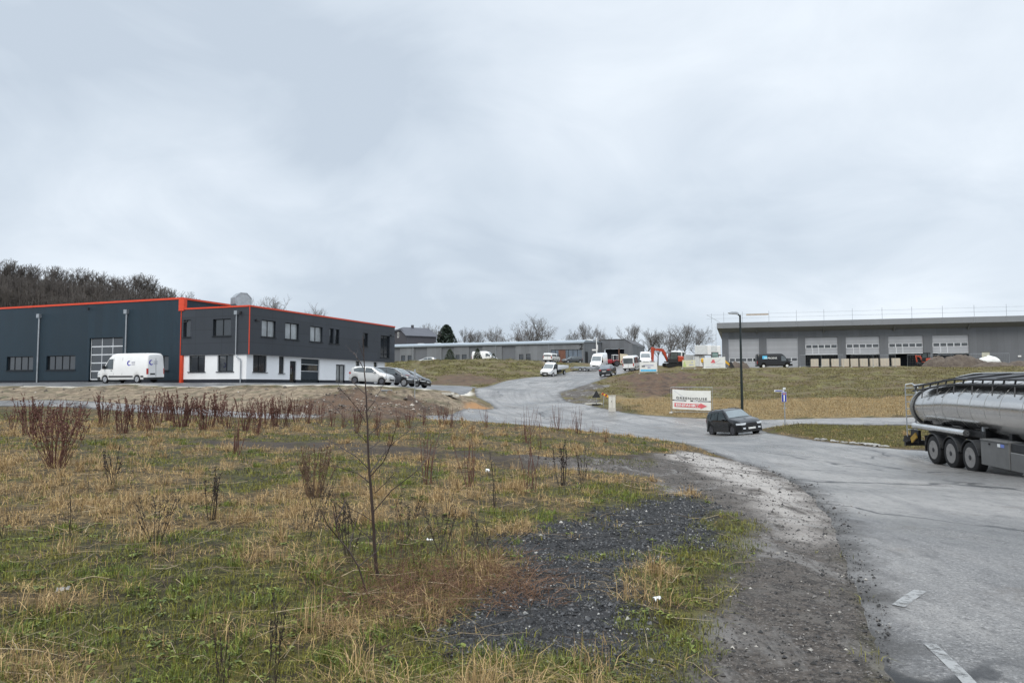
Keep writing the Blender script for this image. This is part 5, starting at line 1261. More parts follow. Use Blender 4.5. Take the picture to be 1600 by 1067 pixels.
# -- small orange machine by the open doors
p_ = xd(1448.5, 128.5); mx = thing('mini_excavator', 'small orange mini excavator with black cab in front of the half open doors', 'excavator')
for sg in (1, -1):
    q = MB(); q.prism([(-.8, .08), (-.65, 0), (.65, 0), (.8, .08), (.85, .24), (.75, .42), (-.75, .42), (-.85, .24)], lambda a, z, d: (a, sg*.45+d-.13, z), .26); q.build('track', M_BLACK, mx)
q = MB(); q.box((-.55, 0, .82), (.95, 1.25, .62), 0, .1); q.b2((-.6, -.55, .45), (.6, .55, .55)); q.build('engine_housing', M_REDORANGE, mx)
q = MB(); q.prism([(-.35, .55), (.6, .55), (.62, 1.3), (.42, 2.1), (-.35, 2.1)], lambda a, z, d: (a, -.5+d, z), 1.0); cb_ = q.build('cab', M_BLACK, mx)
q = MB()
for y0 in (-.505, .505): q.add([(-.22, y0, 1.25), (.5, y0, 1.25), (.36, y0, 2.0), (-.22, y0, 2.0)], [(0, 1, 2, 3)])
q.add([(-.355, -.35, 1.3), (-.355, .35, 1.3), (-.355, .35, 1.95), (-.355, -.35, 1.95)], [(0, 1, 2, 3)]); q.build('pane', M_SCREEN, cb_)
q = MB(); q.prism([(.6, .6), (.75, .5), (1.2, 1.35), (1.9, 1.5), (1.9, 1.65), (1.1, 1.6)], lambda a, z, d: (a, -.1+d, z), .2); q.prism([(1.8, 1.7), (1.98, 1.7), (1.75, .4), (1.6, .4)], lambda a, z, d: (a, -.08+d, z), .16); q.build('boom', M_REDORANGE, mx)
q = MB(); q.prism([(1.8, .45), (1.5, .5), (1.2, .15), (1.5, .0), (1.75, .2)], lambda a, z, d: (a, -.3+d, z), .6); q.build('bucket', M_BLACK, mx)
settle(mx, p_[0], p_[1], R(125), 2, .35)
# -- yellow wheel loader behind the red lettered banner
p_ = xd(1116, 128.5); wl_ = thing('wheel_loader', 'yellow wheel loader with pale glazed cab behind the white banner', 'wheel loader')
q = MB(); q.box((-1.3, 0, 1.2), (1.9, 1.6, .8), 0, .15); q.box((.6, 0, .95), (1.3, 1.1, .6), 0, .1); q.build('body', M_YEL, wl_)
q = MB(); q.prism([(-.55, 1.2), (.75, 1.2), (.6, 2.75), (-.5, 2.75)], lambda a, z, d: (a, -.65+d, z), 1.3); cb_ = q.build('cab', M_TRIM, wl_)
q = MB()
for y0 in (-.655, .655): q.add([(-.42, y0, 1.6), (.6, y0, 1.6), (.5, y0, 2.6), (-.4, y0, 2.6)], [(0, 1, 2, 3)])
q.build('pane', glass_mat('green_cab_glass', (.20, .33, .30)), cb_)
q = MB(); q.b2((-.6, -.72, 2.74), (.7, .72, 2.86)); q.build('cab_roof', M_WHITEP, cb_)
for sg in (1, -1):
    q = MB(); q.prism([(.3, 1.5), (.5, 1.75), (1.6, 1.55), (2.7, .6), (2.5, .4), (1.5, 1.2)], lambda a, z, d: (a, sg*.5+d-.08, z), .16); q.build('lift_arm', M_YEL, wl_)
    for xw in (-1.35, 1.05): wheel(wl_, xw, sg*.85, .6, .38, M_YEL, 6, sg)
q = MB(); q.prism([(2.5, .2), (2.5, 1.0), (2.75, 1.15), (3.3, .15), (3.2, .08)], lambda a, z, d: (a, -1.1+d, z), 2.2); q.build('bucket', M_TRIM, wl_)
settle(wl_, p_[0], p_[1], R(-12), 3, .05)

# ------------------------------------------------------------------ the tanker trailer on the right
t = NT('polished_tank_steel')
rg = t.noise(1.2, 5, .6, stretch=(.25, 1, 1)); c_ = t.ramp(rg, [(.3, (.58, .56, .535)), (.7, (.74, .725, .70))])
t.out(c_, t.ramp(t.noise(5, 4, .6, stretch=(1, 6, 1)), [(.3, .14), (.7, .26)]), 1.0)
t.bump(t.noise(.55, 3, .5), .12, .05)
M_TANK = t.m
M_TANKEDGE = mat('brushed_tank_ring', (.40, .40, .39), .32, .9)
M_CHROME = mat('bright_hose_tube', (.72, .72, .71), .2, .95)
M_GREYBOX = mat('grey_equipment_box', (.155, .155, .152), .5, .2, .10, 2)
tx, tz0 = 16.85, 0.0
tk = thing('tank_trailer', 'polished stainless steel tank trailer on three axles parked at the right edge of the road', 'tank trailer')
# local frame: x forward (towards the camera), y to its left; rear axle at x = 0
RZ, RY = .95, 1.17; CZ = 2.16; X0, X1 = -2.15, 9.4
def grow(x): return float(sstep(-2.6, 1.6, np.array(x)))
def tank_dims(x): g = grow(x); return RY*(.90+.10*g), 1.99+(CZ-1.99)*g, .80+(RZ-.80)*g, 
q = MB(); n = 48; prof = [(X0-.16, .0), (X0-.15, .35), (X0-.10, .75), (X0, .97), (X0+.06, 1.0)]
prof += [(X0+.06+(X1-X0-.12)*i/22, 1.0) for i in range(1, 23)]+[(X1, .97), (X1+.1, .75), (X1+.16, .2)]
rings = []
for x, k in prof[1:]:
    ry, cz, rz = tank_dims(x); bel = 1+.12*float(sstep(2.6, 4.6, np.array(x)))
    rings.append([(x, ry*k*math.cos(2*PI*i/n), cz+rz*k*math.sin(2*PI*i/n)*(bel if math.sin(2*PI*i/n) < 0 else 1)) for i in range(n)])
F = [(i*n+k, i*n+(k+1) % n, (i+1)*n+(k+1) % n, (i+1)*n+k) for i in range(len(rings)-1) for k in range(n)]
F += [tuple(range(n)), tuple(range((len(rings)-1)*n, len(rings)*n))[::-1]]
q.add([p for r in rings for p in r], F); q.build('tank', M_TANK, tk, 50)
def ell(x, k, r, name, m, par, a0=0, a1=2*PI, nn=40):
    q = MB(); q.tube([(x, tank_dims(x)[0]*k*math.cos(a0+(a1-a0)*i/nn), tank_dims(x)[1]+tank_dims(x)[2]*k*math.sin(a0+(a1-a0)*i/nn)) for i in range(nn+1)], r, 6); return q.build(name, m, par, 60)
ell(X0+.03, 1.012, .055, 'end_ring', M_TANKEDGE, tk); ell(X0+.22, 1.002, .018, 'end_ring', M_BLACK, tk)
for x in (-1.1, -.1, .6, 1.75, 2.6, 3.5, 4.4, 5.6, 7.0): ell(x, 1.0, .007, 'seam', M_TANKEDGE, tk, R(90), R(270))
# walkway, folded handrail and cross members on the tank top
zt = CZ+RZ
def top_z(x): d_ = tank_dims(x); return d_[1]+d_[2]
LX = [X0+.15+(X1-X0-.15)*i/14 for i in range(15)]
q = MB(); q.tube([(x, -1.02, top_z(x)-.15) for x in LX], .035, 6); q.build('walkway_edge', M_BLACK, tk)
q = MB(); q.tube([(x, -.97, top_z(x)+.02) for x in LX], .035, 6); q.build('walkway_edge', M_BLACK, tk)
for x in np.arange(X0+.35, X1, .62): q = MB(); q.bar((x, -1.02, top_z(x)-.17), (x, -.97, top_z(x)+.02), .045, .04); q.build('walkway_bracket', M_BLACK, tk)
for x in np.arange(X0+1.0, X1, 1.24): q = MB(); q.bar((x, -1.02, top_z(x)-.15), (x+.14, -1.125, top_z(x)-.48), .035, .03); q.build('walkway_strut', M_BLACK, tk)
M_GRATE = mat('dark_grating', (.045, .045, .048), .5, .4)
q = MB(); V = []
for x in LX: V += [(x, -.95, top_z(x)+.035), (x, -.30, top_z(x)+.08+.12*grow(x-.5))]
q.add(V, [(2*i, 2*i+1, 2*i+3, 2*i+2) for i in range(len(LX)-1)]); q.build('folded_walkway', M_GRATE, tk)
for a_ in (X0+.7, X0+2.5, X0+4.3, X0+6.1, X0+7.9): q = MB(); q.bar((a_, -.95, top_z(a_)+.05), (a_+1.5, -.34, top_z(a_+1.5)+.09+.12*grow(a_+1)), .05, .04); q.build('folded_handrail', M_BLACK, tk)
q = MB(); q.tube([(X0-.45, -.75, top_z(X0)+.06)]+[(x, -.30, top_z(x)+.105+.12*grow(x-.5)) for x in LX[1:]], .026, 6); q.build('top_rail', M_CHROME, tk)
for x in (1.2, 4.2, 7.0): q = MB(); q.lathe([(.30, 0), (.30, .14), (.24, .2), (.06, .22)], (x, .45, zt-.08), 'z', 20); q.build('manhole_cover', M_GALV, tk, 40)
# ladder at the rear
q = MB(); lx = X0-.42; zr_ = top_z(X0)-.12
for y in (-1.08, -.70): q.tube([(lx, y, .72), (lx, y, zr_), (lx+.02, y, zr_+.12)], .022, 6)
for k in range(8): q.tube([(lx, -1.08, .80+k*.28), (lx, -.70, .80+k*.28)], .016, 6)
q.tube([(lx, -1.08, zr_+.02), (lx, -1.06, zr_+.22), (lx+.1, -.85, zr_+.26), (lx+.35, -.72, zr_+.08)], .022, 6); q.tube([(lx, -.70, zr_), (X0+.12, -.72, zr_-.42)], .02, 6)
q.tube([(lx, -.9, .95), (X0, -.9, 1.5)], .02, 6); q.build('ladder', M_GALV, tk)
# running gear
q = MB()
for y in (-.42, .42): q.b2((X0+.1, y-.06, .98), (X1-.4, y+.06, 1.26))
for x in (0, 1.31, 2.62): q.tube([(x, -1.0, .52), (x, 1.0, .52)], .07, 8)
for x in np.arange(X0+.5, X1, 1.5): q.b2((x-.08, -.85, 1.2), (x+.08, .85, 1.45))
q.build('chassis', M_BLACK, tk)
for x in (0, 1.31, 2.62):
    for sg in (1, -1):
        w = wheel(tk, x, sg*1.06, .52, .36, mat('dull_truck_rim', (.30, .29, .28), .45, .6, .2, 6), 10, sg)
        q = MB(); q.tube([(x+.585*math.cos(R(a)), 0, .52+.585*math.sin(R(a))) for a in range(8, 173, 12)], .02, 5)
        m = MB(); P = [(x+.59*math.cos(R(a)), .52+.59*math.sin(R(a))) for a in range(12, 169, 12)]
        m.add([(a, sg*.84, z) for a, z in P]+[(a, sg*1.25, z) for a, z in P]+[(a+.001, sg*1.25, z-.05 if z > .9 else z) for a, z in P], [(i, i+1, len(P)+i+1, len(P)+i) for i in range(len(P)-1)])
        m.tube([(a, sg*1.25, z) for a, z in P], .022, 6); m.build('mudguard', M_TRIM, tk)
q = MB(); q.b2((-.68, -1.24, .40), (-.64, -.86, 1.0)); q.build('mud_flap', M_BLACK, tk)
q = MB(); q.tube([(X0+.35, -1.12, 1.30), (2.2, -1.12, 1.30)], .115, 16); q.build('hose_tube', M_CHROME, tk, 50)
q = MB(); q.b2((X0+.2, -.5, 1.12), (X0+.7, .5, 1.5)); q.b2((-.2, -.9, 1.18), (3.0, -.75, 1.40)); q.build('underframe', M_BLACK, tk)
q = MB(); q.box((4.15, -1.0, .78), (1.62, .5, .80), 0, .02); q.b2((3.36, -1.27, 1.18), (4.95, -.75, 1.222)); bx_ = q.build('equipment_box', M_GREYBOX, tk)
q = MB(); q.b2((4.35, -1.262, 1.04), (4.5, -1.251, 1.14)); q.build('warning_sticker', M_PLATE, bx_); q = MB(); q.b2((4.53, -1.262, 1.04), (4.72, -1.251, 1.14)); q.build('warning_sticker', mat('pale_blue_sticker', (.16, .22, .55), .5), bx_)
q = MB(); q.b2((3.85, -1.275, 1.06), (3.93, -1.251, 1.12)); q.build('latch', M_BLACK, bx_)
q = MB(); q.box((5.45, -1.0, .66), (.9, .48, .56), 0, .02); q.build('equipment_box', M_GREYBOX, tk)
q = MB(); q.box((5.45, -.98, 1.08), (.92, .44, .26), 0, .01); q.box((6.6, -.95, .74), (1.0, .40, .76), 0, .01); q.build('side_guard', M_TRIM, tk)
q = MB(); q.prism([(2.75, 1.2), (2.95, 1.2), (2.85, 1.55), (2.78, 1.55)], lambda a, z, d: (a, -.9+d, z), .06); q.build('support_plate', M_GALV, tk)
q = MB(); q.prism([(4.45, .06), (4.9, .06), (4.75, .3)], lambda a, z, d: (a, -.72+d, z), .04); q.prism([(5.9, .06), (6.3, .06), (6.25, .4)], lambda a, z, d: (a, -.72+d, z), .04); q.build('support_foot', M_WHITEP, tk)
for sg in (-1, 1): q = MB(); q.tube([(7.4, sg*.7, 1.1), (7.4, sg*.7, .1)], .07, 8); q.b2((7.2, sg*.7-.15, .03), (7.6, sg*.7+.15, .1)); q.build('landing_leg', M_BLACK, tk)
q = MB(); q.b2((X0-.45, -1.2, .44), (X0-.30, 1.2, .62)); q.b2((X0-.55, -1.22, .60), (X0-.1, -.55, .66)); q.b2((X0-.3, -1.0, .6), (X0+.4, -.9, 1.1)); q.prism([(X0-.55, .64), (X0-.35, .64), (X0-.42, .85)], lambda a, z, d: (a, -1.2+d, z), .25); bp = q.build('rear_bumper', M_BLACK, tk)
for y in (-1.15,): q = MB(); q.box((X0+.22, -1.10, .80), (.50, .05, .22), 0, 0, -.5); q.build('reflector', mat('dirty_yellow', (.34, .21, .03), .6), bp)
for y in (-.8, .8): q = MB(); q.b2((X0-.47, y-.25, .46), (X0-.452, y+.25, .58)); q.build('tail_light', M_LAMPR, bp)
settle(tk, tx+.05, 27.55, R(264.5), 4.0, .03)

# ------------------------------------------------------------------ street furniture, banners and site things
M_GREENPOST = mat('dark_green_post', (.004, .011, .011), .4)
M_SIGNBLUE = mat('traffic_sign_blue', (.012, .025, .33), .4)
M_BANNER = mat('white_banner_cloth', (.74, .75, .72), .6, 0, .05, 1.5, 0, .02)
M_INK = mat('dark_ink', (.02, .022, .03), .6)
M_PINK = mat('washed_red_ink', (.66, .14, .16), .6, 0, .08)
M_CONC = mat('pale_concrete', (.50, .48, .43), .85, 0, .12, 4)
M_BOXW = mat('cream_cabinet', (.62, .60, .53), .6, 0, .06, 2)

def stand(o, x, y, z=None): o.location = (x, y, gz(x, y) if z is None else z); return o
lx_, ly_ = xd(1158.3, 56)
lp = thing('street_lamp', 'tall dark green street lamp behind the black suv', 'street lamp', (lx_, ly_, h1(lx_, ly_)-.05))
LH = at(1155, 491, 56)[2]-h1(lx_, ly_)
q = MB(); q.tube([(0, 0, 0), (0, 0, 1.2), (-.03, 0, LH)], [.105, .10, .07], 12); q.tube([(0, 0, 0), (0, 0, .08)], .16, 12); q.build('post', M_GREENPOST, lp, 40)
q = MB(); q.tube([(-.03, 0, LH-.12), (-.18, -.05, LH+.03), (-.35, -.1, LH+.08)], .05, 8); q.build('bracket', M_GREENPOST, lp, 40)
q = MB(); q.prism([(-.62, 0), (-.5, -.05), (.1, -.05), (.16, .02), (0, .12), (-.4, .10)], lambda a, z, d: (-.32+a*1.05, -.22+d-.05, LH+.08+z-a*.09), .3); q.build('lamp_head', M_GALV, lp)

dx_, dy_ = xd(1224.5, 45.3)
ds = thing('dead_end_sign', 'blue dead end sign with street name plate on a thin pole by the side road', 'traffic sign', (dx_, dy_, h1(dx_, dy_)-.05))
zz = lambda py: at(1224, py, 45.3)[2]-ds.location.z
q = MB(); q.tube([(0, 0, 0), (0, 0, zz(606.5))], .032, 10); q.build('pole', M_GALV, ds)
zt_, zb_ = zz(612.3), zz(628); cz = (zt_+zb_)/2; hs_ = (zt_-zb_)/2
q = MB(); q.box((-.04, -.045, cz), (.30, .02, 2*hs_)); pl_ = q.build('sign_plate', M_PLATE, ds)
q = MB(); q.box((-.04, -.06, cz), (.27, .012, 2*hs_-.03)); q.build('sign_field', M_SIGNBLUE, pl_)
q = MB(); q.box((-.04, -.07, cz-.07), (.075, .01, 2*hs_-.22)); q.build('sign_stem', M_PLATE, pl_)
q = MB(); q.box((-.04, -.07, cz+hs_-.11), (.19, .01, .10)); q.build('sign_bar_border', M_PLATE, pl_); q = MB(); q.box((-.04, -.078, cz+hs_-.11), (.165, .01, .06)); q.build('sign_bar', M_LAMPR, pl_)
q = MB(); q.box((-.33, -.02, zz(610.6)), (.58, .025, .12)); np_ = q.build('street_name_plate', M_PLATE, ds)
q = MB(); q.box((-.33, -.035, zz(610.6)), (.46, .008, .05)); q.build('lettering', M_SIGNBLUE, np_)
q = MB(); q.box((0, 0, zz(607)), (.14, .10, .12), 0, .01); q.build('cap', M_PLATE, ds); q = MB(); q.box((0, 0, zz(637.5)), (.26, .05, .03)); q.build('clamp', M_GALV, ds)

x, y = xd(956, 62.5)
ub = thing('utility_cabinet', 'cream utility cabinet at the bend below the bank', 'cabinet', (x, y, gz(x, y)-.08), R(-12))
q = MB(); q.b2((-.30, -.18, 0), (.30, .18, .35)); q.build('plinth', M_CONC, ub); q = MB(); q.box((0, 0, .86), (.56, .33, 1.02), 0, .015); q.build('body', M_BOXW, ub)
q = MB(); q.b2((-.31, -.2, 1.37), (.31, .2, 1.42)); q.build('lid', M_BOXW, ub); q = MB(); q.b2((.005, -.172, .4), (.018, -.166, 1.34)); q.b2((-.05, -.19, .85), (-.02, -.166, .98)); q.build('door_gap', M_TRIM, ub)
# dark triangle warning sign lying seen from behind, and the red-yellow beacon boards
x, y = xd(931.5, 68)
ws = thing('warning_sign', 'dark back of a triangular warning sign on a low stand at the bend', 'traffic sign', (x, y, gz(x, y)), R(10))
q = MB(); q.prism([(-.40, .68), (.40, .68), (0, 1.38)], lambda a, z, d: (a, d, z), .025); q.build('sign_plate', M_TRIM, ws); q = MB(); q.tube([(0, .04, .02), (0, .04, 1.2)], .025, 8); q.build('pole', M_GALV, ws)
q = MB(); q.b2((-.38, -.2, .0), (.38, .22, .12)); q.build('foot', M_BLACK, ws)
x, y = xd(946.5, 66)
bs = thing('barrier_board', 'slanted red and yellow barrier board beside the cream cabinet', 'barrier', (x, y, gz(x, y)))
q = MB(); q.box((0, 0, 1.05), (.85, .03, .2), 0, 0, .45); q.build('board', M_YEL, bs); q = MB()
for k in (-.28, .0, .28): q.box((k, -.02, 1.05-k*.48), (.14, .02, .21), 0, 0, .45)
q.build('red_stripe', M_RED, bs); q = MB(); q.tube([(-.2, .04, 0), (-.2, .04, 1.1)], .025, 8); q.tube([(.25, .04, 0), (.25, .04, .9)], .025, 8); q.build('leg', M_GALV, bs)
x, y = xd(927, 69.5); sl = thing('concrete_slab', 'pale concrete slab lying by the warning sign', 'slab', (x, y, gz(x, y)), R(5)); q = MB(); q.box((0, 0, .06), (1.6, .7, .14), 0, .02); q.build('slab_body', M_CONC, sl)
# sign seen edge-on in front of the parked cars
x, y = xd(648.5, 55.5); bp_ = thing('sign_post', 'grey sign post seen from behind on the earth bank before the parked cars', 'traffic sign', (x, y, gz(x, y)-.1))
zt_ = at(648, 577, 55.5)[2]-bp_.location.z; q = MB(); q.tube([(0, 0, 0), (0, 0, zt_)], .03, 8); q.build('pole', M_GALV, bp_); q = MB(); q.box((0, -.04, zt_-.26), (.14, .025, .52)); q.build('sign_plate', M_GALV, bp_)
# pale light pole by the grey hall
x, y = xd(932.3, 150); pp = thing('flag_pole', 'thin white pole in front of the grey hall gable', 'pole', (x, y, h1(x, y))); q = MB(); q.tube([(0, 0, 0), (0, 0, at(932, 527.5, 150)[2]-h1(x, y))], [.12, .09], 8); q.build('shaft', M_WHITEP, pp, 40)
x, y = xd(933.5, 153); st = thing('company_sign', 'small white angled sign by the dark side door of the hall', 'sign', (x, y-1, h1(x, y))); q = MB(); q.b2((-1.2, 0, 2.7), (-.1, .1, 3.0)); q.b2((-.2, 0, 2.7), (0, .1, 3.9)); q.build('board', M_WHITEP, st); q = MB(); q.tube([(-.1, .05, 0), (-.1, .05, 2.7)], .05, 6); q.build('post', M_GALV, st)

def site_fence(label, x, y, rz, n=1, w=3.5, h=2.0, group=None):
    r = thing('mesh_fence', label, 'fence', (x, y, gz(x, y)), rz, group)
    q = MB()
    for k in range(n):
        a, b = k*w, k*w+w-.06
        q.tube([(a, 0, .05), (a, 0, h), (b, 0, h), (b, 0, .05)], .022, 6); q.tube([(a, 0, .15), (b, 0, .15)], .018, 6)
    q.build('frame', M_GALV, r); q = MB()
    for k in range(n):
        for i in range(1, 14): q.bar((k*w+w*i/14, 0, .15), (k*w+w*i/14, 0, h), .006)
        for i in range(1, 7): q.bar((k*w, 0, .15+(h-.15)*i/7), (k*w+w-.06, 0, .15+(h-.15)*i/7), .006)
    q.build('mesh', M_GALV, r); q = MB()
    for k in range(n+1): q.box((k*w, 0, .06), (.22, .62, .14), 0, .02)
    q.build('foot', M_CONC, r); return r
def banner(label, P0, P1, z0, z1, slope=0.0, name='banner', wav=.005):
    """cloth hanging between two points, with slight folds; returns the thing and a map (u, v) -> local point"""
    a = np.array(P0); b = np.array(P1); L = np.linalg.norm(b-a); rz = math.atan2(b[1]-a[1], b[0]-a[0])
    r = thing(name, label, 'banner', (a[0], a[1], z0), rz); H_ = z1-z0
    def f(u, v, off=0.0): return (u*L, -.05-off+wav*math.sin(u*11+v*4)*math.sin(v*PI), v*H_+slope*u-.04*math.sin(u*PI)*v)
    nu, nv = 40, 16
    V = [f(i/nu, j/nv) for j in range(nv+1) for i in range(nu+1)]+[f(i/nu, j/nv, -.012) for j in range(nv+1) for i in range(nu+1)]
    N = (nu+1)*(nv+1); F = []
    for j in range(nv):
        for i in range(nu): c = j*(nu+1)+i; F += [(c, c+1, c+nu+2, c+nu+1), (N+c+nu+1, N+c+nu+2, N+c+1, N+c)]
    q = MB(); q.add(V, F); me = q.mesh('cloth', 60); link('cloth', me, M_BANNER, r)
    return r, f, L, H_
def patch(par, f, poly, m, name='print', off=.008):
    """flat ink shape on a banner following its folds"""
    q = MB(); us = [p[0] for p in poly]; u0, u1 = min(us), max(us)
    V = [f(u, v, off) for u, v in poly]
    q.add(V, [tuple(range(len(V)))]); return q.build(name, m, par)
def strip(par, f, u0, u1, v0, v1, m, name='print', off=.008, n=12):
    q = MB(); V = []
    for i in range(n+1): u = u0+(u1-u0)*i/n; V += [f(u, v0, off), f(u, v1, off)]
    q.add(V, [(2*i, 2*i+1, 2*i+3, 2*i+2) for i in range(n)]); return q.build(name, m, par)
def ink_text(par, f, body, u, v, wu, hv, L, H_, m, bold=0.0, off=.012, spacing=1.0, name='lettering'):
    me = text_mesh(body, 1.0, 0, bold, spacing); co = np.empty(len(me.vertices)*3, np.float32); me.vertices.foreach_get('co', co); co = co.reshape(-1, 3)
    w = co[:, 0].max()-co[:, 0].min(); h = co[:, 1].max()-co[:, 1].min(); cx = (co[:, 0].max()+co[:, 0].min())/2; cy = (co[:, 1].max()+co[:, 1].min())/2
    out = np.array([f(u+(x-cx)/w*wu, v+(y_-cy)/h*hv, off) for x, y_, _ in co], np.float32)
    me.vertices.foreach_set('co', out.ravel()); me.update(); return link(name, me, m, par)

BD = 59.0
a = np.array(xd(1050.2, BD)); b = np.array(xd(1110, BD-1.0)); zb_ = at(1050, 638.5, BD)[2]; zt_ = at(1050, 608, BD)[2]; sl_ = at(1110, 641.5, BD-1)[2]-zb_
site_fence('galvanised mesh fence panel carrying the entrance banner', a[0]-.12, a[1]+.05, math.atan2(*(b-a)[::-1]), 1, np.linalg.norm(b-a)+.30, zt_-gz(*a)+.15)
gr, f, L, H_ = banner('white banner with black lettering and red entrance arrow behind the black suv', a, b, zb_, zt_, sl_)
ink_text(gr, f, 'GREENHOUSE', .50, .58, .80, .125, L, H_, M_INK, .02, .022, spacing=1.25)
strip(gr, f, .0, .36, .425, .475, M_INK); strip(gr, f, .05, .30, .437, .463, M_LOGOG, off=.012); strip(gr, f, .47, .54, .425, .49, M_INK); strip(gr, f, .56, .66, .43, .475, M_LOGOG); strip(gr, f, .67, 1.0, .425, .475, M_INK); strip(gr, f, .70, .95, .437, .458, M_LOGOG, off=.012)
patch(gr, f, [(.73, .06), (.90, .21), (.73, .36)], M_PINK, 'arrow', .02)
strip(gr, f, .05, .74, .115, .315, M_PINK, 'arrow', .016)
ink_text(gr, f, 'EINFAHRT', .39, .215, .60, .135, L, H_, M_PLATE, .03, .030)
q = MB(); q.add([f(.04, .93, .006), f(.055, .93, .006), f(.29, .64, .006), f(.27, .64, .006)], [(0, 1, 2, 3)]); q.build('crease_shade', M_LOGOG, gr)  # flat grey strip, shade of a fold drawn as colour
# blue and white banner
a = np.array(xd(999.5, 111)); b = np.array(xd(1027, 110)); zb_ = at(999, 581, 111)[2]; zt_ = at(999, 565.5, 111)[2]
br, f, L, H_ = banner('white banner with grey logo and blue lower stripe at the top of the brown slope', a, b, zb_, zt_, 0)
strip(br, f, .05, .95, .05, .24, M_CYAN); strip(br, f, .22, .80, .60, .72, M_LOGOG); strip(br, f, .12, .30, .50, .62, M_INK, off=.010); strip(br, f, .45, .62, .36, .52, M_LOGOG)
site_fence('mesh fence panel behind the blue and white banner', a[0], a[1]+.1, math.atan2(*(b-a)[::-1]), 1, np.linalg.norm(b-a), 2.0)
a = np.array(xd(1066.5, 121)); b = np.array(xd(1086.5, 120)); zb_ = at(1067, 573.5, 121)[2]; zt_ = at(1067, 562.5, 121)[2]
yr, f, L, H_ = banner('pale yellow and green banner right of the excavator', a, b, zb_, zt_, 0)
yr.children[0].data.materials[0] = mat('pale_yellow_cloth', (.66, .64, .46), .6)
patch(yr, f, [(.03, .05), (.30, .05), (.18, .9), (.1, .6)], mat('pale_green_ink', (.46, .55, .22), .6)); strip(yr, f, .5, .85, .22, .38, M_LOGOG); strip(yr, f, .70, .82, .6, .82, M_LOGOG)
site_fence('mesh fence panel behind the pale yellow banner', a[0], a[1]+.1, math.atan2(*(b-a)[::-1]), 1, np.linalg.norm(b-a), 1.4)
a = np.array(xd(1099.5, 119)); b = np.array(xd(1133.5, 117)); zb_ = at(1099, 576, 119)[2]; zt_ = at(1099, 559, 119)[2]
rr, f, L, H_ = banner('creased white banner with small red logo beside the lamp post', a, b, zb_, zt_, .1)
strip(rr, f, .34, .54, .50, .62, M_PINK); patch(rr, f, [(.38, .62), (.52, .62), (.50, .80), (.40, .80)], M_PINK); strip(rr, f, .60, .9, .38, .42, M_LOGOG); strip(rr, f, .1, .8, .12, .16, M_LOGOG)
q = MB(); q.add([f(.35, .30, .006), f(.36, .27, .006), f(.80, .78, .006), f(.79, .81, .006)], [(0, 1, 2, 3)]); q.build('crease_shade', M_LOGOG, rr)  # grey strip painting the shade of a fold, cloth itself stays flat
site_fence('mesh fence panel behind the creased white banner', a[0], a[1]+.1, math.atan2(*(b-a)[::-1]), 1, np.linalg.norm(b-a), 2.2)
# beige site board with red triangle
a = xd(969, 140); bz = h1(*a); bb_ = thing('site_board', 'big beige board standing behind the white minibus', 'board', (a[0], a[1], bz), R(-20))
q = MB(); q.prism([(0, .5), (1.95, .3), (1.95, 1.7), (1.3, 2.2), (0, 2.35)], lambda x, z, d: (x, d, z), .12); q.build('panel', mat('beige_board', (.62, .55, .40), .7), bb_); q = MB(); q.tube([(.2, .15, 0), (.2, .15, .6)], .05, 6); q.tube([(1.8, .15, 0), (1.8, .15, .6)], .05, 6); q.build('leg', M_GALV, bb_)
wt = thing('warning_triangle', 'small red and white warning triangle before the beige board', 'traffic sign', (a[0]+.4, a[1]-1.2, h1(a[0], a[1]-1.2)), R(-20))
q = MB(); q.prism([(-.5, .7), (.5, .7), (0, 1.55)], lambda x, z, d: (x, d, z), .03); q.build('sign_plate', M_RED, wt); q = MB(); q.prism([(-.26, .82), (.26, .82), (0, 1.25)], lambda x, z, d: (x, -.012+d, z), .01); q.build('sign_field', M_PLATE, wt); q = MB(); q.tube([(0, .05, 0), (0, .05, 1.2)], .025, 6); q.build('pole', M_GALV, wt)
rk = None
''' rc = thing('red_container', 'red skip container behind the white van', 'skip', (rk[0]+.8, rk[1]+3.0, h1(rk[0], rk[1]+3)), R(-20)); q = MB(); q.prism([(-1.0, .15), (.8, .15), (1.1, 1.45), (.2, 1.75), (-1.2, 1.45)], lambda x, z, d: (x, -.8+d, z), 1.7); q.build('skip_body', M_RED, rc); q = MB(); q.b2((-1.24, -.86, 1.36), (1.14, -.8, 1.46)); q.build('rim', M_TRIM, rc) '''
# stacked white site cabins
for i, (px, w, zlo, zhi, dd) in enumerate([(1095.5, 1.65, 2.35, 4.15, 138), (1106, .95, 2.35, 4.2, 138), (1114.5, 1.0, 2.35, 4.2, 138), (1122, .75, 2.35, 4.2, 138), (1088.5, .75, .1, 2.3, 138), (1096, .85, .1, 2.3, 138)]):
    x, y = xd(px, dd); g0 = h1(x, y)
    c = thing('wrapped_stack', ('wide' if i == 0 else 'upper' if i < 4 else 'lower')+' white wrapped stack of panels left of the big hall, '+['leftmost of the upper row', 'second of the upper row', 'third of the upper row', 'next to the hall wall', 'leftmost of the lower row', 'beside the yellow loader'][i], 'panel stack', (x, y, g0), R(-17), 'white wrapped panel stacks')
    q = MB(); q.box((0, 0, (zlo+zhi)/2), (w*1.35, 1.0, zhi-zlo-.06), 0, .05); q.build('wrapping', M_WHITEP if i % 2 else mat('pale_grey_wrap', (.60, .62, .62), .5), c); q = MB(); q.b2((-w*.6, -.5, zlo-.06), (w*.6, .5, zlo+.02)); q.build('pallet', M_WOODP, c)
fx, fy = xd(1088, 136.5); sh_ = thing('steel_shelf', 'galvanised shelf frame carrying the upper white stacks', 'shelf', (fx, fy+1.5, h1(fx, fy)), R(-17)); q = MB()
for x in (0, 1.6, 3.2, 4.8):
    for y in (-.5, .5): q.bar((x, y, 0), (x, y, 2.3), .08)
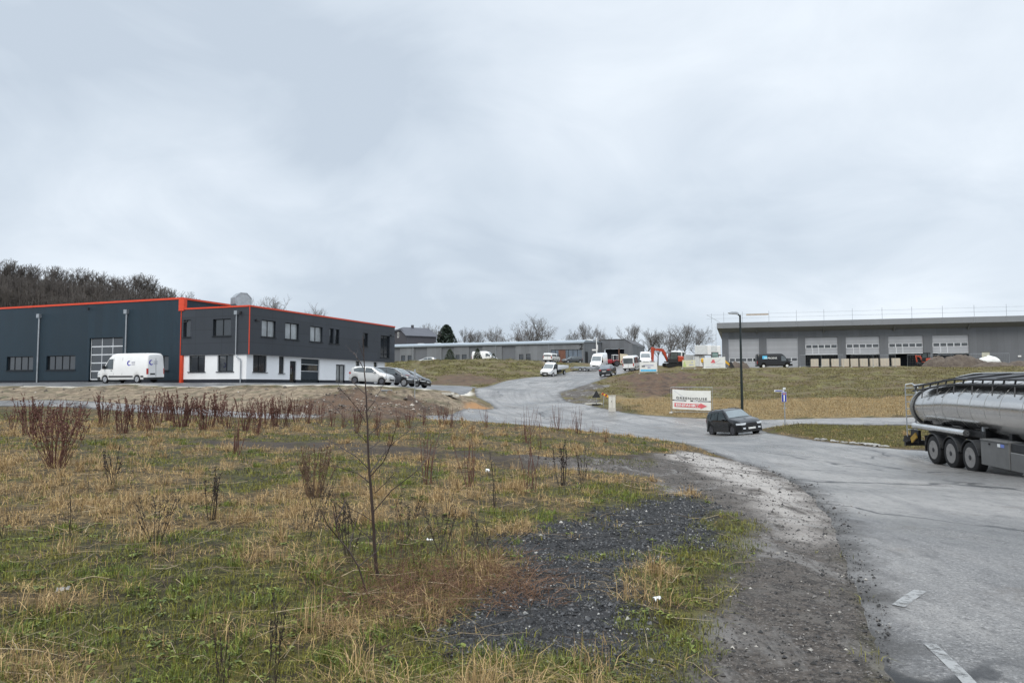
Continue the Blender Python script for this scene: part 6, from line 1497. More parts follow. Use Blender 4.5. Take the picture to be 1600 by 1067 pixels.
q.build('leg', M_GALV, sh_); q = MB(); q.b2((-.1, -.6, 2.22), (4.9, .6, 2.31)); q.build('shelf_board', M_TRIM, sh_)
# pallets of pale blocks along the forecourt
M_PALL = mat('beige_block_stack', (.52, .46, .37), .75, 0, .08, 3)
for i, (a0, a1) in enumerate([(1267.3, 1278.2), (1283.9, 1294.9), (1299.3, 1309.9), (1315, 1325.8), (1329.3, 1340), (1344, 1355), (1360, 1371.4), (1376, 1388), (1394, 1405.5)]):
    d = 134.5-i*.35; x, y = xd((a0+a1)/2, d); z = h1(x, y); w = (a1-a0)/FPX*d
    c = thing('block_pallet', 'beige stack of blocks before the half open doors, '+['leftmost of nine', 'second from the left end', 'third from the left end', 'before the first grey pier', 'fifth from the left end', 'sixth from the left end', 'third from the right end', 'before the right grey pier', 'rightmost of nine'][i], 'pallet', (x, y, z), R(-17), 'beige block stacks in front of the hall')
    q = MB(); q.box((0, 0, .86), (w, .95, 1.40), 0, .03); q.build('block_stack', M_PALL, c); q = MB(); q.b2((-w/2, -.5, 0), (w/2, .5, .15)); q.build('pallet_base', M_WOODP, c)
    q = MB(); q.box((-w*.22, 0, .86), (.03, .97, 1.42)); q.box((w*.22, 0, .86), (.03, .97, 1.42)); q.build('strap', M_GALV, c)
for px0, n in ((1250, 2), (1330, 2), (1418, 2), (1466, 3)):
    d = 133.0-(px0-1250)*.022; x, y = xd(px0, d); site_fence('thin mesh site fence before the hall doors, '+{1250: 'right of the black van', 1330: 'behind the middle block stacks', 1418: 'left of the mini excavator', 1466: 'behind the dirt mounds'}[px0], x, y, R(-17), n, 3.6, 2.2, 'site fence sections in front of the hall')

# heaps of earth and the wrapped bundle
def blob(nx, ny, fn):
    V = [fn(i/nx, j/ny) for j in range(ny+1) for i in range(nx+1)]
    return V, [(j*(nx+1)+i, j*(nx+1)+i+1, (j+1)*(nx+1)+i+1, (j+1)*(nx+1)+i) for j in range(ny) for i in range(nx)]
t = NT('heap_earth'); f1 = t.noise(6, 6, .7); t.out(t.mix(t.ramp(t.noise(1.5, 5, .65), [(.4, 0.0), (.7, .7)]), t.mix(f1, (.035, .026, .020), (.12, .092, .072)), (.16, .13, .10)), .9); t.bump(f1, 1.0, .08); M_HEAP = t.m
def heap(label, px, d, w, dep, hgt, seed, rz=R(-17)):
    x, y = xd(px, d); z = h1(x, y); rg = np.random.default_rng(seed); ph = rg.random(6)*9
    def fn(u, v):
        a, b = u*2-1, v*2-1; r2 = 1-min(1, abs(a)**2.2+abs(b)**2.2); n = fbm(np.array([u*6+ph[0]]), np.array([v*5+ph[1]]), seed, 4)[0]
        return (a*w/2, b*dep/2, hgt*(max(0, r2)**.75)*(.55+.9*n)-.15)
    V, F = blob(40, 26, fn); q = MB(); q.add(V, F); return tag(q.build('earth_heap', M_HEAP, None, 70, (x, y, z)), label, 'earth heap', 'earth heaps before the big hall')
heap('long brown earth heap between the mini excavator and the grey door pier', 1466, 124, 5.5, 4, 1.7, 2)
heap('tallest brown earth heap before the rightmost half open door', 1505, 123, 9, 5, 1.95, 3)
heap('flat brown earth heap in front of the white bundle', 1556, 121, 9.5, 4, .9, 4)
heap('low earth heap at the far right behind the tanker top', 1600, 120, 7, 4, 1.1, 5)
heap('small dark earth heap left of the black van', 1154, 131, 4.0, 3, 1.2, 6)
x, y = xd(1544, 125)
tb = thing('tarpaulin_bundle', 'white wrapped bundle of tarpaulin before the grey wall', 'bundle', (x, y, h1(x, y)+.25), R(-17))
def fn(u, v):
    a = u*2*PI; k = math.sin(min(v*1.25, 1)*PI*.5) if v < .8 else 1; top = v; n = fbm(np.array([u*5+.3]), np.array([v*4]), 3, 4)[0]
    r = (1-v**4)*(1.0+.35*(n-.5)); return (math.cos(a)*1.75*r+.15*math.sin(v*6), math.sin(a)*.95*r, .05+1.55*v**.8*(1+.25*math.cos(a)*(.4))+.12*(n-.5))
V, F = blob(48, 18, fn); q = MB(); q.add(V, F); q.build('tarpaulin', M_BANNER, tb, 35)
q = MB(); q.tube([(.7, -1.0, .1), (.75, -.8, .9), (.75, 0, 1.5)], .03, 5); q.build('strap', M_LOGOG, tb)

# rubble along the verge before the tanker
M_STONE = mat('pale_rubble', (.30, .29, .27), .8, 0, .2, 6)
def stone(name, label, x, y, s, rz, m, group=None, seed=0, flat=.5, cat='stone'):
    rg = np.random.default_rng(seed+50); import bmesh
    bm = bmesh.new(); bmesh.ops.create_icosphere(bm, subdivisions=2, radius=1.0)
    for v in bm.verts:
        k = 1+.45*(rg.random()-.5); v.co = Vector((v.co.x*s*k, v.co.y*s*.7*k, v.co.z*s*flat*k))
    me = bpy.data.meshes.new(name); bm.to_mesh(me); bm.free(); o = link(name, me, m); o.location = (x, y, gz(x, y)+s*flat*.35); o.rotation_euler = (0, 0, rz)
    return tag(o, label, cat, group)
for i, px in enumerate([1278, 1288, 1303, 1309, 1318, 1324, 1334, 1342, 1350, 1357, 1362, 1371, 1379, 1385]):
    py = 687+(px-1278)*.105; x, y = G(px, py)
    stone('rubble_stone', 'pale broken slab lying along the verge before the tanker', x, y+.1, .12+.13*rnd.random(), rnd.random()*3, M_STONE, 'pale slabs along the verge', i, .35)
# litter and debris
def litter(label, px, py, s, col, seed):
    x, y = G(px, py); rg = random.Random(seed); V = [(s*(i/5-.5)+rg.uniform(-.1, .1)*s, s*.6*(j/4-.5)+rg.uniform(-.1, .1)*s, .03+rg.random()*s*.45) for j in range(5) for i in range(6)]
    q = MB(); q.add(V+[(a, b, c-.006) for a, b, c in V], [(j*6+i, j*6+i+1, j*6+i+7, j*6+i+6) for j in range(4) for i in range(5)]); o = q.build('litter', col, None, None, (x, y, gz(x, y)+.02)); o.rotation_euler = (0, 0, rg.random()*3); return tag(o, label, 'litter')
litter('crumpled white plastic scrap in the grass right of the sapling', 671, 851, .065, M_WHITEP, 1)
litter('white torn packaging scrap at the edge of the dark gravel', 1027, 946, .07, M_PLATE, 2)
litter('white paper scrap in the grass before the mud track', 762, 742, .14, M_WHITEP, 3)
litter('pale flat scrap among the grass tufts at the lower left', 98, 936, .09, M_STONE, 4)
x, y = G(890, 575) if False else xd(1031, 108)
# slab and boards on the earth bank
x, y = G(604, 611); sl = thing('concrete_plank', 'grey slab lying on the earth bank below the parked cars', 'slab', (x, y, gz(x, y)+.05), R(8)); q = MB(); q.box((0, 0, 0), (.85, .3, .12), 0, .02); q.build('slab_body', M_GREY, sl)
for i, (px, py, rz) in enumerate([(700, 619, -35), (709, 622, -50)]):
    x, y = G(px, py); o = thing('pipe_half', ['grey concrete trough lying at the end of the earth bank', 'second concrete trough lying nearer the road'][i], 'trough', (x, y, gz(x, y)+.1), R(rz)); q = MB(); q.prism([(-.25, 0), (.25, 0), (.25, .22), (.18, .22), (.14, .08), (-.14, .08), (-.18, .22), (-.25, .22)], lambda a, z, d: (d-.5, a, z), 1.0); q.build('trough_body', M_CONC, o)

# ------------------------------------------------------------------ bare trees
t = NT('bare_bark'); f1 = t.noise(3, 5, .7); t.out(t.mix(f1, (.12, .112, .108), (.23, .215, .205)), .9); M_BARK = t.m
t = NT('hazed_wood_bark'); f1 = t.noise(.6, 4, .7); t.out(t.mix(f1, (.062, .055, .051), (.145, .125, .11)), .9); M_BARKD = t.m  # bark lightened, distance haze put into its colour
t = NT('sapling_bark'); f1 = t.noise(14, 5, .7); t.out(t.mix(f1, (.016, .009, .007), (.060, .036, .028)), .6); t.bump(f1, .5, .004); M_SAP = t.m
def tree_segs(seed, H_, r0, fork=.28, spread=.62, levels=6, twig=.02, up=.25, limbs=6):
    """a trunk that forks into limbs, each dividing again and again toward fine twigs"""
    rg = random.Random(seed); S = []; T_ = []
    def side_of(d, ang):
        ax = d.orthogonal().normalized(); ax.rotate(Matrix.Rotation(rg.random()*2*PI, 3, d)); return (d*math.cos(ang)+ax*math.sin(ang)).normalized()
    def grow(p, d, L, r, lv):
        n = 3; q = p
        for i in range(n):
            d = (d+Vector((rg.gauss(0, .12), rg.gauss(0, .12), rg.gauss(0, .08)+up*.16))).normalized(); e = q+d*L/n
            S.append((*q, *e, max(r*(1-.13*i), twig), max(r*(1-.13*(i+1)), twig*.8))); q = e
            if lv > 0 and i < n-1 and rg.random() < .52: grow(q, side_of(d, spread*rg.uniform(.8, 1.5)), L*rg.uniform(.45, .7), r*.5, lv-1)
        if lv > 0:
            for k in range(2 if rg.random() < .8 else 3): grow(q, side_of(d, spread*rg.uniform(.45, 1.0)), L*rg.uniform(.66, .86), r*.62, lv-1)
    p = Vector((0, 0, -.3)); d = Vector((rg.gauss(0, .03), rg.gauss(0, .03), 1)).normalized(); n = 6; FH = H_*fork
    for i in range(n):
        d = (d+Vector((rg.gauss(0, .03), rg.gauss(0, .03), .05))).normalized(); e = p+d*(FH+.3)/n; T_.append((*p, *e, r0*(1.25-.08*i if i else 1.5), r0*(1.25-.08*(i+1)))); p = e
        if i == n-2: grow(p, side_of(d, spread*1.5), H_*.17, r0*.4, levels-1)
    for k in range(limbs): grow(p, side_of(d, spread*(.25+.95*k/max(1, limbs-1))), H_*rg.uniform(.19, .25), r0*(.75 if k == 0 else .55), levels)
    S2, T2 = np.array(S), np.array(T_); k = (H_-FH)/(S2[:, 5].max()-FH); o = np.array([0, 0, FH])
    for c in (0, 3): S2[:, c:c+3] = (S2[:, c:c+3]-p)*k+np.array(p)
    return T2, S2
TREES = []
for i, (H_, r0, fk, spd, lv, up) in enumerate([(12, .34, .17, .72, 5, .25), (10, .20, .30, .60, 5, .40), (10, .20, .27, .70, 5, .30), (9, .17, .30, .58, 5, .45), (13, .22, .30, .50, 5, .55)]):
    a, b = tree_segs(31+i, H_, r0, fk, spd, lv, .016, up, 7 if i == 0 else 5); TREES.append((H_, seg_mesh('trunk', a, 7), seg_mesh('crown', b, 3)))
for H_, a, b in TREES: a.materials.append(M_BARK); b.materials.append(M_BARK)
WT = []
for i, (H_, r0, fk, spd, up) in enumerate([(14, .2, .34, .42, .7), (15, .22, .30, .5, .6), (13, .2, .40, .45, .8)]):
    a, b = tree_segs(91+i, H_, r0, fk, spd, 5, .020, up, 5); a = seg_mesh('trunk', a, 5); b = seg_mesh('crown', b, 3); a.materials.append(M_BARKD); b.materials.append(M_BARKD); WT.append((H_, a, b))
def bare_tree(kind, x, y, h_, label, group, rz, z=None, wide=1.0, lib=None, name='bare_tree', sunk=0):
    H_, a, b = (lib or TREES)[kind]; r = thing(name, label, 'tree', (x, y, (h1(x, y) if z is None else z)-sunk), rz, group); k = h_/H_; r.scale = (k*wide, k*wide, k)
    link('trunk', a, None, r); link('crown', b, None, r); return r
rowl = [(831, 493.5, 0, 215, 'broad spreading bare tree above the middle of the long hall', 1.25), (780, 510, 1, 225, 'small pale bare tree left of the broad spreading tree', 1.0), (812, 516, 2, 225, 'low bare tree close beside the broad spreading tree', 1.1), (722, 513, 1, 225, 'bare tree right of the dark evergreen', 1.0), (742, 518, 3, 225, 'low bushy bare tree above the long hall roof', 1.1), (664, 507, 3, 222, 'thin bare tree rising behind the slate house roof', .9),
        (893, 517, 2, 230, 'small round bare tree near the right end of the long hall', 1.15), (917, 505, 4, 228, 'upright bare tree behind the white pole', 1.0), (940, 515, 2, 228, 'bare tree above the joint of the two grey halls', 1.1),
        (985, 508, 4, 225, 'bare tree at the sloping corner of the grey workshop', 1.25), (1011, 515, 1, 225, 'bare tree above the white van and blue banner', 1.25), (1028, 521, 3, 228, 'small bare tree above the excavator boom', 1.1), (1051, 509, 0, 222, 'forked bare tree above the excavator cab', .9), (1069, 507, 4, 224, 'tallest bare tree of the right hand row', 1.25), (1097, 512, 2, 222, 'bare tree at the right end of the row, above the white stacks', 1.15),
        (488, 477, 0, 200, 'bare tree crown rising behind the office roof', .8), (425, 466, 2, 230, 'faint bare tree behind the orange roof corner', .9)]
for i, (px, py, k, d, lab, wd) in enumerate(rowl):
    x, y = xd(px, d); z = h1(x, y); bare_tree(k, x, y, (at(px, py, d)[2]-z)*1.06, lab, 'bare trees on the horizon', i*1.7, z, wd*.85)
# wood on the hill behind the hall
ed = [(-40, 400), (0, 403), (30, 407), (62, 414), (90, 419), (110, 418), (150, 421), (185, 424), (215, 429), (240, 433), (258, 444), (275, 455), (290, 463), (306, 470)]
wi = 0
for row, (dd, nn, drop) in enumerate(((262, 15, 0), (246, 16, 18), (231, 14, 36))):
    for k in range(nn):
        px = -35+(340-22*row)*(k+.5*(row % 2)+.3*rnd.random())/nn; py = np.interp(px, [e[0] for e in ed], [e[1] for e in ed])+drop+rnd.uniform(-4, 5); d = dd+rnd.uniform(-6, 6)
        x, y = xd(px, d); z = h1(x, y); hh = at(px, py, d)[2]-z; hh = max(8, min(hh, 19)); z = at(px, py, d)[2]-hh
        bare_tree(wi % 3, x, y, hh, 'bare leafless tree of the dense wood on the hill behind the blue grey hall', 'bare trees of the wooded hill', rnd.random()*6, z, 1.15+.35*rnd.random(), WT, 'woodland_tree'); wi += 1
# undergrowth of that wood: countless stems and twigs
xs_ = nrg.uniform(-40, 330, 9000); ds_ = nrg.uniform(222, 300, 9000); wx, wy = (xs_-800)/FPX*ds_, ds_; wz = H(wx, wy)
lim = CAM_Z+(603-(np.interp(xs_, [e[0] for e in ed], [e[1] for e in ed])+14))/FPX*ds_
hh = np.clip(lim-wz, 1, 60)*nrg.uniform(.25, 1.0, 9000); hh = np.minimum(hh, nrg.uniform(5, 26, 9000))
segs = np.stack([wx, wy, wz-.5, wx+nrg.normal(0, .9, 9000), wy+nrg.normal(0, .9, 9000), wz+hh, np.full(9000, .13), np.full(9000, .03)], 1)
b1 = segs.copy(); fr = nrg.uniform(.4, .8, 9000); m0 = segs[:, :3]+(segs[:, 3:6]-segs[:, :3])*fr[:, None]; b1[:, :3] = m0; b1[:, 3:6] = m0+np.stack([nrg.normal(0, 1.3, 9000), nrg.normal(0, 1.3, 9000), nrg.uniform(.8, 3, 9000)], 1); b1[:, 6] = .08
b2_ = b1.copy(); b2_[:, 3:6] = m0+np.stack([nrg.normal(0, 1.3, 9000), nrg.normal(0, 1.3, 9000), nrg.uniform(.8, 3, 9000)], 1)
o = link('woodland', seg_mesh('woodland', np.concatenate([segs, b1, b2_]), 3), M_BARKD); tag(o, 'mass of bare stems and twigs filling the wooded hillside', 'woodland', None, 'stuff')

# evergreens
def leaf_cloud(name, n, fn, size, c0, c1, seed=1):
    rg = np.random.default_rng(seed); P = np.array([fn(rg) for _ in range(n)]); a = rg.normal(size=(n, 3)); a /= np.linalg.norm(a, axis=1, keepdims=True); b = np.cross(a, rg.normal(size=(n, 3))); b /= np.linalg.norm(b, axis=1, keepdims=True)
    s = size*rg.uniform(.5, 1.3, (n, 1)); V = np.stack([P-a*s-b*s*.4, P+a*s-b*s*.2, P+b*s*.8], 1).reshape(-1, 3); t_ = rg.random((n, 1)); tint = np.array(c0)*(1-t_)+np.array(c1)*t_
    return big_mesh(name, V, np.arange(3*n).reshape(-1, 3), False, np.repeat(tint, 3, 0))
M_LEAF = vmat('evergreen_leaves', .7)
def cone_fn(h_, r_, p=1.0):
    def f(rg):
        z = rg.random()**1.5; a = rg.random()*2*PI; r = r_*(1-z)**p*(.55+.45*rg.random()**.5)*(1+.25*math.sin(a*5+z*14)); return (r*math.cos(a), r*math.sin(a), .06*h_+z*h_*.94)
    return f
def evergreen(label, px, py, d, wid, name='evergreen_tree', n=5000, cols=((.008, .018, .012), (.035, .055, .035)), base=None, p=1.0, cat='tree'):
    x, y = xd(px, d); z = h1(x, y) if base is None else at(px, base, d)[2]; h_ = at(px, py, d)[2]-z; r = thing(name, label, cat, (x, y, z), 0)
    link('crown', leaf_cloud('crown', n, cone_fn(h_, wid, p), max(.05, h_*.035), *cols, int(px)), M_LEAF, r); q = MB(); q.tube([(0, 0, -.2), (0, 0, h_*.9)], [h_*.02, .02], 7); q.build('trunk', M_BARK, r); return r
evergreen('dark dense evergreen tree right of the slate house', 697, 508, 226, 4.0, n=4200, p=.45)
evergreen('pointed green conifer bush on the bank before the long hall', 703, 545, 141, 1.0, 'conifer_bush', 2500, ((.012, .022, .010), (.05, .07, .03)), p=.6, cat='bush')
evergreen('tall narrow conifer bush on the bank left of the half hidden white van', 746, 544, 141, .75, 'conifer_bush', 2500, ((.010, .018, .009), (.04, .055, .028)), p=.5, cat='bush')
evergreen('small dark bush right of the half hidden white van', 771, 552, 142, .55, 'conifer_bush', 1200, ((.010, .018, .009), (.04, .05, .028)), p=.5, cat='bush')
evergreen('small dark conifer bush on the right of the big bank near the street lamp', 1300, 590, 98, .7, 'conifer_bush', 900, ((.012, .018, .008), (.045, .05, .022)), p=.6, cat='bush')

# ------------------------------------------------------------------ foreground plants
t = NT('dock_stalks'); f1 = t.noise(9, 4, .7); t.out(t.mix(f1, (.045, .017, .013), (.185, .078, .056)), .85); M_DOCK = t.m
t = NT('dry_tan_stalks'); f1 = t.noise(9, 4, .7); t.out(t.mix(f1, (.060, .035, .022), (.20, .125, .075)), .85); M_DRY = t.m
t = NT('dark_stalks'); f1 = t.noise(9, 4, .7); t.out(t.mix(f1, (.012, .009, .008), (.050, .034, .026)), .85); M_DARKST = t.m
def clump(seed, n, h_, spread, seed_heads=True, base=.12, r=.006, side=2, straight=.06):
    """stalks fanning out from one root, with rough seed heads on their upper halves"""
    rg = random.Random(seed); S = []; Hd = []
    for i in range(n):
        a = rg.random()*2*PI; lean = spread*(.25+.9*rg.random()); L = h_*(.55+.45*rg.random()); p = Vector((math.cos(a)*base*rg.random(), math.sin(a)*base*rg.random(), -.03)); d = Vector((math.cos(a)*lean, math.sin(a)*lean, 1)).normalized(); k = 7; pr = r*(.7+.6*rg.random())
        for j in range(k):
            d = (d+Vector((rg.gauss(0, straight), rg.gauss(0, straight), .04))).normalized(); e = p+d*L/k; ra = pr*(1-.6*j/k); S.append((*p, *e, ra, pr*(1-.6*(j+1)/k)))
            if seed_heads and j >= k*.55:
                for m in range(5):
                    c = p+(e-p)*rg.random(); o = Vector((rg.gauss(0, 1), rg.gauss(0, 1), rg.gauss(.6, .6))).normalized()*rg.uniform(.015, .045)*h_; Hd.append((*c, *(c+o), r*1.6*rg.uniform(.6, 1.5), r*.5))
            if j >= 2 and side and rg.random() < .28*side:
                o = (d+Vector((rg.gauss(0, .6), rg.gauss(0, .6), .1))).normalized()*L*.16*rg.random(); S.append((*e, *(e+o), ra*.6, ra*.3))
                if seed_heads: Hd.append((*(e+o*.4), *(e+o*1.1), r*1.5, r*.5))
            p = e
    return (seg_mesh('stalks', S, 4), seg_mesh('seed_heads', Hd, 4) if Hd else None)
KINDS = {'big': (clump(1, 38, 1.5, .50, True, .18, .0075), M_DOCK), 'dock': (clump(2, 20, 1.2, .26, True, .15, .0085), M_DOCK), 'dock2': (clump(3, 15, 1.2, .34, True, .14, .009), M_DOCK), 'dense': (clump(9, 30, 1.2, .20, True, .2, .009), M_DOCK), 'sticks': (clump(4, 11, 1.2, .2, False, .14, .008), M_DOCK), 'tan': (clump(5, 26, 1.0, .38, True, .16, .007), M_DRY), 'dark': (clump(6, 6, 1.1, .22, True, .08, .008), M_DARKST), 'twig': (clump(7, 9, 1.0, .6, True, .1, .006, 3, .12), M_DARKST), 'thin': (clump(8, 3, 1.0, .12, False, .05, .005, 1), M_DARKST), 'fine': (clump(10, 7, 1.0, .3, False, .2, .005, 2, .1), M_DOCK)}
for (a, b), m in KINDS.values():
    a.materials.append(m)
    if b: b.materials.append(m)
def plant(kind, px, py, hpx, label, rz=0.0, name='dried_dock', group=None, wide=1.0):
    x, y = G(px, py); (a, b), m = KINDS[kind]; h_ = hpx/FPX*y; k = h_/{'big': 1.5}.get(kind, 1.0 if kind in ('tan', 'twig', 'thin', 'fine') else 1.15)
    r = thing(name, label, 'dried plant', (x, y, gz(x, y)), rz, group); r.scale = (k*wide, k*wide, k); link('stalks', a, None, r)
    if b: link('seed_heads', b, None, r)
    return r
plant('big', 86, 733, 112, 'biggest dried red brown dock fanning out at the left of the field', .4)
plant('dark', 176, 763, 78, 'dried dark dock with five bent stalks right of the biggest dock', 1.0)
plant('dark', 331, 812, 96, 'thin blackish dried dock standing in the grass at the left', 2.2)
plant('twig', 242, 852, 84, 'wiry dried plant with crooked twigs in the lower left grass', .3, 'dried_weed')
plant('thin', 110, 838, 112, 'pair of thin upright dark stalks in the left grass', .9, 'dried_weed')
plant('twig', 6, 838, 48, 'dark dried weed cut by the left picture edge', 1.9, 'dried_weed')
plant('tan', 491, 777, 86, 'light brown brush of dried stalks left of the sapling', .2)
plant('sticks', 666, 757, 90, 'tall reddish sticks right of the sapling before the mud track', .7)
plant('sticks', 736, 764, 86, 'reddish sticks in the grass below the mud track', 2.7)
plant('thin', 773, 790, 120, 'slim dark stem leaning in the middle of the grass', .2, 'dried_weed')
plant('fine', 830, 768, 120, 'wispy thin stems near the start of the dark gravel', 1.2, 'dried_weed')
plant('dark', 878, 757, 84, 'dark dried dock at the end of the mud track', 1.4)
plant('dark', 911, 766, 80, 'short dark bundle of stalks beside the gravel edge', .1, wide=.6)
plant('thin', 700, 812, 90, 'thin pale stem right of the sapling', 2.2, 'dried_weed')
plant('sticks', 368, 709, 72, 'tall bare sticks standing before the row of docks', .4)
plant('thin', 138, 768, 60, 'thin stalk left of the five stalked dock', 1.1, 'dried_weed')
plant('dark', 425, 1085, 190, 'bent black stalk rising from the bottom edge', 2.6, wide=.5)
plant('dark', 350, 1100, 150, 'knobbly brown stalk at the bottom edge', .2, wide=.5)
plant('thin', 150, 700, 40, 'thin stalk in the grass behind the biggest dock', .5, 'dried_weed')
plant('thin', 250, 704, 40, 'small thin stalk before the left end of the dock row', 1.5, 'dried_weed')
for i, (px, py, hh, kd, wd) in enumerate([(46, 679, 56, 'dense', .9), (70, 676, 52, 'dock2', 1), (95, 674, 44, 'dock', 1), (120, 668, 40, 'dock2', .9), (160, 667, 48, 'dock', 1), (192, 677, 52, 'dense', .8), (212, 670, 50, 'dock2', 1), (233, 673, 54, 'dock', 1), (247, 664, 44, 'dock2', .9), (262, 658, 46, 'dense', .8), (284, 666, 50, 'dense', 1.1), (300, 660, 40, 'dock2', .9), (322, 671, 54, 'dense', 1.1), (343, 663, 44, 'dock', .9), (356, 668, 48, 'dock2', 1), (382, 672, 48, 'dock', 1), (402, 679, 50, 'dock', .8), (412, 666, 44, 'dock2', 1), (428, 668, 44, 'dense', .9), (445, 667, 46, 'dock', 1), (463, 659, 38, 'dock2', 1), (482, 662, 34, 'dock', .8), (500, 663, 34, 'dock2', .8), (518, 666, 34, 'sticks', 1), (536, 668, 34, 'sticks', 1), (558, 677, 40, 'dock', .8), (590, 681, 36, 'dock', .6), (622, 668, 34, 'sticks', 1), (640, 668, 30, 'dock2', .7), (662, 664, 30, 'sticks', 1), (691, 666, 34, 'dock2', .8), (18, 672, 36, 'dock2', .9)]):
    x, y = G(px, py); plant(kd, px, py, hh*1.08, 'dried red brown dock in the row along the far edge of the field', i*1.3, 'dried_dock', 'row of dried docks along the side road', wd*1.15)
for i, (px, py, hh) in enumerate([(705, 668, 36), (722, 664, 34), (738, 680, 30), (760, 668, 34), (786, 673, 30), (806, 671, 24), (822, 692, 60), (842, 668, 40), (863, 676, 36), (872, 672, 44), (880, 678, 32), (893, 674, 36), (902, 678, 46), (920, 684, 30), (933, 686, 34), (946, 690, 26), (965, 694, 24), (655, 700, 60), (610, 698, 40), (845, 700, 50)]):
    plant('fine' if i % 3 else 'sticks', px, py, hh, 'thin dry weed stems along the brow of the field by the road', i*.9, 'dried_weed', 'thin weeds along the brow of the field')

for i, (px, py, hh) in enumerate([(500, 815, 70), (528, 838, 90), (548, 880, 110), (612, 868, 95), (632, 846, 80), (655, 880, 90), (690, 865, 80), (722, 885, 85), (752, 868, 70), (620, 930, 90), (480, 850, 60), (770, 905, 75)]):
    plant('fine' if i % 2 else 'twig', px, py, hh, 'wispy reddish weed stems among the grass around the sapling', i*1.1, 'dried_weed', 'wispy weeds around the sapling', .8)

# sapling in the middle of the grass
SD = 6.75
sx0, sy0 = xd(590, SD)
sap = thing('bare_sapling', 'slender bare sapling with reddish bark standing in the grass', 'sapling', (sx0, sy0, gz(sx0, sy0)-.05))
def sp3(px, py, dd=0.0): p = at(px, py, SD+dd); return Vector((p[0]-sx0, p[1]-sy0, p[2]-sap.location.z))
S = []
def limb(pts, r0, r1, twigs=2, seed=0):
    rg = random.Random(seed); P = [sp3(*p) for p in pts]; fine = []
    for a, b in zip(P[:-1], P[1:]):
        for k in range(4): fine.append(a.lerp(b, k/4)+Vector((rg.gauss(0, .0018), rg.gauss(0, .0018), 0)))
    fine.append(P[-1]); n = len(fine)-1
    for i in range(n): S.append((*fine[i], *fine[i+1], r0+(r1-r0)*i/n, r0+(r1-r0)*(i+1)/n))
    for k in range(twigs):
        i = rg.randint(n//3, n-1); d = (fine[i+1]-fine[i]).normalized(); o = (d+Vector((rg.gauss(0, .5), rg.gauss(0, .5), rg.gauss(.2, .3)))).normalized()*rg.uniform(.05, .16); S.append((*fine[i], *(fine[i]+o), r1*1.1, r1*.5))
    for i in range(2, n, 2):
        o = Vector((rg.gauss(0, 1), rg.gauss(0, 1), .5)).normalized()*.016; S.append((*fine[i], *(fine[i]+o), r1*1.4, r1*.6))
limb([(593, 918), (587, 880), (584, 830), (579, 760), (576, 720), (574, 670), (572, 620), (569, 570), (567, 525)], .0175, .003, 3, 1); trunk_segs = list(S); S.clear()
for i, l in enumerate([[(583, 800), (612, 766), (652, 735), (672, 710, .5), (690, 690, .7)], [(578, 745), (600, 720), (612, 690, -.3), (622, 658, -.5)], [(577, 740), (598, 712, .3), (616, 690, .4), (640, 672, .6), (660, 655, .8)], [(576, 732), (555, 712), (530, 697, .3), (510, 686, .5), (492, 672, .7)], [(580, 756), (560, 740), (530, 730, -.3), (505, 725, -.4)], [(573, 690), (553, 672), (538, 655, .3), (528, 640, .4)], [(572, 660), (560, 640), (545, 622, -.3), (530, 606, -.5)], [(571, 645), (584, 628), (597, 605, .2), (604, 592, .3)], [(570, 615), (556, 602), (546, 590, .2)], [(574, 682), (590, 668, .1), (598, 658, .2)], [(584, 815), (560, 800), (535, 790, -.3)], [(585, 845), (560, 826), (540, 800, -.4), (525, 785, -.5)], [(585, 770), (602, 755), (615, 740, -.3)], [(586, 850), (610, 835, .2), (622, 818, .3)], [(579, 700), (592, 690, .2), (596, 660, .3)], [(568, 575), (558, 560), (553, 550, .1)]]):
    limb(l, .0056 if i < 5 else .0042, .0018, 5, 10+i)
link('trunk', seg_mesh('trunk', trunk_segs, 8), M_SAP, sap); link('branches', seg_mesh('branches', S, 5), M_SAP, sap)
S.clear(); bx0 = None
s2x, s2y = xd(566, 6.2); sap2 = thing('bare_sapling', 'low crooked bare shoot leaning left of the slender sapling', 'sapling', (s2x, s2y, gz(s2x, s2y)-.05)); S.clear()
def limb2(pts, r0, r1, seed):
    rg = random.Random(seed); P = [Vector(at(p[0], p[1], 6.2+(p[2] if len(p) > 2 else 0)))-Vector(sap2.location) for p in pts]
    for a, b, i in zip(P[:-1], P[1:], range(9)): S.append((*a, *b, r0+(r1-r0)*i/len(P), r0+(r1-r0)*(i+1)/len(P)))
for i, l in enumerate([[(572, 925), (560, 885), (545, 860), (530, 842), (524, 815), (520, 790)], [(545, 860), (552, 830, .2), (560, 800, .3)], [(530, 842), (512, 820, -.2), (500, 795, -.3)], [(560, 885), (590, 860, .2), (600, 835, .3)], [(524, 815), (535, 795, .1), (540, 780, .2)]]): limb2(l, .009 if i == 0 else .005, .0022, i)
link('shoots', seg_mesh('shoots', S, 5), M_SAP, sap2)

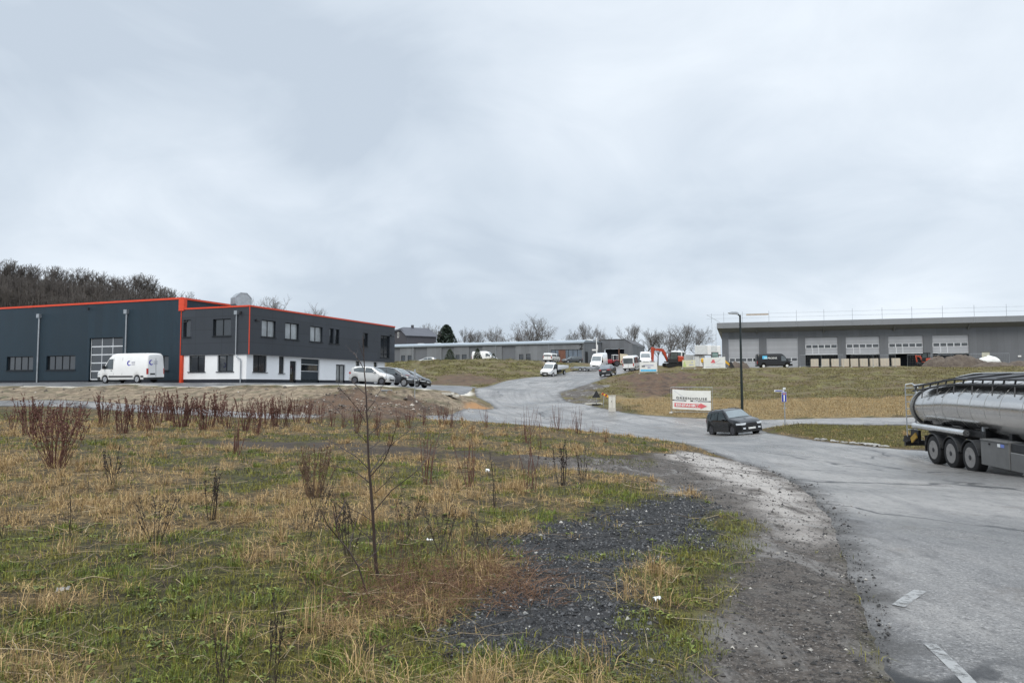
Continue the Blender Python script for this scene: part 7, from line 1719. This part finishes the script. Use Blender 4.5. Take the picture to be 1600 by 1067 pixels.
# ------------------------------------------------------------------ grass, dry grass, bramble and gravel
def scatter(n, ymin, ymax, power=1.0, smax=.78):
    """points on the ground, about even as the camera sees them"""
    u = nrg.random(n); y = ymin*(ymax/ymin)**(u**power); x = y*nrg.uniform(-smax, smax, n); return x, y
def cover(x, y):
    m = masks(x, y); bare = np.maximum.reduce([m['gravel']*.93, m['shoulder'], m['bank'], m['mud']*.97, m['heap'], sstep(-.5, .1, m['road']), sstep(-.5, .1, m['yard'])])
    return 1-bare, m
def blades(name, x, y, L, w, lean, c0, c1, drift=None, tipc=None):
    n = len(x); z = ground_z(x, y)-.02; a = nrg.uniform(0, 2*PI, n); ln = np.abs(nrg.normal(0, 1, n))*lean
    if drift is not None: a = np.where(nrg.random(n) < .45, drift+nrg.normal(0, .7, n), a)
    dx, dy = np.cos(a), np.sin(a); b = a+PI/2+nrg.normal(0, .6, n); wx, wy = np.cos(b)*w, np.sin(b)*w
    V = np.empty((n, 5, 3)); h1_ = .55*L; o1 = ln*.28*L; zl = L/np.sqrt(1+ln**2*.8); o2 = ln*L*.95
    V[:, 0] = np.stack([x-wx, y-wy, z], 1); V[:, 1] = np.stack([x+wx, y+wy, z], 1)
    V[:, 2] = np.stack([x-wx*.75+dx*o1, y-wy*.75+dy*o1, z+zl*.62], 1); V[:, 3] = np.stack([x+wx*.75+dx*o1, y+wy*.75+dy*o1, z+zl*.62], 1)
    V[:, 4] = np.stack([x+dx*o2, y+dy*o2, z+np.maximum(zl*(1-.25*np.minimum(ln, 2.2)), .03)], 1)
    i = np.arange(n)[:, None]*5; F = np.concatenate([i+np.array([[0, 1, 3]]), i+np.array([[0, 3, 2]]), i+np.array([[2, 3, 4]])])
    t_ = nrg.random((n, 1)); tint = np.array(c0)*(1-t_)+np.array(c1)*t_
    return big_mesh(name, V.reshape(-1, 3), F, False, np.repeat(tint, 5, 0))
M_GRASS = vmat('grass_blades', .75); M_STRAW = vmat('straw_blades', .85)
def tuft_points(n_t, per, ymin, ymax, rad, want, keep_lo=.0):
    x, y = scatter(n_t, ymin, ymax); c, m = cover(x, y); s = straw_at(x, y); p = c*want(s); k = nrg.random(n_t) < p; x, y = x[k], y[k]
    X = np.repeat(x, per); Y = np.repeat(y, per); a = nrg.uniform(0, 2*PI, len(X)); r = np.sqrt(nrg.random(len(X)))*np.repeat(rad*(.5+nrg.random(len(x))), per)
    return X+np.cos(a)*r, Y+np.sin(a)*r, np.repeat(.6+.8*nrg.random(len(x)), per), a
YG = 46
x, y, k, _ = tuft_points(26000, 10, 3.0, YG, .15, lambda s: np.clip(1.25-1.5*s, .14, 1)); wd = .0016*(1+y/5.5)
L = k*nrg.uniform(.03, .105, len(x))*(1+.3*(y > 12)); o = link('grass', blades('grass', x, y, L, wd, 1.0, (.030, .038, .005), (.27, .25, .040)), M_GRASS); tag(o, 'short green grass of the field', 'grass', None, 'stuff')
x, y, k, _ = tuft_points(26000, 12, 3.0, YG, .14, lambda s: np.clip(-.45+1.6*s, .03, 1)); wd = .00125*(1+y/5.5)
L = k*nrg.uniform(.04, .16, len(x)); o = link('dry_grass', blades('dry_grass', x, y, L, wd, 2.6, (.085, .046, .017), (.60, .415, .18), PI*.75), M_STRAW); tag(o, 'dry straw coloured grass matted over the field', 'dry grass', None, 'stuff')
x, y, k, _ = tuft_points(1900, 60, 3.4, 38, .15, lambda s: np.clip(-.25+1.35*s, .03, 1)); wd = .0012*(1+y/5.5)
L = k*nrg.uniform(.10, .28, len(x)); o = link('grass_tussocks', blades('grass_tussocks', x, y, L, wd, 1.3, (.12, .072, .030), (.58, .41, .20)), M_STRAW); tag(o, 'pale tussocks of dead grass', 'dry grass', None, 'stuff')
x, y, k, _ = tuft_points(700, 70, 3.0, 26, .14, lambda s: np.clip(.9-1.0*s, .05, 1)); wd = .0017*(1+y/5.5)
L = k*nrg.uniform(.05, .13, len(x)); o = link('green_tussocks', blades('green_tussocks', x, y, L, wd, .7, (.035, .062, .008), (.22, .26, .042)), M_GRASS); tag(o, 'fresh green grass tufts', 'grass', None, 'stuff')
# grass patches growing through the gravel edge
pts = []
for (px, py, rx) in [(1120, 850, .5), (1085, 880, .55), (1060, 910, .5), (1040, 975, .35), (1055, 1015, .3), (1030, 1050, .3), (980, 1050, .35), (900, 1060, .4), (820, 1050, .5), (1125, 825, .35), (960, 870, .35), (1010, 905, .3), (900, 1030, .2), (1000, 700, .8), (990, 760, .6), (960, 720, .9)]:
    x, y = G(px, py); n = int(900*rx); a = nrg.uniform(0, 2*PI, n); r = rx*np.sqrt(nrg.random(n)); pts.append(np.stack([x+np.cos(a)*r*1.2, y+np.sin(a)*r*.9], 1))
P = np.concatenate(pts); o = link('verge_grass', blades('verge_grass', P[:, 0], P[:, 1], nrg.uniform(.03, .10, len(P)), .002*(1+P[:, 1]/5.5), .9, (.05, .075, .014), (.20, .19, .06)), M_GRASS); tag(o, 'grass patches along the gravel shoulder', 'grass', None, 'stuff')
# bankside growth beyond the road
def bank_cover(n, ymin, ymax, xlo, xhi, dens):
    y = nrg.uniform(ymin, ymax, n); x = y*nrg.uniform(xlo, xhi, n); m = masks(x, y); ok = (m['road'] < -.5) & (m['yard'] < -.6) & (m['bank'] < .4)
    return x[ok], y[ok], {k: v[ok] for k, v in m.items()}
x, y, m = bank_cover(190000, 42, 118, .08, .72, 1); c = fbm(x*.45, y*.45, 4, 4); k = (c > .44) & (m['slope'] < .3) & (m['golden'] < .55) & (m['gravelbank'] < .3); x, y = x[k], y[k]
def dim(n, y, lo, hi): return nrg.uniform(lo, hi, n)
o = link('bank_growth', blades('bank_growth', x, y, nrg.uniform(.06, .30, len(x)), .008+.00014*y, 2.2, (.055, .045, .018), (.27, .23, .08)), M_STRAW); tag(o, 'rough olive and brown growth on the right hand bank', 'bank growth', None, 'stuff')
x, y, m = bank_cover(90000, 44, 74, .1, .72, 1); k = nrg.random(len(x)) < m['golden']; x, y = x[k], y[k]
o = link('golden_grass', blades('golden_grass', x, y, nrg.uniform(.06, .26, len(x)), .012, 1.6, (.17, .115, .05), (.46, .33, .16)), M_STRAW); tag(o, 'golden dead grass strip below the right hand bank', 'dry grass', None, 'stuff')
x, y, m = bank_cover(60000, 98, 141, -.17, .09, 1); c = fbm(x*.4, y*.4, 4, 4); k = (c > .45) & (m['bankbrown'] < .4) & (m['path'] < .3); x, y = x[k], y[k]
o = link('hill_growth', blades('hill_growth', x, y, nrg.uniform(.08, .38, len(x)), .026, 2.0, (.06, .052, .019), (.26, .24, .08)), M_STRAW); tag(o, 'rough growth on the bank below the long hall', 'bank growth', None, 'stuff')
# verge wedge by the side road
x, y, m = bank_cover(70000, 30, 44, .31, .62, 1); o = link('verge_growth', blades('verge_growth', x, y, nrg.uniform(.05, .16, len(x)), .008, 1.1, (.07, .065, .018), (.24, .22, .07)), M_GRASS); tag(o, 'yellow green grass on the wedge between the roads', 'grass', None, 'stuff')
# long dead stems lying across the grass
n_ = 1700; x, y = scatter(n_, 3.2, 20); c_, m_q = cover(x, y); k = nrg.random(n_) < c_*.8; x, y = x[k], y[k]; n_ = len(x)
a = nrg.uniform(0, 2*PI, n_); L_ = nrg.uniform(.10, .40, n_)*(1+y/18); z0 = ground_z(x, y)+nrg.uniform(.01, .09, n_); xm, ym = x+np.cos(a)*L_*.5, y+np.sin(a)*L_*.5; a2 = a+nrg.normal(0, .18, n_); xe, ye = xm+np.cos(a2)*L_*.5, ym+np.sin(a2)*L_*.5
zm = ground_z(xm, ym)+nrg.uniform(.02, .07, n_); ze = ground_z(xe, ye)+nrg.uniform(.005, .08, n_); rr_ = nrg.uniform(.0008, .0019, n_)*(1+y/8)
tn = nrg.random((n_, 1)); tn = np.where(nrg.random((n_, 1)) < .35, tn*.15, tn); c_ = np.array((.060, .036, .024))*(1-tn)+np.array((.52, .42, .27))*tn
o = link('dead_stems', seg_mesh('dead_stems', np.concatenate([np.stack([x, y, z0, xm, ym, zm, rr_, rr_*.9], 1), np.stack([xm, ym, zm, xe, ye, ze, rr_*.9, rr_*.5], 1)]), 3, np.concatenate([c_, c_])), M_STRAW); tag(o, 'long dead stems lying criss cross in the grass', 'dead stems', None, 'stuff')
# low broad leaves of weeds pressed to the ground
x, y, k, _ = tuft_points(900, 8, 3.0, 18, .06, lambda s: np.clip(.9-.8*s, .1, 1)); n_ = len(x); a = nrg.uniform(0, 2*PI, n_); L_ = nrg.uniform(.018, .05, n_)*(1+y/22); z0 = ground_z(x, y)+.02; ca, sa2 = np.cos(a), np.sin(a); wv = L_*.3
V = np.stack([np.stack([x, y, z0], 1), np.stack([x+ca*L_*.5-sa2*wv, y+sa2*L_*.5+ca*wv, z0+L_*.35], 1), np.stack([x+ca*L_, y+sa2*L_, z0+L_*.2], 1), np.stack([x+ca*L_*.5+sa2*wv, y+sa2*L_*.5-ca*wv, z0+L_*.35], 1)], 1)
tn = nrg.random((n_, 1)); o = link('weed_leaves', big_mesh('weed_leaves', V.reshape(-1, 3), np.arange(4*n_).reshape(-1, 4), False, np.repeat(np.array((.05, .075, .018))*(1-tn)+np.array((.20, .23, .05))*tn, 4, 0)), M_GRASS); tag(o, 'small green weed leaves between the grass', 'weeds', None, 'stuff')
# brown bramble and dead fern heap right of the sapling
S = []; rg = random.Random(5)
for (px, py, rr, n) in [(640, 935, .45, 260), (700, 930, .5, 300), (760, 925, .42, 220), (680, 900, .5, 240), (740, 890, .45, 220), (620, 960, .35, 140), (800, 910, .3, 110), (580, 960, .35, 100), (560, 900, .4, 80), (820, 935, .25, 60)]:
    cx_, cy_ = G(px, py)
    for _ in range(int(n*.95)):
        a = rg.random()*2*PI; r = rr*1.25*math.sqrt(rg.random()); p = Vector((cx_+math.cos(a)*r*1.25, cy_+math.sin(a)*r, 0)); p.z = 0.0
        d = Vector((rg.gauss(0, .8), rg.gauss(0, .8), rg.uniform(.15, 1.1))).normalized(); L_ = rg.uniform(.12, .42); pr = rg.uniform(.0014, .0030); q = p.copy()
        for j in range(4):
            d = (d+Vector((rg.gauss(0, .25), rg.gauss(0, .25), -.16))).normalized(); e = q+d*L_/4; S.append((*q, *e, pr*(1-.18*j), pr*(1-.18*(j+1)))); q = e
            if rg.random() < .5: o_ = Vector((rg.gauss(0, 1), rg.gauss(0, 1), rg.gauss(.2, .7))).normalized()*.05*rg.random(); S.append((*e, *(e+o_), pr*.7, pr*.4))
S = np.array(S); zz_ = ground_z(S[:, 0], S[:, 1])*0+ground_z(S[:, 0], S[:, 1]); S[:, 2] += zz_; S[:, 5] += zz_
tn = nrg.random((len(S), 1)); M_BRAM = vmat('dead_fern', .85)
o = link('bramble', seg_mesh('bramble', S, 3, np.array((.060, .027, .016))*(1-tn)+np.array((.29, .165, .095))*tn), M_BRAM); tag(o, 'reddish brown tangle of dead bramble and fern beside the gravel', 'bramble', None, 'stuff')
# loose stones
def stones(name, x, y, s, cols, probs, label, cat):
    n = len(x); z = ground_z(x, y)+.012*sstep(0, .3, sdist(road_poly, x, y, 3)); base = np.array([(1, 0, 0), (-.5, .8, .1), (-.6, -.7, 0), (.1, .1, .75), (0, 0, -.6), (.5, .7, .2)], float)
    V = base[None]*s[:, None, None]*(1+.5*(nrg.random((n, 6, 3))-.5)); a = nrg.uniform(0, 2*PI, n); ca, sa_ = np.cos(a)[:, None], np.sin(a)[:, None]
    V = np.stack([V[..., 0]*ca-V[..., 1]*sa_, V[..., 0]*sa_+V[..., 1]*ca, V[..., 2]], -1)+np.stack([x, y, z+s*.12], 1)[:, None]
    f = np.array([(0, 5, 3), (5, 1, 3), (1, 2, 3), (2, 0, 3), (5, 0, 4), (1, 5, 4), (2, 1, 4), (0, 2, 4)]); F = (np.arange(n)[:, None, None]*6+f[None]).reshape(-1, 3)
    ci = nrg.choice(len(cols), n, p=probs); tint = np.array(cols)[ci]*nrg.uniform(.6, 1.4, (n, 1))
    o = link(name, big_mesh(name, V.reshape(-1, 3), F, False, np.repeat(tint, 6, 0)), M_STONEV); return tag(o, label, cat, None, 'stuff')
t = NT('loose_stone'); a_ = t.attr('tint'); t.out(a_.outputs['Color'], .55, 0, .4); M_STONEV = t.m
x, y = scatter(420000, 3.6, 24, 1.0, .35); m = masks(x, y); k = nrg.random(len(x)) < m['gravel']*(.75+.5*(fbm(x*2, y*2, 3)-.5)); x, y = x[k], y[k]
stones('gravel', x, y, np.clip(nrg.lognormal(-5.3, .48, len(x)), .002, .02)*(1+y/12), [(.010, .0105, .0115), (.028, .029, .031), (.075, .075, .077), (.30, .29, .27)], [.42, .36, .19, .03], 'dark slate gravel between grass and road', 'gravel')
x, y = scatter(150000, 3.0, 26, 1.0, .5); m = masks(x, y); k = nrg.random(len(x)) < np.maximum(m['shoulder']*.30, np.exp(-(m['road']/.30)**2)*.35); x, y = x[k], y[k]
stones('shoulder_grit', x, y, np.clip(nrg.lognormal(-5.5, .6, len(x)), .0015, .02)*(1+y/16), [(.02, .019, .018), (.055, .05, .046), (.13, .12, .11), (.30, .28, .25)], [.38, .37, .2, .05], 'loose grit on the wet road shoulder', 'gravel')
x, y = scatter(26000, 40, 64, 1.0, .7); m = masks(x, y); k = nrg.random(len(x)) < (m['heap']*.6+m['bank']*.06); x, y = x[k], y[k]
stones('bank_stones', x, y, np.clip(nrg.lognormal(-3.0, .5, len(x)), .02, .2), [(.08, .065, .05), (.20, .16, .12), (.40, .36, .31)], [.5, .38, .12], 'stones and clods on the earth bank', 'stones')
